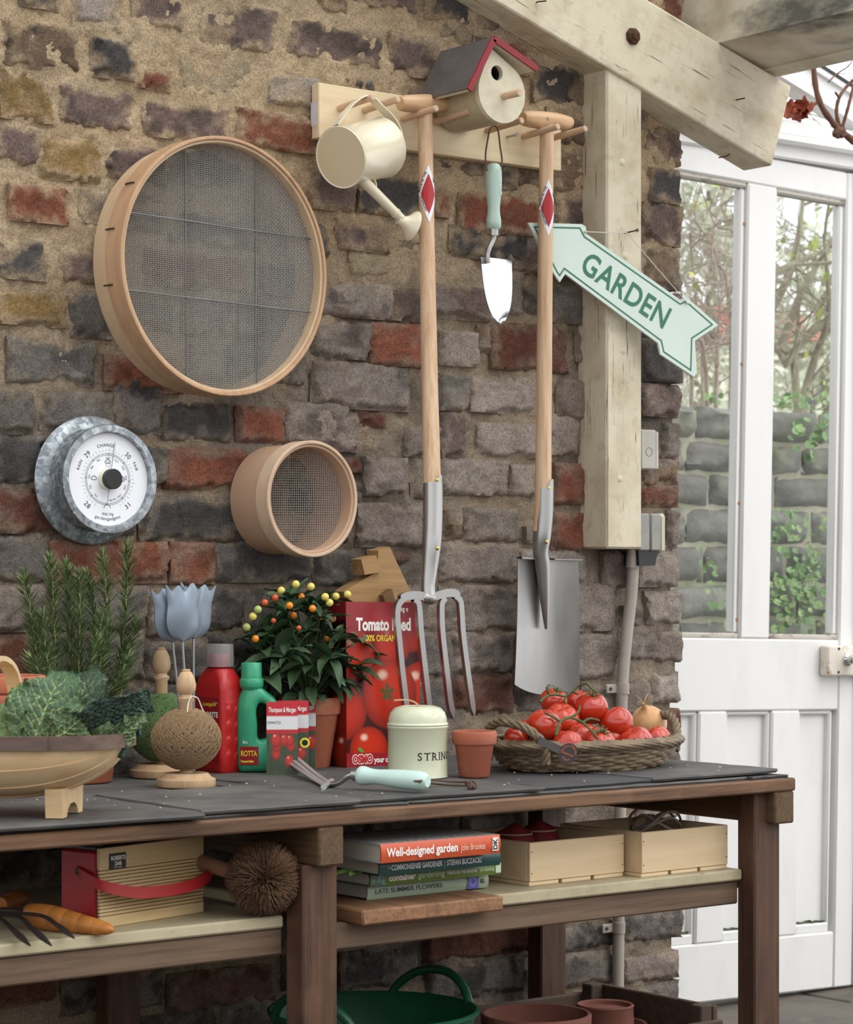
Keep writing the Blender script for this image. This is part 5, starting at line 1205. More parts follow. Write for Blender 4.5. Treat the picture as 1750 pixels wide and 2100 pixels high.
for s, sz, x, z, m, b, sx_ in (('Tomato Feed', 0.030, 0.022, 0.238, M_WPRINT, 0.0012, 0.74), ('100% ORGANIC', 0.0150, 0.036, 0.219, M_YEL, 0.0004, 0.80), ('1,5kg e', 0.0125, 0.108, 0.271, M_WPRINT, 0.0003, 0.8), ('your choice', 0.0135, 0.060, 0.0085, M_WPRINT, 0.0005, 0.85)):
    g = text(s, sz, b, sx=sx_); obj('lettering', g.xf(frame((x, -0.0009, z), *FRONT)), m, ff)
g = text('OSMO', 0.019, 0.0024, sx=0.80); obj('logo_outline', g.xf(frame((0.0125, -0.0008, 0.0085), *FRONT)), M_WPRINT, ff)
g = text('OSMO', 0.019, 0.0009, sx=0.80); obj('logo', g.xf(frame((0.0125, -0.0011, 0.0085), *FRONT)), mk('logo_red', (196, 36, 44), 0.4), ff)
g = G(); g.add([(0.024, -0.001, 0.031), (0.026, -0.001, 0.036), (0.032, -0.001, 0.034), (0.038, -0.001, 0.027), (0.031, -0.001, 0.026)], [(0, 1, 2, 3, 4)]); obj('logo_leaf', g, mk('leaf_print', (96, 150, 70), 0.4), ff)

# notched oak block behind the carton
M_OAK = wood('oak_offcut', (176, 140, 94), (128, 96, 60), 'x', 90, 0.65, 0.6)
yO = -0.062
oc = W(770, 1190, yO)
blk = thing('notched_oak_piece', 'oak offcut with notched pegs leaning behind the tomato feed box', 'wood piece', (oc.x, yO, ZT_ + 0.0008))
def opx2(L): return [((W(x, y, yO) - oc).x, (W(x, y, yO)).z - ZT_) for x, y in L]
g = G(); g.prism(opx2([(768, 1130), (791, 1122), (833, 1212), (842, 1262), (760, 1262), (705, 1228), (697, 1214), (766, 1173)]), -0.012, 0.020, lambda a, b, d: (a, d, b)); obj('board', g, M_OAK, blk, smooth=20)
g = G(); g.prism(opx2([(727, 1148), (758, 1140), (768, 1174), (735, 1180)]), -0.020, 0.012, lambda a, b, d: (a, d, b)); obj('tenon', g, M_OAK, blk, smooth=20)
g = G(); g.prism(opx2([(768, 1222), (786, 1208), (798, 1250), (780, 1264)]), -0.026, -0.011, lambda a, b, d: (a, d, b)); obj('tenon', g, wood('oak_offcut_dark', (120, 88, 58), (90, 64, 42), 'x', 90, 0.7, 0.6), blk, smooth=20)
g = G(); p_ = opx2([(770, 1240), (800, 1240)]); g.box((p_[0][0], -0.010, 0.0), (p_[1][0] + 0.01, 0.018, p_[0][1]), 0.002); obj('leg', g, M_OAK, blk)

# string tin
M_TIN = mk('pale_green_enamel_tin', (206, 208, 180), 0.25, 0, [('noise', (194, 196, 166), 12.0, 0.4, 0.7, 0.4)], (), coat=0.5)
tc_ = at(857, 1594); tr_ = 0.0490
tin = thing('string_tin', 'pale green round string tin with domed lid and string end', 'tin', tc_)
g = G(); g.lathe([(0.001, 0), (tr_ - 0.001, 0), (tr_ + 0.001, 0.0015), (tr_, 0.004), (tr_, 0.080), (tr_ + 0.0016, 0.082), (tr_ + 0.0018, 0.084), (tr_, 0.086), (0.001, 0.086)], 64); tb2 = obj('tin_body', g, M_TIN, tin)
g = G(); g.lathe([(tr_ + 0.0008, 0.0862), (tr_ + 0.0018, 0.0875), (tr_ + 0.001, 0.0895), (tr_ - 0.0005, 0.091), (tr_ - 0.001, 0.098), (tr_ - 0.004, 0.107), (tr_ - 0.011, 0.1145), (0.028, 0.1175), (0.0265, 0.1168), (0.024, 0.1165), (0.001, 0.1165)], 64); obj('lid', g, M_TIN, tin)
def wrap(tt, r, a_c, z):               # bend flat lettering round an upright cylinder
    def f(V): a = a_c + V[:, 0] / r; return np.stack([r * np.cos(a), r * np.sin(a), z + V[:, 1]], -1)
    return tt.warp(f)
SER = {'S': 1, 'T': 1, 'R': 1, 'I': 1, 'N': 1, 'G': 1}
def serif_word(word, hgt, sw):          # plain capitals with slab feet
    g = G(); x = 0.0
    for ch in word:
        tt = text(ch, hgt / 0.72, sw); V = np.concatenate(tt.v); w0, w1 = V[:, 0].min(), V[:, 0].max(); tt.warp(lambda Q: Q + [x - w0, 0, 0]); g.merge(tt); ww = w1 - w0
        e = hgt * 0.11; th = hgt * 0.055
        feet = {'T': [(ww / 2, 0)], 'I': [(ww / 2, 0), (ww / 2, 1)], 'N': [(0.06 * hgt, 0), (0.06 * hgt, 1), (ww - 0.06 * hgt, 1)], 'R': [(0.07 * hgt, 0), (0.04 * hgt, 1), (ww - 0.05 * hgt, 0)], 'S': [], 'G': []}[ch]
        for fx, up_ in feet:
            z0 = 0 if not up_ else hgt - th; g.add([(x + fx - e * 1.7, z0, 0), (x + fx + e * 1.7, z0, 0), (x + fx + e * 1.7, z0 + th, 0), (x + fx - e * 1.7, z0 + th, 0)], [(0, 1, 2, 3)])
        if ch == 'T':
            for fx in (0, ww): g.add([(x + fx - th / 2, hgt - 3.2 * th, 0), (x + fx + th / 2, hgt - 3.2 * th, 0), (x + fx + th / 2, hgt, 0), (x + fx - th / 2, hgt, 0)], [(0, 1, 2, 3)])
        if ch in 'SG': g.add([(x + ww - 1.2 * th, hgt * 0.72, 0), (x + ww - 0.3 * th, hgt * 0.72, 0), (x + ww - 0.3 * th, hgt, 0), (x + ww - 1.2 * th, hgt, 0)], [(0, 1, 2, 3)])
        x += ww + hgt * 0.30
    return g
tt = serif_word('STRING', 0.0128, 0.0001); wrap(tt, tr_ + 0.0004, R(-128), 0.031); obj('lettering', tt, M_INK, tb2)
M_TWINE = mk('jute_string', (186, 160, 124), 0.95)
g = G(); g.tube(smooth_pts([(-0.002, -0.004, 0.112), (-0.004, -0.006, 0.119), (-0.014, -0.002, 0.126), (-0.030, 0.002, 0.128), (-0.046, 0.004, 0.1275)], 24), 0.0014, 6); obj('string_end', g, M_TWINE, tin)

# hand fork lying in front
M_STEELB = mk('bright_satin_steel', (214, 214, 216), 0.34, 0.75)
hk0 = at(740, 1606)
hf = thing('hand_fork', 'hand fork with mint wooden handle lying on the slates', 'hand fork', (hk0.x, hk0.y, ZT_))
ha_, hb_ = at(738, 1604), at(876, 1618)
def hr(px, py, z): return Z(px, py, z) - Vector(hf.location)
A_ = hr(737, 1590, ZT_ + 0.022); B2 = hr(878, 1603, ZT_ + 0.0175)
d_ = (B2 - A_); ln = d_.length; Mh = d_.normalized().to_track_quat('Z', 'Y').to_matrix().to_4x4(); Mh.translation = A_
prof = [(0.0005, 0), (0.0125, 0), (0.0150, 0.003), (0.0150, 0.010), (0.0122, 0.022), (0.0118, 0.034), (0.0135, 0.055), (0.0150, 0.080), (0.0152, ln - 0.016), (0.0135, ln - 0.005), (0.0085, ln), (0.0005, ln)]
M_MINT2 = mk('pale_mint_paint', (196, 222, 214), 0.35, 0, [('noise', (184, 208, 200), 30.0, 0.4, 0.7, 0.4)], (), coat=0.3)
g = G(); g.lathe(prof, 30, M=Mh); obj('handle', g, M_MINT2, hf)
g = G(); g.lathe([(0.0095, -0.011), (0.0098, 0.0), (0.0098, 0.002)], 20, M=Mh); obj('ferrule', g, M_STEEL, hf)
neck = [A_ - d_.normalized() * 0.006, hr(714, 1592, ZT_ + 0.020), hr(696, 1604, ZT_ + 0.010), hr(680, 1609, ZT_ + 0.0045), hr(668, 1609, ZT_ + 0.0045)]
g = G(); g.tube(smooth_pts(neck, 20), np.linspace(0.0048, 0.0052, 20), 12); obj('neck', g, M_STEEL, hf)
for pts in ([(668, 1612, 0.004), (640, 1596, 0.006), (600, 1568, 0.018), (551, 1528, 0.040)], [(668, 1609, 0.004), (642, 1592, 0.008), (606, 1563, 0.022), (560, 1525, 0.043)], [(672, 1603, 0.006), (650, 1588, 0.010), (616, 1560, 0.024), (570, 1522, 0.046)]):
    P = smooth_pts([hr(x, y, ZT_ + z) for x, y, z in pts], 24); g = G(); g.tube(P, np.concatenate([np.full(18, 0.0040), np.linspace(0.004, 0.001, 6)]), 8, flat=0.6); obj('tine', g, M_STEELB, hf)
g = G(); g.tube([hr(664, 1614, ZT_ + 0.0042), hr(680, 1602, ZT_ + 0.006)], 0.0050, 10); obj('tine_root', g, M_STEELB, hf)
for k, pts in enumerate(([(850, 1602, 0.026), (890, 1600, 0.010), (925, 1603, 0.004), (957, 1604, 0.005)], [(850, 1602, 0.026), (880, 1606, 0.006), (920, 1610, 0.003), (962, 1612, 0.004)])):
    g = G(); g.tube(smooth_pts([hr(x, y, ZT_ + z) for x, y, z in pts], 24), 0.0015, 8); obj('leather_cord', g, M_LEATHER, hf)
g = G(); kc = hr(966, 1610, ZT_ + 0.007)
g.tube([(kc.x + 0.0065 * math.sin(2 * t) , kc.y + 0.006 * math.cos(3 * t), kc.z + 0.0055 * math.sin(3 * t + 0.5)) for t in np.linspace(0, 6.2, 50)], 0.0016, 7); obj('knot', g, M_LEATHER, hf)
# ------------------------------------------------------------------ basket of tomatoes
M_WICK = mk('grey_brown_willow', (126, 108, 84), 0.55, 0, [('noise', (82, 68, 50), 40.0, 0.42, 0.66, 0.8), ('noise', (186, 166, 130), 30.0, 0.55, 0.78, 0.5)], [(200.0, 0.2, 0.001)])
bc = at(1210, 1573); bc = Vector((0.045, -0.385, ZT_))
bk = thing('willow_basket', 'shallow oval willow basket with rope handles holding tomatoes', 'basket', bc, (0, 0, R(0)))
Ax, Ay = 0.186, 0.132
def ell(t, k, z): return (Ax * k * math.cos(t), Ay * k * math.sin(t), z * 0.80)
ns = 44
g = G()
rows = 9
for i in range(rows):
    z = 0.005 + i * 0.0058; k = 0.80 + 0.20 * (i / (rows - 1)) ** 0.8
    t = np.linspace(0, 2 * np.pi, ns * 4, endpoint=False); ph = 0 if i % 2 else math.pi
    off = 0.016 * np.cos(t * ns / 2 + ph)
    P = np.array([ell(a, k + o, z + 0.0016 * math.sin(a * 5 + i * 1.7)) for a, o in zip(t, off)])
    w = obj('weaver', G().tube(P, 0.0030 + 0.0004 * (i % 2), 6, closed=True), M_WICK, bk, smooth=60)
for j in range(ns):
    a = 2 * np.pi * (j + 0.0) / ns
    g = G(); g.tube([ell(a, 0.79, 0.003), ell(a, 0.90, 0.028), ell(a, 1.0, 0.058)], 0.0030, 6); obj('stake', g, M_WICK, bk)
nr = 40
for j in range(nr):                    # rim border: rods laid over one another
    t = np.linspace(2 * np.pi * j / nr, 2 * np.pi * (j + 5.2) / nr, 18); s = np.linspace(0, 1, 18)
    P = np.array([ell(a, 0.965 + 0.095 * math.sin(math.pi * q * 0.9), 0.067 - 0.020 * q + 0.002 * math.sin(math.pi * q)) for a, q in zip(t, s)])
    g = G(); g.tube(P, 0.0033, 6); obj('rim_rod', g, M_WICK, bk)
t = np.linspace(0, 2 * np.pi, 48, endpoint=False); g = G(); g.add([ell(a, 0.80, 0.004) for a in t] , [list(range(48))]); g.add([ell(a, 0.80, 0.0015) for a in t], [list(range(48))[::-1]]); obj('base', g, mk('basket_base', (96, 78, 56), 0.8, 0, [('wave', (150, 128, 94), (0.0, 180.0, 0.0), 0.3, 0.7, 0.7)]), bk)
def rope(P, r, strands, twist, rs, nm='handle'):
    P = smooth_pts(P, 70); T = np.gradient(P, axis=0); T /= np.linalg.norm(T, axis=1, keepdims=True); out = []
    hnd = bpy.data.objects.new(nm, None)
    g = G()
    for s in range(strands):
        Q = []; u = np.array([0.3, 0.9, 0.2])
        for i in range(len(P)):
            u = u - T[i] * (u @ T[i]); u /= np.linalg.norm(u); w = np.cross(T[i], u); a = twist * i / len(P) + 2 * np.pi * s / strands
            Q.append(P[i] + r * (math.cos(a) * u + math.sin(a) * w))
        g.tube(Q, rs, 6)
    return obj(nm, g, M_WICK, bk, smooth=60)
aL = math.pi
rope([ell(aL + 0.62, 1.02, 0.020), ell(aL + 0.60, 1.03, 0.062), ell(aL + 0.42, 1.04, 0.094), ell(aL + 0.12, 1.06, 0.108), ell(aL - 0.16, 1.05, 0.094), ell(aL - 0.36, 1.02, 0.060), ell(aL - 0.38, 1.01, 0.022)], 0.0048, 4, 26, 0.0036)
rope([ell(0.40, 1.0, 0.030), ell(0.40, 1.02, 0.064), ell(0.26, 1.03, 0.094), ell(0.02, 1.05, 0.104), ell(-0.2, 1.04, 0.094), ell(-0.36, 1.02, 0.062), ell(-0.36, 1.0, 0.03)], 0.0048, 4, 26, 0.0036)
M_TAG = mk('dark_leather_tag', (72, 66, 66), 0.7, 0, (), [(300.0, 0.2, 0.001)]); M_COPPER = mk('copper_print', (196, 110, 84), 0.5)
tgp = W(1164, 1545, bc.y - 0.142) - bc; tg2 = W(1105, 1518, bc.y - 0.142) - bc
tag_o = thing('basket_tag', 'round dark leather tag with copper lettering tied to the basket handle', 'tag', bc + tgp)
g = G(); Mt = frame((0, 0, 0), (0.93, -0.12, -0.34), (0.30, -0.30, 0.90)); g.lathe([(0.0005, 0.0), (0.0178, 0.0), (0.0184, 0.001), (0.0178, 0.002), (0.0005, 0.002)], 36, M=Mt); tg_d = obj('disc', g, M_TAG, tag_o)
e = tg2 - tgp; g = G(); P = [Vector((0, 0, 0)).lerp(e, q) for q in np.linspace(0.25, 1, 10)]; V = np.array([[tuple(p + Vector((0.003, 0, 0.006)) * s + Vector((0, yy, 0))) for s, yy in ((-1, 0), (1, 0), (1, 0.002), (-1, 0.002))] for p in P]); g.grid(V, cv=True); obj('strap', g, M_TAG, tag_o, smooth=20)
g = G()
for s, a0, up in (('Garden Glanville', 100, True), ('Withern', 270, False)):
    tt = text(s, 0.0056, 0.0001, align='CENTER'); rr = 0.0122
    tt.warp(lambda V: np.stack([(rr + (V[:, 1] if up else -V[:, 1])) * np.cos(R(a0) - (V[:, 0] / rr if up else -V[:, 0] / rr)), (rr + (V[:, 1] if up else -V[:, 1])) * np.sin(R(a0) - (V[:, 0] / rr if up else -V[:, 0] / rr)), np.full(len(V), 0.0024)], -1)); g.merge(tt)
g2 = text('Basketmaker', 0.0056, 0.0001, align='CENTER'); g2.warp(lambda V: np.stack([V[:, 0] * 0.9, V[:, 1] - 0.002, np.full(len(V), 0.0024)], -1)); g.merge(g2)
obj('lettering', g.xf(Mt), M_COPPER, tg_d)
# tomatoes
M_TOM = mk('ripe_tomato_skin', (188, 54, 24), 0.24, 0, [('noise', (200, 74, 34), 14.0, 0.5, 0.75, 0.5), ('rand', (166, 34, 18), 0.5)], (), coat=0.6)
M_VINE = mk('tomato_vine_green', (86, 96, 54), 0.7, 0, [('noise', (60, 68, 40), 80.0, 0.4, 0.7, 0.6)])
def tomato(px, py, y, r, label, ry=0.9, tiltx=0.0, tilty=0.0, calyx=False):
    p = W(px, py, y); t = thing('tomato', label, 'tomato', p, (tiltx, tilty, rnd.uniform(0, 3)), group='tomatoes in the basket')
    th = np.linspace(0, np.pi, 18); prof = []
    for a in th:
        rr = r * math.sin(a) * (1 + 0.03 * math.cos(2 * a)); zz = -r * ry * math.cos(a)
        if a > 2.4: zz -= 0.22 * r * ((a - 2.4) / 0.74) ** 2
        if a < 0.4: zz += 0.03 * r
        prof.append((max(rr, 1e-5), zz))
    g = G(); g.lathe(prof, 30); g.warp(lambda V: V * (1 + 0.022 * np.cos(5 * np.arctan2(V[:, 1], V[:, 0])) * (V[:, 2] > 0))[:, None]); obj('fruit', g, M_TOM, t)
    if calyx:
        g = G(); top = r * ry * 0.80
        for k in range(5):
            a = k * 1.257 + 0.3; P = [(0.001 * math.cos(a), 0.001 * math.sin(a), top), (0.010 * math.cos(a), 0.010 * math.sin(a), top + 0.005), (0.020 * math.cos(a + 0.2), 0.020 * math.sin(a + 0.2), top + 0.001 * (k % 3 - 1) + 0.004)]
            g.tube(smooth_pts(P, 8), np.linspace(0.0016, 0.0004, 8), 5)
        g.tube([(0, 0, top - 0.002), (0.001, 0, top + 0.008)], 0.0018, 6)
        obj('calyx', g, M_VINE, t, smooth=60)
Y0 = bc.y
TOM = [(1136, 1438, Y0 + 0.06, 0.0255, 'tomato at the back left of the basket heap, below a curled vine', 1), (1186, 1440, Y0 + 0.07, 0.024, 'tomato mostly hidden behind the topmost tomato', 0), (1152, 1478, Y0 + 0.01, 0.0330, 'tomato in the middle of the heap with a vine in front', 0), (1213, 1452, Y0 + 0.00, 0.0310, 'topmost tomato of the heap with vine and calyx on top', 1), (1116, 1488, Y0 - 0.045, 0.0310, 'tomato just behind the left rope handle', 0), (1264, 1482, Y0 - 0.03, 0.0315, 'upright egg shaped tomato to the left of the onion', 0), (1078, 1500, Y0 + 0.02, 0.0240, 'tomato half hidden inside the left rope handle', 0), (1061, 1513, Y0 - 0.01, 0.0230, 'leftmost tomato showing low through the rope handle', 0), (1164, 1526, Y0 - 0.085, 0.0270, 'low tomato just above the leather tag', 0), (1196, 1512, Y0 - 0.045, 0.0275, 'tomato in shade behind the low vine', 0), (1228, 1526, Y0 - 0.085, 0.0310, 'low tomato with a dried stalk at the front middle', 1), (1256, 1518, Y0 - 0.03, 0.025, 'tomato wedged low between the front ones', 0), (1304, 1526, Y0 - 0.075, 0.0330, 'large low tomato at the front right', 0), (1345, 1518, Y0 - 0.05, 0.0280, 'rightmost tomato in front of the onion', 0)]
for px, py, y, r, lb, cy in TOM: tomato(px, py, y, r, lb, 0.9, rnd.uniform(-0.5, 0.2), rnd.uniform(-0.3, 0.3), bool(cy))
def vine(label, segs):
    p0 = Vector(segs[0][0]); t = thing('tomato_vine', label, 'vine stem', p0)
    for s in segs:
        g = G(); P = smooth_pts([Vector(q) - p0 for q in s], 20); g.tube(P, np.linspace(0.0026, 0.0018, 20) * (1 + 0.15 * np.sin(np.arange(20) * 1.3)), 7); obj('stem', g, M_VINE, t, smooth=60)
    return t
w_ = lambda x, y, yy: W(x, y, yy)
vine('green vine stem lying across the front of the tomato heap', [[w_(1140, 1508, Y0 - 0.09), w_(1150, 1480, Y0 - 0.085), w_(1170, 1472, Y0 - 0.080), w_(1195, 1482, Y0 - 0.085), w_(1216, 1502, Y0 - 0.10), w_(1226, 1514, Y0 - 0.115)], [w_(1170, 1472, Y0 - 0.080), w_(1185, 1462, Y0 - 0.08), w_(1190, 1448, Y0 - 0.075)], [w_(1195, 1482, Y0 - 0.085), w_(1210, 1474, Y0 - 0.085), w_(1230, 1478, Y0 - 0.085)], [w_(1216, 1502, Y0 - 0.10), w_(1232, 1496, Y0 - 0.10), w_(1238, 1488, Y0 - 0.10)], [w_(1150, 1480, Y0 - 0.085), w_(1135, 1470, Y0 - 0.075), w_(1118, 1462, Y0 - 0.07)]])
vine('green vine stem arched over the top of the tomato heap', [[w_(1108, 1440, Y0 + 0.03), w_(1120, 1428, Y0 + 0.03), w_(1140, 1424, Y0 + 0.03), w_(1160, 1428, Y0 + 0.025), w_(1175, 1418, Y0 + 0.02), w_(1190, 1405, Y0 + 0.01), w_(1205, 1402, Y0 - 0.01)], [w_(1128, 1426, Y0 + 0.03), w_(1122, 1412, Y0 + 0.03), w_(1128, 1404, Y0 + 0.03)], [w_(1160, 1428, Y0 + 0.025), w_(1158, 1440, Y0 + 0.02)], [w_(1175, 1418, Y0 + 0.02), w_(1186, 1424, Y0 + 0.0)], [w_(1205, 1402, Y0 - 0.01), w_(1216, 1414, Y0 - 0.02), w_(1224, 1420, Y0 - 0.02)]])
p = W(1330, 1486, Y0 + 0.035)
on = thing('onion', 'pale brown onion at the right end of the basket', 'onion', p, (R(20), R(-35), 0))
prof = [(1e-4, -0.033), (0.012, -0.032), (0.026, -0.022), (0.0335, -0.004), (0.0325, 0.010), (0.024, 0.025), (0.012, 0.034), (0.006, 0.040), (0.004, 0.048), (0.002, 0.052)]
g = G(); P3 = smooth_pts([(a, b, 0) for a, b in prof], 30)[:, :2]; g.lathe(P3, 32); obj('bulb', g, mk('onion_skin', (208, 160, 110), 0.4, 0, [('noise', (176, 118, 72), (120.0, 120.0, 10.0), 0.45, 0.7, 0.6), ('noise', (228, 196, 150), 20.0, 0.5, 0.7, 0.4)], [((150.0, 150.0, 8.0), 0.2, 0.001)]), on)
g = G()
for k in range(4):
    a = k * 1.6; P = [(0.002 * math.cos(a), 0.002 * math.sin(a), 0.048), (0.006 * math.cos(a), 0.006 * math.sin(a), 0.058), (0.016 * math.cos(a), 0.016 * math.sin(a), 0.062 + 0.004 * k)]; g.tube(smooth_pts(P, 8), np.linspace(0.0022, 0.0006, 8), 5, flat=0.4)
obj('dry_stalk', g, mk('dry_onion_stalk', (204, 172, 124), 0.7), on)
# ------------------------------------------------------------------ trug, savoy cabbage, rosemary, winter cherry
def CPT(px, py, depth):
    t = (px - 875.0) / FPX
    return Vector((CX + depth * (SP + t * CP), CY + depth * (CP - t * SP), CZ - (py - HORIZON) / FPX * depth))
M_WILLOW = wood('pale_willow_board', (222, 194, 154), (196, 156, 110), 'x', 50, 0.55, 0.6); M_BARK = wood('chestnut_bark_rim', (112, 92, 82), (76, 60, 54), 'x', 60, 0.7, 0.7)
trug = thing('garden_trug', 'wooden garden trug with bark rim and feet at the left edge', 'trug', (-1.158, -0.506, ZT_), (0, 0, R(-45)))
a_, b_w, zr, Dp = 0.186, 0.108, 0.106, 0.076
def hull(s, th, off=0.0):
    e = max(0.0, 1 - abs(s) ** 2.6) ** 0.5; d = Dp * max(0.0, 1 - abs(s) ** 2.4) ** 0.6
    bw2 = (b_w + off) * e; return (a_ * s * (1 + off * 2), bw2 * math.sin(th), zr - (d + off * (0.2 + e)) * max(0.0, math.cos(th)) ** 0.8)
edges_ = [-90, -62, -38, -13, 13, 38, 62, 90]
for i in range(7):
    lo, hi = edges_[i] - 4, edges_[i + 1] + 4; lo, hi = max(lo, -90), min(hi, 90); o = 0.004 * (3 - abs(i - 3)) / 3
    S = np.linspace(-0.985, 0.985, 40); Th = [R(lo + (hi - lo) * k / 6) for k in range(7)]
    Po = np.array([[hull(s, t, o + 0.0025) for t in Th] for s in S]); Pi = np.array([[hull(s, t, o) for t in Th] for s in S])
    g = G(); g.grid(np.concatenate([Po, Pi[:, ::-1]], 1), cv=True); obj('hull_board', g, M_WILLOW, trug, smooth=50)
def rim_pt(t, k): c_, s_ = math.cos(t), math.sin(t); n = 2 / 2.5; return (a_ * k * math.copysign(abs(c_) ** n, c_), b_w * k * math.copysign(abs(s_) ** n, s_))
t_ = np.linspace(0, 2 * np.pi, 90, endpoint=False)
def rimband(k0, k1, z0, z1, ts, closed=True):
    P = np.array([[(*rim_pt(t, k), z) for k, z in ((k0, z0), (k1, z0), (k1, z1), (k0, z1))] for t in ts]); g = G(); g.grid(P, cu=closed, cv=True); return g
obj('rim', rimband(1.015, 1.05, zr - 0.010, zr + 0.009, t_), M_BARK, trug, smooth=50)
obj('inner_rim', rimband(0.965, 0.99, zr - 0.009, zr + 0.008, t_), M_WILLOW, trug, smooth=50)
obj('rim_lap', rimband(1.05, 1.085, zr - 0.010, zr + 0.009, np.linspace(R(262), R(296), 14), False), M_BARK, trug, smooth=50)
hpts = smooth_pts([(0.0, -b_w * 0.96, 0.045), (0.0, -b_w * 0.98, zr), (0, -b_w * 0.92, 0.16), (0, -b_w * 0.62, 0.200), (0, 0, 0.216), (0, b_w * 0.62, 0.200), (0, b_w * 0.92, 0.16), (0, b_w * 0.98, zr), (0, b_w * 0.96, 0.045)], 50)
obj('handle', strap(hpts, (1, 0, 0), 0.0105, 0.0035), M_WILLOW, trug, smooth=40)
for sx in (-0.098, 0.098):
    pr = [(-0.052, 0.0), (-0.030, 0.0), (-0.024, 0.010), (-0.010, 0.017), (0.010, 0.017), (0.024, 0.010), (0.030, 0.0), (0.052, 0.0), (0.056, 0.040), (-0.056, 0.040)]
    g = G(); g.prism(pr, sx - 0.012, sx + 0.012, lambda y, z, d: (d, y, z)); obj('foot', g, M_WILLOW, trug, smooth=20)
# savoy cabbage leaves
M_CAB = mk('savoy_leaf', (70, 100, 70), 0.5, 0, [('noise', (40, 62, 50), 70.0, 0.45, 0.7, 0.35)], [(300.0, 0.2, 0.001)], attr=True, spec=0.35)
_cells = np.random.default_rng(21).random((400, 2))
def worley(U, V, n, seed):
    r_ = np.random.default_rng(seed); gx = U * n; gy = V * n; f1 = np.full(U.shape, 9.0); f2 = np.full(U.shape, 9.0)
    jit = r_.random((64, 64, 2)); ix = np.floor(gx).astype(int); iy = np.floor(gy).astype(int)
    for dx_ in (-1, 0, 1):
        for dy_ in (-1, 0, 1):
            cx_ = ix + dx_; cy_ = iy + dy_; j = jit[cx_ % 64, cy_ % 64]; d = np.hypot(gx - cx_ - j[..., 0], gy - cy_ - j[..., 1])
            m = d < f1; f2 = np.where(m, f1, np.minimum(f2, d)); f1 = np.where(m, d, f1)
    return f1, f2
def cab_leaf(par, spine, hw, vdir, seed, under, curl=0.3, cells=11, vein=1.0, blister=0.003, dark=(44, 66, 56), mid=(86, 112, 78), veinc=(176, 196, 138)):
    n, m = 96, 84; P = smooth_pts(spine, n); T = np.gradient(P, axis=0); T /= np.linalg.norm(T, axis=1, keepdims=True); vd = np.array(vdir, float)
    U, V = np.meshgrid(np.linspace(0, 1, n), np.linspace(-1, 1, m), indexing='ij')
    w = hw * np.clip(np.sin(np.pi * np.clip(U, 0, 1) ** 0.62 * 0.90 + 0.12), 0, 1) ** 0.8 + 0.003
    r_ = np.random.default_rng(seed); side = np.zeros((n, 3)); nor = np.zeros((n, 3))
    for i in range(n):
        s = vd - T[i] * (vd @ T[i]); s /= np.linalg.norm(s); side[i] = s; nor[i] = np.cross(T[i], s)
    Uu = U * 1.25; f1, f2 = worley(Uu + 3 * seed, V * 0.5 * (hw / 0.045) + 5, cells, seed)
    edge = sstep(0.02, 0.16, f2 - f1); frill = 0.007 * np.abs(V) ** 3 * np.sin(U * 17 + seed + 3 * np.sign(V)) + 0.0035 * np.abs(V) ** 5 * np.sin(U * 41 + seed)
    disp = blister * edge * (1 - 0.3 * np.abs(V)) * (-1 if under else 1) + frill + curl * w * V * V + 0.004 * (fbm(U * 5 + seed, V * 3, 3) - 0.5)
    latd = np.full(U.shape, 1.0)
    for k in range(7):
        u0 = 0.02 + 0.115 * k; latd = np.minimum(latd, np.abs((U - u0) - np.abs(V) * 0.34 - 0.05 * np.abs(V) ** 2) * (1.0 + 2.0 * np.abs(V)))
    disp = disp + (0.0022 if under else -0.002) * (sstep(0.02, 0.0, latd) + sstep(0.05, 0.0, np.abs(V)))
    jag = 1 + 0.02 * np.sin(U * 40 + seed) + 0.05 * (fbm(U * 14 + seed, np.sign(V) * 3.3, 2) - 0.5)
    X = P[:, None, :] + side[:, None, :] * (w * V * jag)[..., None] * np.cos(curl * V * 0.8)[..., None] + nor[:, None, :] * disp[..., None]
    k1 = fbm(U * 6 + seed, V * 4, 3); C = lin(dark)[None, None] * (1 - k1[..., None]) + lin(mid)[None, None] * k1[..., None]
    ven = np.maximum(np.maximum(sstep(0.06 * (1.15 - U), 0.0, np.abs(V)) , 0.95 * sstep(0.020 * (1.1 - 0.8 * np.abs(V)), 0.004, latd)), 0.55 * (1 - sstep(0.02, 0.13, f2 - f1))) * vein
    ven = np.clip(ven, 0, 1)[..., None]; C = C * (1 - ven) + lin(veinc) * ven
    C = C * (0.85 + 0.3 * fbm(U * 30, V * 30, 2)[..., None])
    g = G(); g.hascol = True; g.grid(X, C); return obj('leaf', g, M_CAB, par, smooth=80)
cab0 = CPT(130, 1512, 3.40); cab = thing('savoy_cabbage', 'savoy cabbage with crinkled dark green leaves lying in the trug', 'cabbage', cab0)
def cp(px, py, d): return CPT(px, py, d) - cab0
rr_ = Vector((CP, -SP, 0)); upv = Vector((0, 0, 1)); cc_ = Vector((-SP, -CP, 0))
cab_leaf(cab, [cp(118, 1516, 3.44), cp(150, 1462, 3.45), cp(175, 1410, 3.47), cp(172, 1382, 3.50)], 0.042, rr_ + upv * 0.3, 4, True, -0.10, 9, 0.7, 0.003, (40, 60, 50), (64, 88, 66))
cab_leaf(cab, [cp(70, 1520, 3.37), cp(88, 1468, 3.375), cp(112, 1418, 3.39), cp(128, 1380, 3.42)], 0.050, rr_ + upv * 0.15, 2, True, -0.16, 10, 1.0, 0.003, (48, 74, 60), (92, 120, 84), (182, 202, 142))
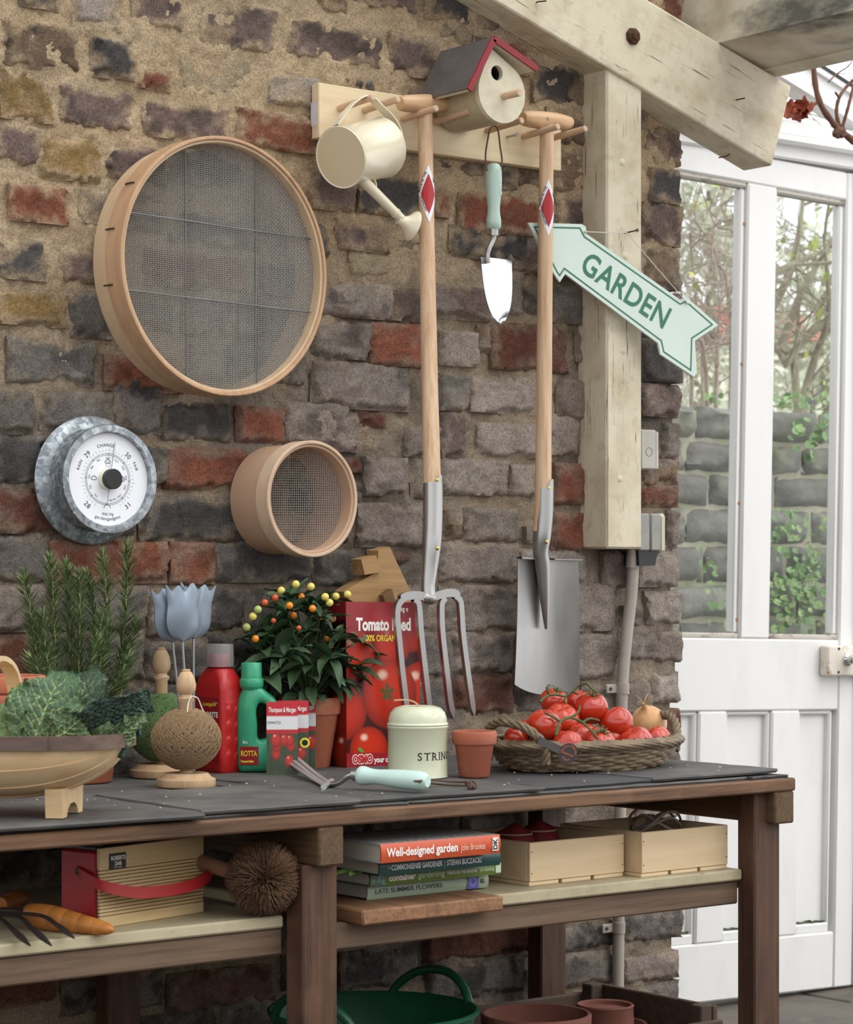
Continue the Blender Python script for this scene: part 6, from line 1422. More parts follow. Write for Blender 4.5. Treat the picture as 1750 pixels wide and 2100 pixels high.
cab_leaf(cab, [cp(28, 1518, 3.37), cp(24, 1480, 3.38), cp(42, 1440, 3.40), cp(76, 1408, 3.43)], 0.022, rr_ + upv * -0.2 + cc_ * 0.4, 7, True, -0.3, 10, 1.0, 0.003, (70, 96, 62), (122, 148, 90), (190, 206, 140))
cab_leaf(cab, [cp(160, 1524, 3.36), cp(205, 1496, 3.345), cp(258, 1462, 3.34), cp(306, 1436, 3.36)], 0.043, upv + cc_ * 0.55 - rr_ * 0.1, 5, False, 0.12, 13, 0.35, 0.0055, (42, 60, 56), (70, 92, 80), (110, 130, 100))
cab_leaf(cab, [cp(92, 1526, 3.335), cp(128, 1506, 3.325), cp(160, 1480, 3.33), cp(184, 1452, 3.35)], 0.030, upv * 0.8 - rr_ * 0.5 + cc_ * 0.3, 6, True, -0.12, 9, 0.9, 0.002, (56, 80, 60), (96, 122, 84), (170, 192, 130))
cab_leaf(cab, [cp(188, 1520, 3.35), cp(235, 1512, 3.33), cp(275, 1490, 3.33), cp(298, 1462, 3.34)], 0.018, upv + cc_ * 0.6, 9, True, -0.1, 9, 0.9, 0.002, (62, 84, 62), (100, 122, 86), (164, 184, 126))

# rosemary
rp = at(166, 1603); rosep = pot('rosemary_pot', 'terracotta pot of tall upright rosemary behind the trug', rp, 0.050, 0.069, 0.130, 0.028, 0.005, M_TERRA)
M_ROSE = mk('rosemary_needle', (78, 98, 58), 0.55, 0, (), (), attr=True, spec=0.3); M_RSTEM = mk('rosemary_stem', (150, 156, 98), 0.7)
r2 = np.random.default_rng(8)
SPR = [((84, 1425), (70, 1300), (50, 1178), 0.02), ((112, 1430), (112, 1290), (103, 1146), 0.0), ((140, 1430), (144, 1290), (137, 1156), -0.03), ((160, 1430), (164, 1300), (162, 1178), 0.01), ((182, 1430), (194, 1300), (178, 1178), -0.035), ((206, 1430), (220, 1290), (212, 1136), 0.01), ((232, 1430), (255, 1290), (262, 1118), 0.0), ((196, 1435), (205, 1350), (206, 1262), 0.03), ((246, 1430), (262, 1350), (280, 1270), 0.02), ((120, 1435), (96, 1350), (86, 1262), 0.03), ((150, 1440), (180, 1390), (200, 1310), 0.045), ((210, 1440), (240, 1400), (262, 1350), 0.045), ((100, 1440), (90, 1400), (66, 1350), 0.04)]
for a, b, c, dy in SPR:
    yb_ = rp.y - dy; P = smooth_pts([W(*a, rp.y - dy * 0.6) - rp, W(*b, yb_) - rp, W(*c, yb_) - rp], 40); P[0] = P[0] * [0.75, 0.75, 1]; P[0][2] = 0.112
    g = G(); g.tube(P, np.linspace(0.0022, 0.0010, 40), 6); sp = obj('sprig', g, M_RSTEM, rosep)
    g = G(); g.hascol = True; ln = np.linalg.norm(P[-1] - P[0]); nw = int(ln / 0.0040); T = np.gradient(P, axis=0); T /= np.linalg.norm(T, axis=1, keepdims=True)
    for k in range(nw):
        f = 0.10 + 0.90 * k / nw; i = min(int(f * 39), 38); o = P[i] + (P[i + 1] - P[i]) * (f * 39 - i); t = T[i]
        for j in range(6):
            az = k * 1.1 + j * 1.2566 + r2.uniform(-0.4, 0.4); L = r2.uniform(0.020, 0.034) * (1 - 0.45 * max(0, f - 0.85) / 0.15); el = r2.uniform(0.35, 0.95) if f < 0.95 else 1.2
            d = np.array([math.cos(az), math.sin(az), 0]); d = d * math.cos(el) + t * math.sin(el); w = np.cross(d, t); w /= np.linalg.norm(w) + 1e-9; nn = np.cross(w, d)
            p1 = o + d * L * 0.5 - nn * 0.001; p2 = o + d * L + (t * 0.3 - nn * 0.2) * L * 0.3; hw = 0.0013
            gcol = lin((92, 110, 70)) if r2.random() < 0.6 else lin((130, 147, 100)); gcol = gcol * r2.uniform(0.75, 1.2) * (1.0 + 0.5 * max(0, f - 0.8))
            g.add([o - w * hw * 0.6, o + w * hw * 0.6, p1 + w * hw, p2, p1 - w * hw], [(0, 1, 2, 4), (4, 2, 3)], gcol)
    nd = obj('needles', g, M_ROSE, sp, smooth=0); nd['kind'] = 'stuff'

# winter cherry
wp = at(634, 1574); wch = pot('winter_cherry_pot', 'winter cherry with orange and yellow berries in a terracotta pot', wp, 0.036, 0.0555, 0.122, 0.030, 0.005, M_TERRA)
M_WLEAF = mk('winter_cherry_leaf', (56, 80, 50), 0.4, 0, [('noise', (34, 52, 36), 60.0, 0.4, 0.7, 0.5), ('rand', (92, 108, 84), 0.5)], (), spec=0.35); M_WSTEM = mk('green_stem', (66, 84, 46), 0.7)
def leafmesh(L, wd, bend, seed):
    n, m = 9, 5; U, V = np.meshgrid(np.linspace(0, 1, n), np.linspace(-1, 1, m), indexing='ij'); w = wd * np.sin(np.pi * U ** 0.8) ** 0.9 + 0.0006
    X = np.stack([w * V, L * U * np.cos(bend * U * 0.6), -L * bend * U ** 2 * 0.6 + np.abs(V) * w * 0.45 + 0.0012 * np.sin(U * 9 + seed) * V], -1); g = G(); g.grid(X); return mesh_of('leaf', g, M_WLEAF, 80)
LM_ = [leafmesh(L, w, b, k) for k, (L, w, b) in enumerate(((0.050, 0.0075, 0.4), (0.060, 0.0095, 0.7), (0.040, 0.0062, 0.2), (0.052, 0.0080, 0.9), (0.030, 0.0048, 0.3)))]
r3 = random.Random(12)
def put_leaf(p, d, roll, big):
    d = Vector(d).normalized(); q = d.to_track_quat('Y', 'Z').to_euler(); o = bpy.data.objects.new('leaf', LM_[r3.choice((2, 4)) if not big else r3.choice((0, 1, 3))]); COL.objects.link(o); o.parent = wch; o.location = p; o.rotation_euler = q; o.rotation_euler.rotate_axis('Y', roll); o.scale = [r3.uniform(1.05, 1.5)] * 3
root = Vector((0, 0, 0.108)); nb_ = 40
for k in range(nb_):
    ga = k * 2.39996; fr = (k + 0.5) / nb_; el = math.pi / 2 - 1.45 * fr ** 0.6
    tip = Vector((0.094 * math.cos(el) * math.cos(ga), 0.070 * math.cos(el) * math.sin(ga), 0.158 + 0.134 * math.sin(el)))
    tip = tip * r3.uniform(0.86, 1.05); tip.x += -0.006
    mid = root.lerp(tip, 0.5) + Vector((0, 0, 0.012)); P = smooth_pts([root, mid, tip], 10)
    g = G(); g.tube(P, np.linspace(0.0022, 0.0011, 10), 5); obj('branch', g, M_WSTEM, wch)
    d = (tip - mid).normalized()
    for j in range(6):
        a = j * 1.0472 + k; s = Vector((math.cos(a), math.sin(a), 0)); s = (s - d * s.dot(d)).normalized(); put_leaf(tip, d * r3.uniform(0.3, 0.9) + s, r3.uniform(-0.5, 0.5), fr > 0.62 and r3.random() < 0.8)
for k in range(48):                    # larger lower leaves that hang over the rim
    a = k * 2.39996; o = Vector((0.014 * math.cos(a), 0.014 * math.sin(a), r3.uniform(0.125, 0.175))); d = Vector((math.cos(a), math.sin(a), r3.uniform(-0.35, 0.35))); put_leaf(o + d * 0.030, d, r3.uniform(-0.4, 0.4), True)
BER = [(577, 1211, 'y'), (607, 1198, 'y'), (638, 1203, 'y'), (618, 1224, 'o'), (667, 1224, 'y'), (689, 1223, 'y'), (713, 1219, 'y'), (676, 1236, 'y'), (543, 1236, 'r'), (529, 1250, 'g'), (594, 1242, 'o'), (602, 1262, 'o'), (641, 1248, 'o'), (519, 1264, 'y'), (655, 1266, 'o'), (682, 1269, 'r'), (506, 1286, 'g'), (561, 1273, 'r'), (613, 1288, 'r'), (524, 1310, 'o'), (673, 1308, 'o'), (725, 1305, 'o'), (564, 1226, 'r')]
BM = {'y': mk('yellow_berry', (224, 206, 104), 0.25, coat=0.4), 'o': mk('orange_berry', (232, 138, 34), 0.25, coat=0.4), 'r': mk('red_orange_berry', (196, 84, 40), 0.25, coat=0.4), 'g': mk('green_berry', (168, 184, 104), 0.25, coat=0.4)}
bm_ = {}
for k, (px, py, c) in enumerate(BER):
    if c not in bm_: g = G(); g.ball((0, 0, 0), 0.0068, 16, 10); bm_[c] = mesh_of('berry', g, BM[c], 80)
    p = W(px, py, wp.y - 0.038 + 0.022 * math.cos(k * 2.3)) - wp; o = bpy.data.objects.new('berry', bm_[c]); COL.objects.link(o); o.parent = wch; o.location = p; s = 1.0 if c in 'yg' else 0.95; s = 0.7 if (px, py) in ((613, 1288), (561, 1273)) else s; o.scale = (s, s, s)
# ------------------------------------------------------------------ shelf below the bench
# radio
r0 = Z(204, 1905, SHZ + 0.0005); rw, rh, rd2 = 0.2176, 0.1135, 0.080
rad = thing('portable_radio', 'red leather portable radio with slatted wooden front on the shelf', 'radio', r0, (0, 0, R(14.5)))
M_REDL = mk('red_leathercloth', (164, 26, 32), 0.5, 0, (), [(400.0, 0.25, 0.001)]); M_RFRONT = wood('ash_veneer', (208, 182, 136), (170, 132, 84), 'x', 60, 0.5, 0.6); M_SLOT = mk('dark_slot', (40, 30, 22), 0.8)
g = G(); g.box((0.0, 0.006, 0.004), (rw, rd2, rh - 0.004), 0.004); obj('case', g, M_REDL, rad)
zl = 0.0; nsl = 15
g = G(); g.box((0.0, 0.0, 0.0), (rw, 0.0055, 0.016), 0.0008); obj('front_board', g, M_RFRONT, rad)
g = G(); g.box((0.0, 0.0, 0.086), (rw, 0.0055, rh), 0.0008); obj('front_board', g, M_RFRONT, rad)
g = G(); g.box((0.001, 0.0035, 0.014), (rw - 0.001, 0.0062, 0.088)); obj('grille_backing', g, M_SLOT, rad)
ps = (0.086 - 0.016) / 14
for k in range(14):
    g = G(); g.box((0.0006, 0.0002, 0.016 + k * ps + 0.0011), (rw - 0.0006, 0.005, 0.016 + (k + 1) * ps), 0.0004); obj('slat', g, M_RFRONT, rad)
g = G(); g.box((0.004, 0.010, rh - 0.004), (rw - 0.004, rd2 - 0.004, rh + 0.001), 0.001); obj('top_panel', g, M_BLACK, rad)
for x in (0.030, rw - 0.040): g = G(); g.lathe([(0.001, 0.014), (0.0105, 0.014), (0.0115, 0.013), (0.0115, 0.0)], 28, c=(x, 0.036, rh + 0.001)); obj('dial_knob', g, M_CHROME, rad)
g = G(); g.box((0.019, -0.0012, 0.082), (0.053, 0.0004, 0.1045), 0.001); bdg = obj('badge', g, M_BLACK, rad)
for s, sz, x, z in (('ROBERTS', 0.0082, 0.036, 0.0950), ('DAB', 0.0078, 0.036, 0.0872), ('Sound of quality', 0.003, 0.036, 0.0836)):
    tt = text(s, sz, 0.0002 if sz > 0.004 else 0.0, align='CENTER', sx=0.86); obj('lettering', tt.xf(frame((x, -0.0016, z), *FRONT)), M_WPRINT, bdg)
hs = smooth_pts([(-0.002, 0.040, 0.078), (-0.006, 0.020, 0.072), (-0.004, -0.012, 0.062), (0.040, -0.030, 0.050), (rw * 0.5, -0.036, 0.047), (rw - 0.04, -0.030, 0.052), (rw + 0.004, -0.010, 0.066), (rw + 0.005, 0.020, 0.076), (rw + 0.002, 0.040, 0.080)], 60)
obj('strap_handle', strap(hs, (0, 0.25, 0.97), 0.0085, 0.0016), M_REDL, rad, smooth=50)
for x in (-0.003, rw + 0.003): g = G(); g.ball((x, 0.040, 0.079), (0.002, 0.006, 0.006), 12, 8); obj('strap_stud', g, M_BLACK, rad)
# round brush
M_BRIST = mk('brown_coir_bristle', (118, 84, 66), 0.85, 0, (), (), attr=True)
br = Z(541, 1880, SHZ); brc = br + Vector((0, 0, 0.057))
brush = thing('round_brush', 'round brown bristle brush lying on the shelf beside the radio', 'brush', (br.x, br.y, SHZ))
g = G(); g.hascol = True; rb2 = np.random.default_rng(4)
for k in range(900):                   # tufts of bristle
    z = 1 - 2 * (k + 0.5) / 900; q = math.sqrt(1 - z * z); a = k * 2.39996; d = np.array([q * math.cos(a), q * math.sin(a), z])
    for j in range(6):
        e = d + rb2.normal(0, 0.055, 3); e /= np.linalg.norm(e); L = rb2.uniform(0.050, 0.058); w = np.cross(e, [0.3, 0.2, 0.9]); w /= np.linalg.norm(w); w2 = np.cross(e, w); hw = 0.00055
        c = np.array(lin((122, 92, 70))) * rb2.uniform(0.4, 1.5); b0 = e * 0.028; b1 = e * L
        g.add([b0 + w * hw, b0 - w * hw * 0.5 + w2 * hw * 0.87, b0 - w * hw * 0.5 - w2 * hw * 0.87, b1 + w * hw * 0.7, b1 - w * hw * 0.35 + w2 * hw * 0.6, b1 - w * hw * 0.35 - w2 * hw * 0.6], [(0, 1, 4, 3), (1, 2, 5, 4), (2, 0, 3, 5), (3, 4, 5)], c)
g.warp(lambda V: V * [1.02, 1.02, 0.97] + [0, 0, 0.0565]); bo = obj('bristles', g, M_BRIST, brush, smooth=0); bo['kind'] = 'stuff'
g = G(); g.ball((0, 0, 0.0565), 0.034, 20, 12); obj('core', g, mk('brush_core', (60, 42, 34), 0.9), brush)
g = G(); hp0 = Vector((-0.03, 0.03, 0.064)); hp1 = Vector((-0.058, 0.12, 0.080)); g.tube([hp0, hp0.lerp(hp1, 0.5), hp1], [0.011, 0.012, 0.010], 14); obj('handle', g, wood('brush_handle_wood', (150, 112, 90), (112, 80, 62), 'x', 60, 0.6, 0.6), brush)
# three pronged cultivator
M_ORANGE = wood('varnished_orange_wood', (196, 128, 62), (158, 92, 40), 'x', 60, 0.4, 0.6, coords='World'); M_IRON = mk('dark_forged_iron', (66, 58, 54), 0.55, 0.6, [('noise', (96, 76, 62), 60.0, 0.55, 0.75, 0.6)], [(120.0, 0.3, 0.001)])
cu0 = Z(120, 1930, SHZ); cu = thing('hand_cultivator', 'three pronged iron hand cultivator with orange wooden handle on the shelf', 'cultivator', cu0)
def cz(px, py, z): return Z(px, py, SHZ + z) - cu0
ha2, hb2 = cz(56, 1873, 0.022), cz(234, 1908, 0.0085); d_ = hb2 - ha2; ln = d_.length; Mh = d_.normalized().to_track_quat('Z', 'Y').to_matrix().to_4x4(); Mh.translation = ha2
prof = [(0.0005, 0), (0.012, 0), (0.015, 0.004), (0.0175, 0.020)]
for k in range(4): z0 = ln * (0.30 + 0.16 * k); r_ = 0.0182 - 0.0022 * k; prof += [(r_, z0), (r_ - 0.0008, z0 + 0.0012), (r_, z0 + 0.0024)]
prof += [(0.0085, ln - 0.012), (0.004, ln - 0.002), (0.0005, ln)]
g = G(); g.lathe(prof, 26, M=Mh); obj('handle', g, M_ORANGE, cu)
for pts in ([(-30, 1880, 0.020), (0, 1884, 0.022), (28, 1908, 0.014), (62, 1940, 0.0035)], [(-30, 1876, 0.022), (36, 1880, 0.024), (66, 1904, 0.016), (106, 1940, 0.0035)], [(-30, 1872, 0.024), (76, 1876, 0.027), (116, 1896, 0.018), (153, 1925, 0.0035)]):
    P = smooth_pts([cz(*q) for q in pts], 26); g = G(); g.tube(P, np.concatenate([np.full(16, 0.0042), np.linspace(0.0045, 0.0058, 5), np.linspace(0.0052, 0.001, 5)]), 10, flat=0.6); obj('prong', g, M_IRON, cu)
g = G(); P = smooth_pts([cz(-30, 1874, 0.022), cz(10, 1868, 0.026), cz(60, 1874, 0.0225)], 12); g.tube(P, 0.0055, 10); obj('tang', g, M_IRON, cu)
ck = thing('turned_dibber', 'short orange turned wooden dibber behind the cultivator', 'dibber', Z(30, 1868, SHZ))
g = G(); Mh = Vector((0.8, 0.55, 0.03)).normalized().to_track_quat('Z', 'Y').to_matrix().to_4x4(); Mh.translation = (-0.035, -0.02, 0.0135); g.lathe([(0.0005, 0), (0.011, 0.001), (0.013, 0.010), (0.010, 0.022), (0.0125, 0.030), (0.0130, 0.060), (0.010, 0.075), (0.0005, 0.078)], 24, M=Mh); obj('grip', g, M_ORANGE, ck)
# books
def book(label, px, py, z, wid, th, dep, rz, spine, cover, texts, ytop=0.0, hard=True, topcol=None):
    p = Z(px, py, z); t = thing('book', label, 'book', (p.x, p.y, z), (0, 0, rz), group='gardening books')
    ms, mc = mk('spine_' + str(spine), spine, 0.35, coat=0.2), mk('cover_' + str(cover), cover, 0.35, coat=0.2)
    e = 0.0025 if hard else 0.001
    n = 8; prof = [(-0.003 * math.sin(math.pi * k / n), th * k / n) for k in range(n + 1)]
    g = G(); V = np.array([[(x, y, zz) for (y, zz) in prof] for x in (0, wid)]); g.grid(V); V2 = V + [0, e, 0]; g.grid(V2[:, ::-1]); sp = obj('spine', g, ms, t, smooth=50)
    g = G(); g.box((0, 0, 0), (wid, dep, e)); obj('cover', g, mc, t)
    g = G(); g.box((0, 0, th - e), (wid, dep, th)); obj('cover', g, mk('cover_' + str(topcol), topcol, 0.35, 0, [('wave', (60, 60, 64), (20.0, 34.0, 1.0), 0.86, 0.95, 0.8, 9.0)]) if topcol else mc, t)
    g = G(); g.box((0.003, e, e), (wid - 0.003, dep - 0.003, th - e)); obj('pages', g, mk('page_edges', (206, 200, 188), 0.8, 0, [('noise', (170, 162, 148), (2.0, 2.0, 900.0), 0.4, 0.7, 0.6, 2)]), t)
    for s, sz, x, zz, m, b, mw in texts:
        tt = text(s, sz, b); w_ = np.concatenate(tt.v)[:, 0].max(); tt.warp(lambda V, k=mw / w_: V * [k, 1, 1]); obj('lettering', tt.xf(frame((x, -0.0036, zz), *FRONT)), m, sp)
    return t, sp
M_BLU = mk('violet_print', (92, 88, 170), 0.4); M_GRY = mk('silver_print', (200, 204, 206), 0.4); M_DKP = mk('brown_print', (66, 60, 56), 0.5); M_LTG = mk('light_green_print', (206, 222, 186), 0.4)
zb2 = SHZ + 0.0033
b4, s4 = book('lowest book of the stack, pale green spine about late summer flowers', 752, 1846, zb2, 0.246, 0.0238, 0.17, R(1.5), (160, 176, 154), (58, 40, 44), [('LATE SUMMER FLOWERS', 0.0098, 0.014, 0.0085, M_DKP, 0.0001, 0.135), ('MARINA', 0.006, 0.166, 0.0135, M_LTG, 0.0, 0.022), ('CHRISTOPHER', 0.006, 0.156, 0.0065, M_LTG, 0.0, 0.040), ('LL', 0.008, 0.228, 0.009, M_INK, 0.0004, 0.009)])
g = G(); g.add([(0.201, -0.0036, 0.001), (0.224, -0.0036, 0.001), (0.224, -0.0036, 0.0225), (0.201, -0.0036, 0.0225)], [(0, 1, 2, 3)]); obj('flower_print', g, M_BLU, s4)
for k in range(12): a = k * 0.5236; g = G(); g.add([(0.2125 + 0.003 * math.cos(a), -0.0038, 0.012 + 0.003 * math.sin(a)), (0.2125 + 0.007 * math.cos(a + 0.18), -0.0038, 0.012 + 0.007 * math.sin(a + 0.18)), (0.2125 + 0.010 * math.cos(a), -0.0038, 0.012 + 0.0095 * math.sin(a)), (0.2125 + 0.007 * math.cos(a - 0.18), -0.0038, 0.012 + 0.007 * math.sin(a - 0.18))], [(0, 1, 2, 3)]); obj('petal_print', g, mk('petal_print', (156, 150, 214), 0.4), s4)
zb2 += 0.0241
b3, s3 = book('second book from the bottom with a moss green container gardening spine', 757, 1819, zb2, 0.262, 0.0212, 0.17, R(0.5), (104, 126, 60), (74, 92, 74), [('container', 0.0125, 0.036, 0.0065, M_WPRINT, 0.0005, 0.052), ('gardening', 0.0125, 0.093, 0.0065, M_LTG, 0.0, 0.052), ('THROUGH THE SEASONS', 0.0065, 0.151, 0.0075, M_WPRINT, 0.0001, 0.060), ('jim keeling', 0.0080, 0.217, 0.0075, M_LTG, 0.0, 0.030)])
g = G(); g.add([(0.2495, -0.0036, 0.003), (0.2605, -0.0036, 0.003), (0.2605, -0.0036, 0.0185), (0.2495, -0.0036, 0.0185)], [(0, 1, 2, 3)]); obj('tree_logo', g, M_LTG, s3)
g = G(); g.add([(0.001, -0.0036, 0.001), (0.029, -0.0036, 0.001), (0.029, -0.0036, 0.0200), (0.001, -0.0036, 0.0200)], [(0, 1, 2, 3)]); obj('plant_print', g, mk('plant_print', (120, 150, 140), 0.4, 0, [('noise', (50, 80, 60), 160.0, 0.4, 0.6, 0.9)]), s3)
zb2 += 0.0215
b2, s2 = book('third book from the bottom with a dark green spine and white capitals', 776, 1797, zb2, 0.236, 0.0232, 0.165, R(-0.5), (36, 70, 66), (34, 40, 40), [('THE', 0.0042, 0.015, 0.010, M_GRY, 0.0, 0.006), ('COMMONSENSE GARDENER', 0.0112, 0.022, 0.0075, M_GRY, 0.0003, 0.098), ('|', 0.0112, 0.1235, 0.0075, M_GRY, 0.0, 0.0012), ('STEFAN BUCZACKI', 0.0112, 0.1285, 0.0075, M_GRY, 0.0003, 0.068)])
zb2 += 0.0235
b1, s1 = book('topmost book with a wide orange spine titled in white', 780, 1771, zb2, 0.228, 0.0290, 0.165, R(-1.0), (198, 84, 50), (176, 172, 172), [('Well-designed garden', 0.0178, 0.010, 0.0095, M_WPRINT, 0.0005, 0.134), ('John Brookes', 0.0142, 0.150, 0.0095, mk('peach_print', (240, 206, 180), 0.4), 0.0, 0.047)], topcol=(168, 166, 166))
g = G(); g.box((0.2115, -0.0040, 0.005), (0.2225, -0.0032, 0.0255)); lg = obj('publisher_mark', g, M_WPRINT, s1)
tt = text('DK', 0.0115, 0.0004); obj('lettering', tt.xf(frame((0.2205, -0.0044, 0.0065), (0, 0, 1), (-1, 0, 0))), M_INK, lg)
lf = thing('loose_leaves', 'green leaves sticking out between the stacked books', 'leaves', (b2.location.x - 0.012, b2.location.y + 0.03, zb2 - 0.0235 - 0.0003))
M_LEAF2 = mk('fresh_green_leaf', (110, 142, 66), 0.45, 0, [('noise', (76, 108, 50), 50.0, 0.4, 0.7, 0.6)])
for a, L in ((R(185), 0.052), (R(150), 0.044), (R(215), 0.046)):
    n, m = 8, 5; U, V = np.meshgrid(np.linspace(0, 1, n), np.linspace(-1, 1, m), indexing='ij'); w = 0.0085 * np.sin(np.pi * U ** 0.8) + 0.0006; X = np.stack([L * U, w * V, 0.0015 + 0.012 * U - 0.010 * U ** 2 + np.abs(V) * w * 0.4], -1); g = G(); g.grid(X); g.xf(Matrix.Rotation(a, 4, 'Z')); obj('leaf', g, M_LEAF2, lf, smooth=80)
# pine trays
M_TRAY = wood('raw_pine_tray', (220, 196, 160), (196, 162, 122), 'x', 40, 0.6, 0.55)
def tray(label, px, py, wid, h, dep, rz):
    p = Z(px, py, SHZ + 0.0012); t = thing('pine_tray', label, 'wooden tray', p, (0, 0, rz), group='pine trays on the shelf'); e = 0.0085
    def pb(nm, a, b): g = G(); g.box(a, b, 0.0008); obj(nm, g, M_TRAY, t)
    for k, (a, b) in enumerate(((0.001, 0.31), (0.345, 0.65), (0.685, 0.999))): pb('bottom_slat', (wid * a, 0.002, 0), (wid * b, dep - 0.002, 0.0065))
    pb('front_panel', (0.0, 0, 0.007), (wid, e, h)); pb('back_panel', (0, dep - e, 0.007), (wid, dep, h)); pb('side_panel', (0.0, e, 0.007), (e, dep - e, h)); pb('side_panel', (wid - e, e, 0.007), (wid, dep - e, h))
    for x in (0.004, wid - 0.004):
        for z in (0.02, h - 0.015): g = G(); g.lathe([(0.0003, 0.0004), (0.0012, 0.0003), (0.0012, 0)], 8, ax='y', c=(x, 0, z)); obj('nail_head', g, M_STEELDARK, t)
    return t
t1 = tray('pine tray in the middle of the shelf with dark red things inside', 1087, 1818, 0.211, 0.070, 0.215, R(1.5)); t2 = tray('pine tray at the right end of the shelf with a hank of twine inside', 1317, 1800, 0.206, 0.0745, 0.20, R(1.5))
M_DKR = mk('dark_red_cloth', (120, 24, 28), 0.7)
for k, (x, y) in enumerate(((0.06, 0.11), (0.13, 0.13))):
    o_ = t1.location + Vector((x, y, 0.0065)); rt = thing('red_bundle', ['dark red bundle in the middle tray, the left of two', 'dark red bundle in the middle tray, the right of two'][k], 'bundle', o_)
    g = G(); g.ball((0, 0, 0.041), (0.036, 0.034, 0.041), 20, 12); g.warp(lambda V: V * (1 + 0.06 * np.sin(V[:, :1] * 160) * np.sin(V[:, 1:2] * 130))); obj('bundle_body', g, M_DKR, rt)
    g = G(); g.tube([(0.03 * math.cos(a), 0.029 * math.sin(a), 0.066) for a in np.linspace(0, 6.2, 24)], 0.0015, 6); obj('tie', g, M_TWINE, rt)
hk = thing('twine_hank', 'loose hank of grey twine lying in the right tray', 'twine', t2.location + Vector((0.10, 0.075, 0.0075))); M_GT = mk('grey_sisal', (132, 118, 104), 0.95)
rk = np.random.default_rng(2)
for k in range(12):
    a0 = rk.uniform(0, 6.28); P = [(0.052 * math.cos(t + a0) * (0.7 + 0.3 * rk.random()), 0.040 * math.sin(t + a0) * (0.7 + 0.3 * rk.random()), 0.006 + 0.0052 * k + (0.030 if k > 8 else 0.006) * math.sin(1.0 * t + k) ** 2) for t in np.linspace(0, 5.6, 9)]
    g = G(); g.tube(smooth_pts(P, 36), 0.0024, 6); obj('loop', g, M_GT, hk)
# floor: tub, clay pots, crate
M_TERRA3 = terra('terracotta_dark', (126, 78, 66), (146, 100, 86))
M_TUB = mk('dark_green_rubber', (24, 84, 58), 0.4, 0, [('noise', (18, 66, 46), 20.0, 0.4, 0.7, 0.5)])
tubc = (-0.40, -0.37, 0.0); tub = thing('rubber_tub', 'dark green rubber garden tub under the bench', 'tub', tubc)
H_ = 0.262
g = G(); g.lathe([(0.001, 0.0), (0.115, 0.0), (0.122, 0.004), (0.166, H_ - 0.010), (0.172, H_ - 0.006), (0.173, H_), (0.168, H_ + 0.001), (0.163, H_ - 0.004), (0.120, 0.010), (0.001, 0.008)], 64); obj('bowl', g, M_TUB, tub)
for a in (R(14), R(194)):
    P = []
    for q in np.linspace(-0.50, 0.50, 21): P.append((0.171 * math.cos(a + q), 0.171 * math.sin(a + q), H_ - 0.004 + 0.046 * (1 - abs(q / 0.50) ** 2.2) ** 0.8 ))
    g = G(); g.tube(P, 0.0075, 10); obj('handle', g, M_TUB, tub)
c5 = Vector((-0.03, -0.345, 0.0115)); pot('clay_bowl_pot', 'wide terracotta pot standing in the crate beside the green tub', c5, 0.060, 0.095, 0.200, 0.03, 0.006, M_TERRA3, False)
M_CRATE = wood('dark_weathered_crate', (92, 76, 64), (54, 44, 38), 'x', 60, 0.8, 0.7)
cr = thing('wooden_crate', 'dark weathered wooden crate on the floor below the right leg', 'crate', (0.05, -0.29, 0.0))
def cb2(nm, a, b): g = G(); g.box(a, b, 0.002); obj(nm, g, M_CRATE, cr)
cb2('back_board', (-0.25, 0.150, 0.11), (0.235, 0.162, 0.188)); cb2('back_board', (-0.25, 0.150, 0.015), (0.235, 0.162, 0.10))
cb2('side_board', (0.236, -0.168, 0.105), (0.248, 0.165, 0.204)); cb2('side_board', (0.236, -0.168, 0.012), (0.248, 0.165, 0.098)); cb2('side_board', (-0.262, -0.168, 0.105), (-0.25, 0.165, 0.204)); cb2('side_board', (-0.262, -0.168, 0.012), (-0.25, 0.165, 0.098))
cb2('front_board', (-0.25, -0.18, 0.10), (0.25, -0.168, 0.180)); cb2('front_board', (-0.25, -0.18, 0.012), (0.25, -0.168, 0.09))
for x, y in ((0.208, 0.122), (0.208, -0.166), (-0.248, 0.122), (-0.248, -0.166)): cb2('corner_post', (x, y, 0.0), (x + 0.028, y + 0.028, 0.206))
for k in range(4): cb2('bottom_board', (-0.25, -0.165 + k * 0.08, 0.002), (0.235, -0.095 + k * 0.08, 0.011))
ps_ = Vector((0.195, -0.275, 0.0115))
sa = thing('clay_saucer', 'wide terracotta saucer in the crate under an upturned pot', 'saucer', ps_)
g = G(); g.lathe([(0.001, 0.0), (0.055, 0.0), (0.055, 0.118), (0.072, 0.125), (0.077, 0.143), (0.074, 0.148), (0.070, 0.146), (0.064, 0.132), (0.001, 0.130)], 48); obj('clay_body', g, M_TERRA3, sa)
pot2 = thing('upturned_clay_pot', 'upturned terracotta pot with a thick rim on the saucer in the crate', 'plant pot', ps_ + Vector((0, 0, 0.1325)))
g = G(); g.lathe([(0.050, 0.0), (0.056, 0.001), (0.056, 0.008), (0.052, 0.010), (0.0505, 0.042), (0.052, 0.046), (0.050, 0.049), (0.046, 0.047), (0.045, 0.040), (0.001, 0.038)], 48); obj('clay_body', g, M_TERRA3, pot2)
st = thing('stone_lump', 'rough grey stone lying in the crate', 'stone', (0.245, -0.385, 0.0125))
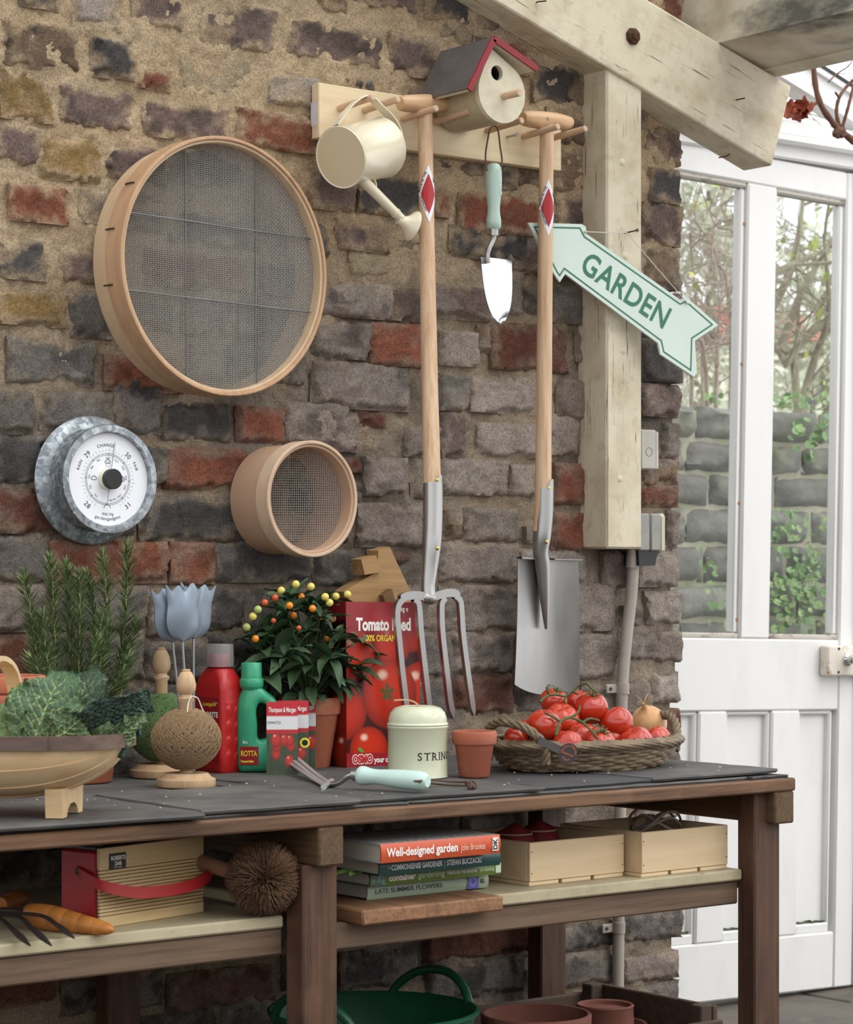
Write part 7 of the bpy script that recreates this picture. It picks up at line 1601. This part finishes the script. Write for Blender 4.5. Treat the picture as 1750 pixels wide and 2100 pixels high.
g = G(); g.ball((0, 0, 0.068), (0.032, 0.028, 0.068), 16, 10); g.warp(lambda V: V + 0.006 * np.stack([fbm(V[:, 1] * 40, V[:, 2] * 40, 2) - 0.5, fbm(V[:, 0] * 40 + 3, V[:, 2] * 40, 2) - 0.5, fbm(V[:, 0] * 40, V[:, 1] * 40 + 5, 2) - 0.5], -1)); obj('stone_body', g, mk('grey_stone', (124, 118, 108), 0.9, 0, [('noise', (90, 86, 80), 30.0, 0.4, 0.7, 0.7)], [(60.0, 0.5, 0.004)]), st, smooth=60)
# ------------------------------------------------------------------ garden seen through the door, vine under the roof
M_STONE = mk('mossy_grey_walling', (140, 139, 132), 0.95, 0, [('noise', (92, 93, 90), 14.0, 0.42, 0.66, 0.9, 9), ('noise', (140, 146, 104), 5.0, 0.5, 0.72, 0.6), ('rand', (112, 108, 104), 0.7)], [(40.0, 0.6, 0.01), (150.0, 0.4, 0.003)], 'World')
M_GMORT = mk('mossy_mortar', (170, 166, 148), 0.95, 0, [('noise', (136, 142, 104), 8.0, 0.45, 0.7, 0.7)], [(60.0, 0.5, 0.006)], 'World')
YG = 1.25
gx0, gx1, gzt = 0.9, 2.5, W(1560, 826, YG).z
gw = thing('garden_wall', 'mossy grey stone garden wall seen through the glazed door', 'wall', (gx0, YG, 0.0))
g = G(); g.box((0, 0.010, -0.02), (gx1 - gx0, 0.25, gzt - 0.03), 0.004); obj('mortar_core', g, M_GMORT, gw)
z = 0.0; row = 0; rw_ = random.Random(5)
while z < gzt - 0.04:
    h = rw_.uniform(0.088, 0.115); h = min(h, gzt - z); x = -0.1 + (0.1 if row % 2 else 0)
    while x < gx1 - gx0:
        w = rw_.choice((0.13, 0.20, 0.25, 0.29)); b0, b1 = max(x + 0.004, 0.0), min(x + w - 0.004, gx1 - gx0)
        if b1 - b0 > 0.04:
            n1, n2 = 9, 6; U, V = np.meshgrid(np.linspace(0, 1, n1), np.linspace(0, 1, n2), indexing='ij'); e = np.minimum(np.minimum(U, 1 - U) * (b1 - b0), np.minimum(V, 1 - V) * (h - 0.02)); X = np.stack([b0 + (b1 - b0) * U + 0.006 * (fbm(U * 3 + x * 9, V * 3 + z, 2) - 0.5), 0.010 - 0.022 * sstep(0, 0.012, e) - 0.030 * (fbm(U * 4 + x * 7, V * 4 + z * 5, 3) - 0.5), z + 0.006 + (h - 0.012) * V + 0.010 * (fbm(U * 4 + x * 3, V * 3 + z * 9, 2) - 0.5)], -1)
            g = G(); g.grid(X); cxy = X.reshape(-1, 3).mean(0); g.warp(lambda V: V - cxy); obj('stone', g, M_STONE, gw, loc=tuple(cxy), smooth=70)
        x += w
    z += h; row += 1
# pennywort growing over the wall
M_PENNY = mk('round_green_leaf', (92, 124, 78), 0.45, 0, [('rand', (150, 174, 110), 0.8), ('noise', (60, 88, 54), 40.0, 0.45, 0.7, 0.4)])
g = G(); n = 14; V = [(0, 0, -0.002)] + [(0.014 * math.cos(t), 0.014 * math.sin(t), 0.001 * math.sin(3 * t)) for t in np.linspace(0.3, 6.0, n)]; g.add(V, [(0, i + 1, i + 2) for i in range(n - 1)]); pm = mesh_of('leaf', g, M_PENNY, 80)
rp_ = random.Random(9)
def creeper(label, blobs):
    t = thing('wall_creeper', label, 'creeper', (W(blobs[0][0], blobs[0][1], YG - 0.05)))
    O = t.location.copy()
    for cx_, cy_, sx_, sy_, n, s in blobs:
        for k in range(n):
            p = W(cx_ + rp_.gauss(0, sx_), cy_ + rp_.gauss(0, sy_), YG - 0.035 - rp_.random() * 0.05) - O; o = bpy.data.objects.new('leaf', pm); COL.objects.link(o); o.parent = t; o.location = p; o.rotation_euler = (R(70) + rp_.gauss(0, 0.35), rp_.gauss(0, 0.35), rp_.uniform(-0.9, 0.5)); q = 0.72 * s * rp_.uniform(0.7, 1.25); o.scale = (q, q, q)
creeper('green pennywort covering the low part of the garden wall', [(1640, 1215, 40, 45, 170, 1.0), (1610, 1090, 30, 22, 50, 0.9), (1480, 1235, 20, 22, 16, 1.0), (1460, 1160, 14, 14, 8, 0.8), (1670, 1120, 24, 20, 22, 0.9)])
creeper('pale green pennywort tuft high on the garden wall', [(1665, 900, 22, 20, 20, 1.3), (1630, 820, 40, 8, 26, 0.9), (1455, 818, 14, 6, 8, 0.8), (1690, 870, 10, 16, 8, 1.2)])
# bare shrubs and trees behind the wall
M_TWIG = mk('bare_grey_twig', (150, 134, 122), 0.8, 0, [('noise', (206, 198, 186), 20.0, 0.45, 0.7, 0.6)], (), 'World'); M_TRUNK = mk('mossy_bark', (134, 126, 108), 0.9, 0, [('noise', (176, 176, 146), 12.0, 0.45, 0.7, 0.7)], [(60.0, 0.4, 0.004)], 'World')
def twigs(name, label, cat, base, mains, ntw, tw_len, r0, seed, mat=M_TWIG, leaves=0, gens=2):
    r_ = random.Random(seed); t = thing(name, label, cat, base); O = Vector(base); allp = []
    for P in mains:
        Q = smooth_pts([Vector(p) - O for p in P], 24); g = G(); g.tube(Q, np.linspace(r0, r0 * 0.35, 24), 8); obj('branch', g, mat, t, smooth=60); allp.append(Q)
    g = G()
    def grow(p, d, L, r, depth):
        pts = [p]; q = p.copy(); dd = d.copy()
        for k in range(5): dd = (dd + Vector((r_.gauss(0, 0.22), r_.gauss(0, 0.22), r_.gauss(0.03, 0.2)))).normalized(); q = q + dd * L / 5; pts.append(q.copy())
        g.tube([tuple(a) for a in pts], np.linspace(r, r * 0.4, 6), 4, cap=False)
        if depth > 0:
            for k in range(3): i = r_.randint(1, 5); grow(pts[i], (dd + Vector((r_.gauss(0, 0.7), r_.gauss(0, 0.7), r_.gauss(0.1, 0.6)))).normalized(), L * 0.6, r * 0.55, depth - 1)
    for k in range(ntw):
        Q = r_.choice(allp); i = r_.randint(2, 23); p = Vector(Q[i]); grow(p, Vector((r_.gauss(0, 1), r_.gauss(0, 1), r_.gauss(0.3, 0.7))).normalized(), tw_len * r_.uniform(0.6, 1.3), r0 * 0.35, gens)
    o = obj('twigs', g, mat, t, smooth=60); o['kind'] = 'stuff'
    if leaves:
        ml = mk('yellow_green_leaf', (170, 186, 90), 0.5, 0, [('rand', (200, 190, 90), 0.7)])
        gl = G(); gl.add([(0, 0, 0), (0.018, 0.010, 0.004), (0.042, 0, 0), (0.018, -0.010, 0.004)], [(0, 1, 2, 3)]); lm = mesh_of('leaf', gl, ml, 0)
        for k in range(leaves): Q = r_.choice(allp); p = Vector(Q[r_.randint(6, 23)]) + Vector((r_.gauss(0, 0.1), r_.gauss(0, 0.1), r_.gauss(0, 0.1))); o = bpy.data.objects.new('leaf', lm); COL.objects.link(o); o.parent = t; o.location = p; o.rotation_euler = (r_.uniform(0, 6), r_.uniform(0, 6), r_.uniform(0, 6)); s = r_.uniform(0.7, 1.6); o.scale = (s, s, s)
    return t
ys = 1.75
def ground(px, y): q = W(px, 900, y); return (q.x, y, 0.0)
def ww(px, py, y): return tuple(W(px, py, y))
twigs('bare_shrub', 'dense bare twiggy shrub behind the left door pane', 'shrub', ground(1440, ys), [[ground(1440, ys), ww(1442, 800, ys), ww(1430, 640, ys), ww(1415, 480, ys)], [ground(1455, ys), ww(1470, 780, ys), ww(1480, 560, ys + 0.1), ww(1425, 450, ys + 0.1)], [ground(1470, ys), ww(1500, 700, ys), ww(1460, 520, ys), ww(1490, 380, ys)], [ground(1430, ys), ww(1420, 760, ys - 0.1), ww(1480, 700, ys - 0.1), ww(1520, 600, ys)], [ground(1440, ys + .1), ww(1450, 790, ys - 0.2), ww(1400, 740, ys - 0.2), ww(1380, 690, ys - 0.1)]], 95, 0.22, 0.008, 3, leaves=22)
twigs('leaning_tree', 'bare tree with slanting grey trunk behind the right door pane', 'tree', ground(1655, 2.2), [[ground(1655, 2.2), ww(1635, 830, 2.2), ww(1610, 745, 2.2), ww(1575, 690, 2.2), ww(1530, 650, 2.2)], [ww(1600, 720, 2.2), ww(1640, 610, 2.2), ww(1690, 520, 2.2), ww(1740, 440, 2.2)], [ww(1612, 740, 2.2), ww(1660, 690, 2.2), ww(1720, 640, 2.2)], [ww(1640, 850, 2.2), ww(1670, 740, 2.2), ww(1700, 640, 2.1), ww(1690, 480, 2.1)], [ww(1530, 590, 2.1), ww(1620, 545, 2.1), ww(1700, 510, 2.1)], [ww(1580, 640, 2.3), ww(1620, 560, 2.3), ww(1640, 470, 2.3), ww(1650, 380, 2.3)]], 34, 0.32, 0.017, 6, M_TRUNK, leaves=34)
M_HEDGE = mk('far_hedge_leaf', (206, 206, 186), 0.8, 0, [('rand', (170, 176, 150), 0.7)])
def bush(label, c, rad, n, ls, seed):
    r_ = np.random.default_rng(seed); t = thing('garden_bush', label, 'bush', (c[0], c[1], 0)); g = G()
    for k in range(n):
        d = r_.normal(size=3); d /= np.linalg.norm(d); p = np.array([0, 0, c[2]]) + d * np.array(rad) * r_.uniform(0.55, 1.0); a = r_.normal(size=3); a /= np.linalg.norm(a); b = np.cross(a, d); b /= np.linalg.norm(b) + 1e-9; s = ls * r_.uniform(0.6, 1.4)
        g.add([p - a * s, p + b * s * 0.45, p + a * s, p - b * s * 0.45], [(0, 1, 2, 3)])
    o = obj('foliage', g, M_HEDGE, t, smooth=0); o['kind'] = 'stuff'
    g = G(); g.tube([(0, 0, 0), (0.02, 0, c[2] * 0.5), (0, 0, c[2] + rad[2] * 0.4)], [0.05, 0.04, 0.015], 8); obj('trunk', g, M_TRUNK, t)
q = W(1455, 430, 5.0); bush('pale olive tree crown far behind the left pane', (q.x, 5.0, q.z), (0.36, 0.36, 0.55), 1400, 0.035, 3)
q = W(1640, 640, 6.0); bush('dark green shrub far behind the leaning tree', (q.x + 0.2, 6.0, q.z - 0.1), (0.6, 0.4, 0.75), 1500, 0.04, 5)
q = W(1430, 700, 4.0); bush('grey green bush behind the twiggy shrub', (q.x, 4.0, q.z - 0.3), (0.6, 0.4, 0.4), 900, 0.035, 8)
M_LAWN = mk('garden_ground', (92, 96, 66), 0.95, 0, [('noise', (70, 62, 46), 3.0, 0.4, 0.7, 0.8)], (), 'World')
g = G(); g.box((-2, 4.0, -0.15), (20, 30, -0.02)); gd = tag(obj('garden_ground', g, M_LAWN, None), 'dull green garden ground beyond the wall', 'ground', kind='structure')
# neighbouring house
hq = W(1630, 700, 14.0); hs_ = thing('far_house', 'pale house with red roof far beyond the garden', 'house', (hq.x, 14.0, -0.02))
g = G(); g.box((-1.6, 0, 0), (2.2, 3.0, hq.z - 0.02), 0.01); obj('wall', g, mk('pale_render', (206, 200, 190), 0.9), hs_)
g = G(); g.prism([(-0.2, hq.z - 0.05), (3.2, hq.z - 0.05), (1.5, hq.z + 0.55)], -1.75, 2.35, lambda a, b, d: (d, a, b)); obj('roof', g, mk('red_tiles', (176, 96, 76), 0.9, 0, [('wave', (130, 66, 54), (0.0, 0.0, 12.0), 0.4, 0.6, 0.5)]), hs_, smooth=20)
for x in (-0.9, 0.1, 1.1):
    g = G(); g.box((x, -0.03, hq.z - 0.95), (x + 0.5, 0.02, hq.z - 0.25), 0.01); wn = obj('window', g, M_WHITE, hs_); g = G(); g.box((x + 0.06, -0.045, hq.z - 0.88), (x + 0.44, -0.028, hq.z - 0.32)); obj('pane', g, mk('dark_pane', (70, 78, 86), 0.1), wn)
# old grape vine inside, at the top right
yv = 0.16
M_VBARK = mk('brown_vine_bark', (112, 78, 62), 0.85, 0, [('noise', (76, 52, 42), (60.0, 60.0, 10.0), 0.4, 0.7, 0.7)], [(80.0, 0.4, 0.003)])
v0 = W(1722, 272, yv); vn = thing('grape_vine', 'bare brown grape vine stem under the roof at the top right', 'vine', v0)
for pts, ra, rb3 in (([(1668, 110), (1672, 170), (1684, 215), (1706, 248), (1724, 268), (1752, 290), (1790, 320)], 0.0058, 0.0085), ([(1724, 262), (1716, 232), (1722, 200), (1742, 172), (1770, 150)], 0.0045, 0.003), ([(1728, 262), (1740, 220), (1750, 180), (1765, 130)], 0.004, 0.0025), ([(1722, 200), (1714, 190)], 0.003, 0.0022), ([(1700, 168), (1716, 152), (1740, 136), (1752, 118)], 0.0018, 0.001), ([(1716, 152), (1736, 150)], 0.001, 0.0006)):
    P = smooth_pts([W(x, y, yv + 0.01 * math.sin(x)) - v0 for x, y in pts], 24); g = G(); g.tube(P, np.linspace(ra, rb3, 24) * (1 + 0.12 * np.sin(np.arange(24) * 2.1)), 10); obj('stem', g, M_VBARK, vn, smooth=60)
g = G(); g.ball((0, 0, 0), (0.017, 0.014, 0.013), 12, 8); g.warp(lambda V: V * (1 + 0.2 * np.sin(V[:, :1] * 600 + V[:, 2:] * 500))); obj('knuckle', g, M_VBARK, vn)
dl = thing('dry_leaves', 'crumpled rust red dry leaves on the door head', 'leaves', W(1634, 240, 0.33)); rl_ = random.Random(3)
M_DRY = mk('rust_red_leaf', (150, 66, 32), 0.6, 0, [('noise', (96, 36, 24), 60.0, 0.4, 0.7, 0.6)])
for k in range(6):
    n, m = 6, 6; U, V = np.meshgrid(np.linspace(-1, 1, n), np.linspace(-1, 1, m), indexing='ij'); X = np.stack([0.022 * U, 0.020 * V, 0.010 * np.sin(2.4 * U + k) * np.cos(2 * V) + 0.004 * np.sin(7 * U * V)], -1); g = G(); g.grid(X); g.xf(Matrix.Translation((0.016 * (k - 2.2), rl_.uniform(-0.02, 0.02), 0.012 + 0.006 * (k % 3))) @ Euler((rl_.uniform(0.6, 1.6), rl_.uniform(-0.5, 0.5), rl_.uniform(0, 6))).to_matrix().to_4x4()); obj('leaf', g, M_DRY, dl, smooth=60)
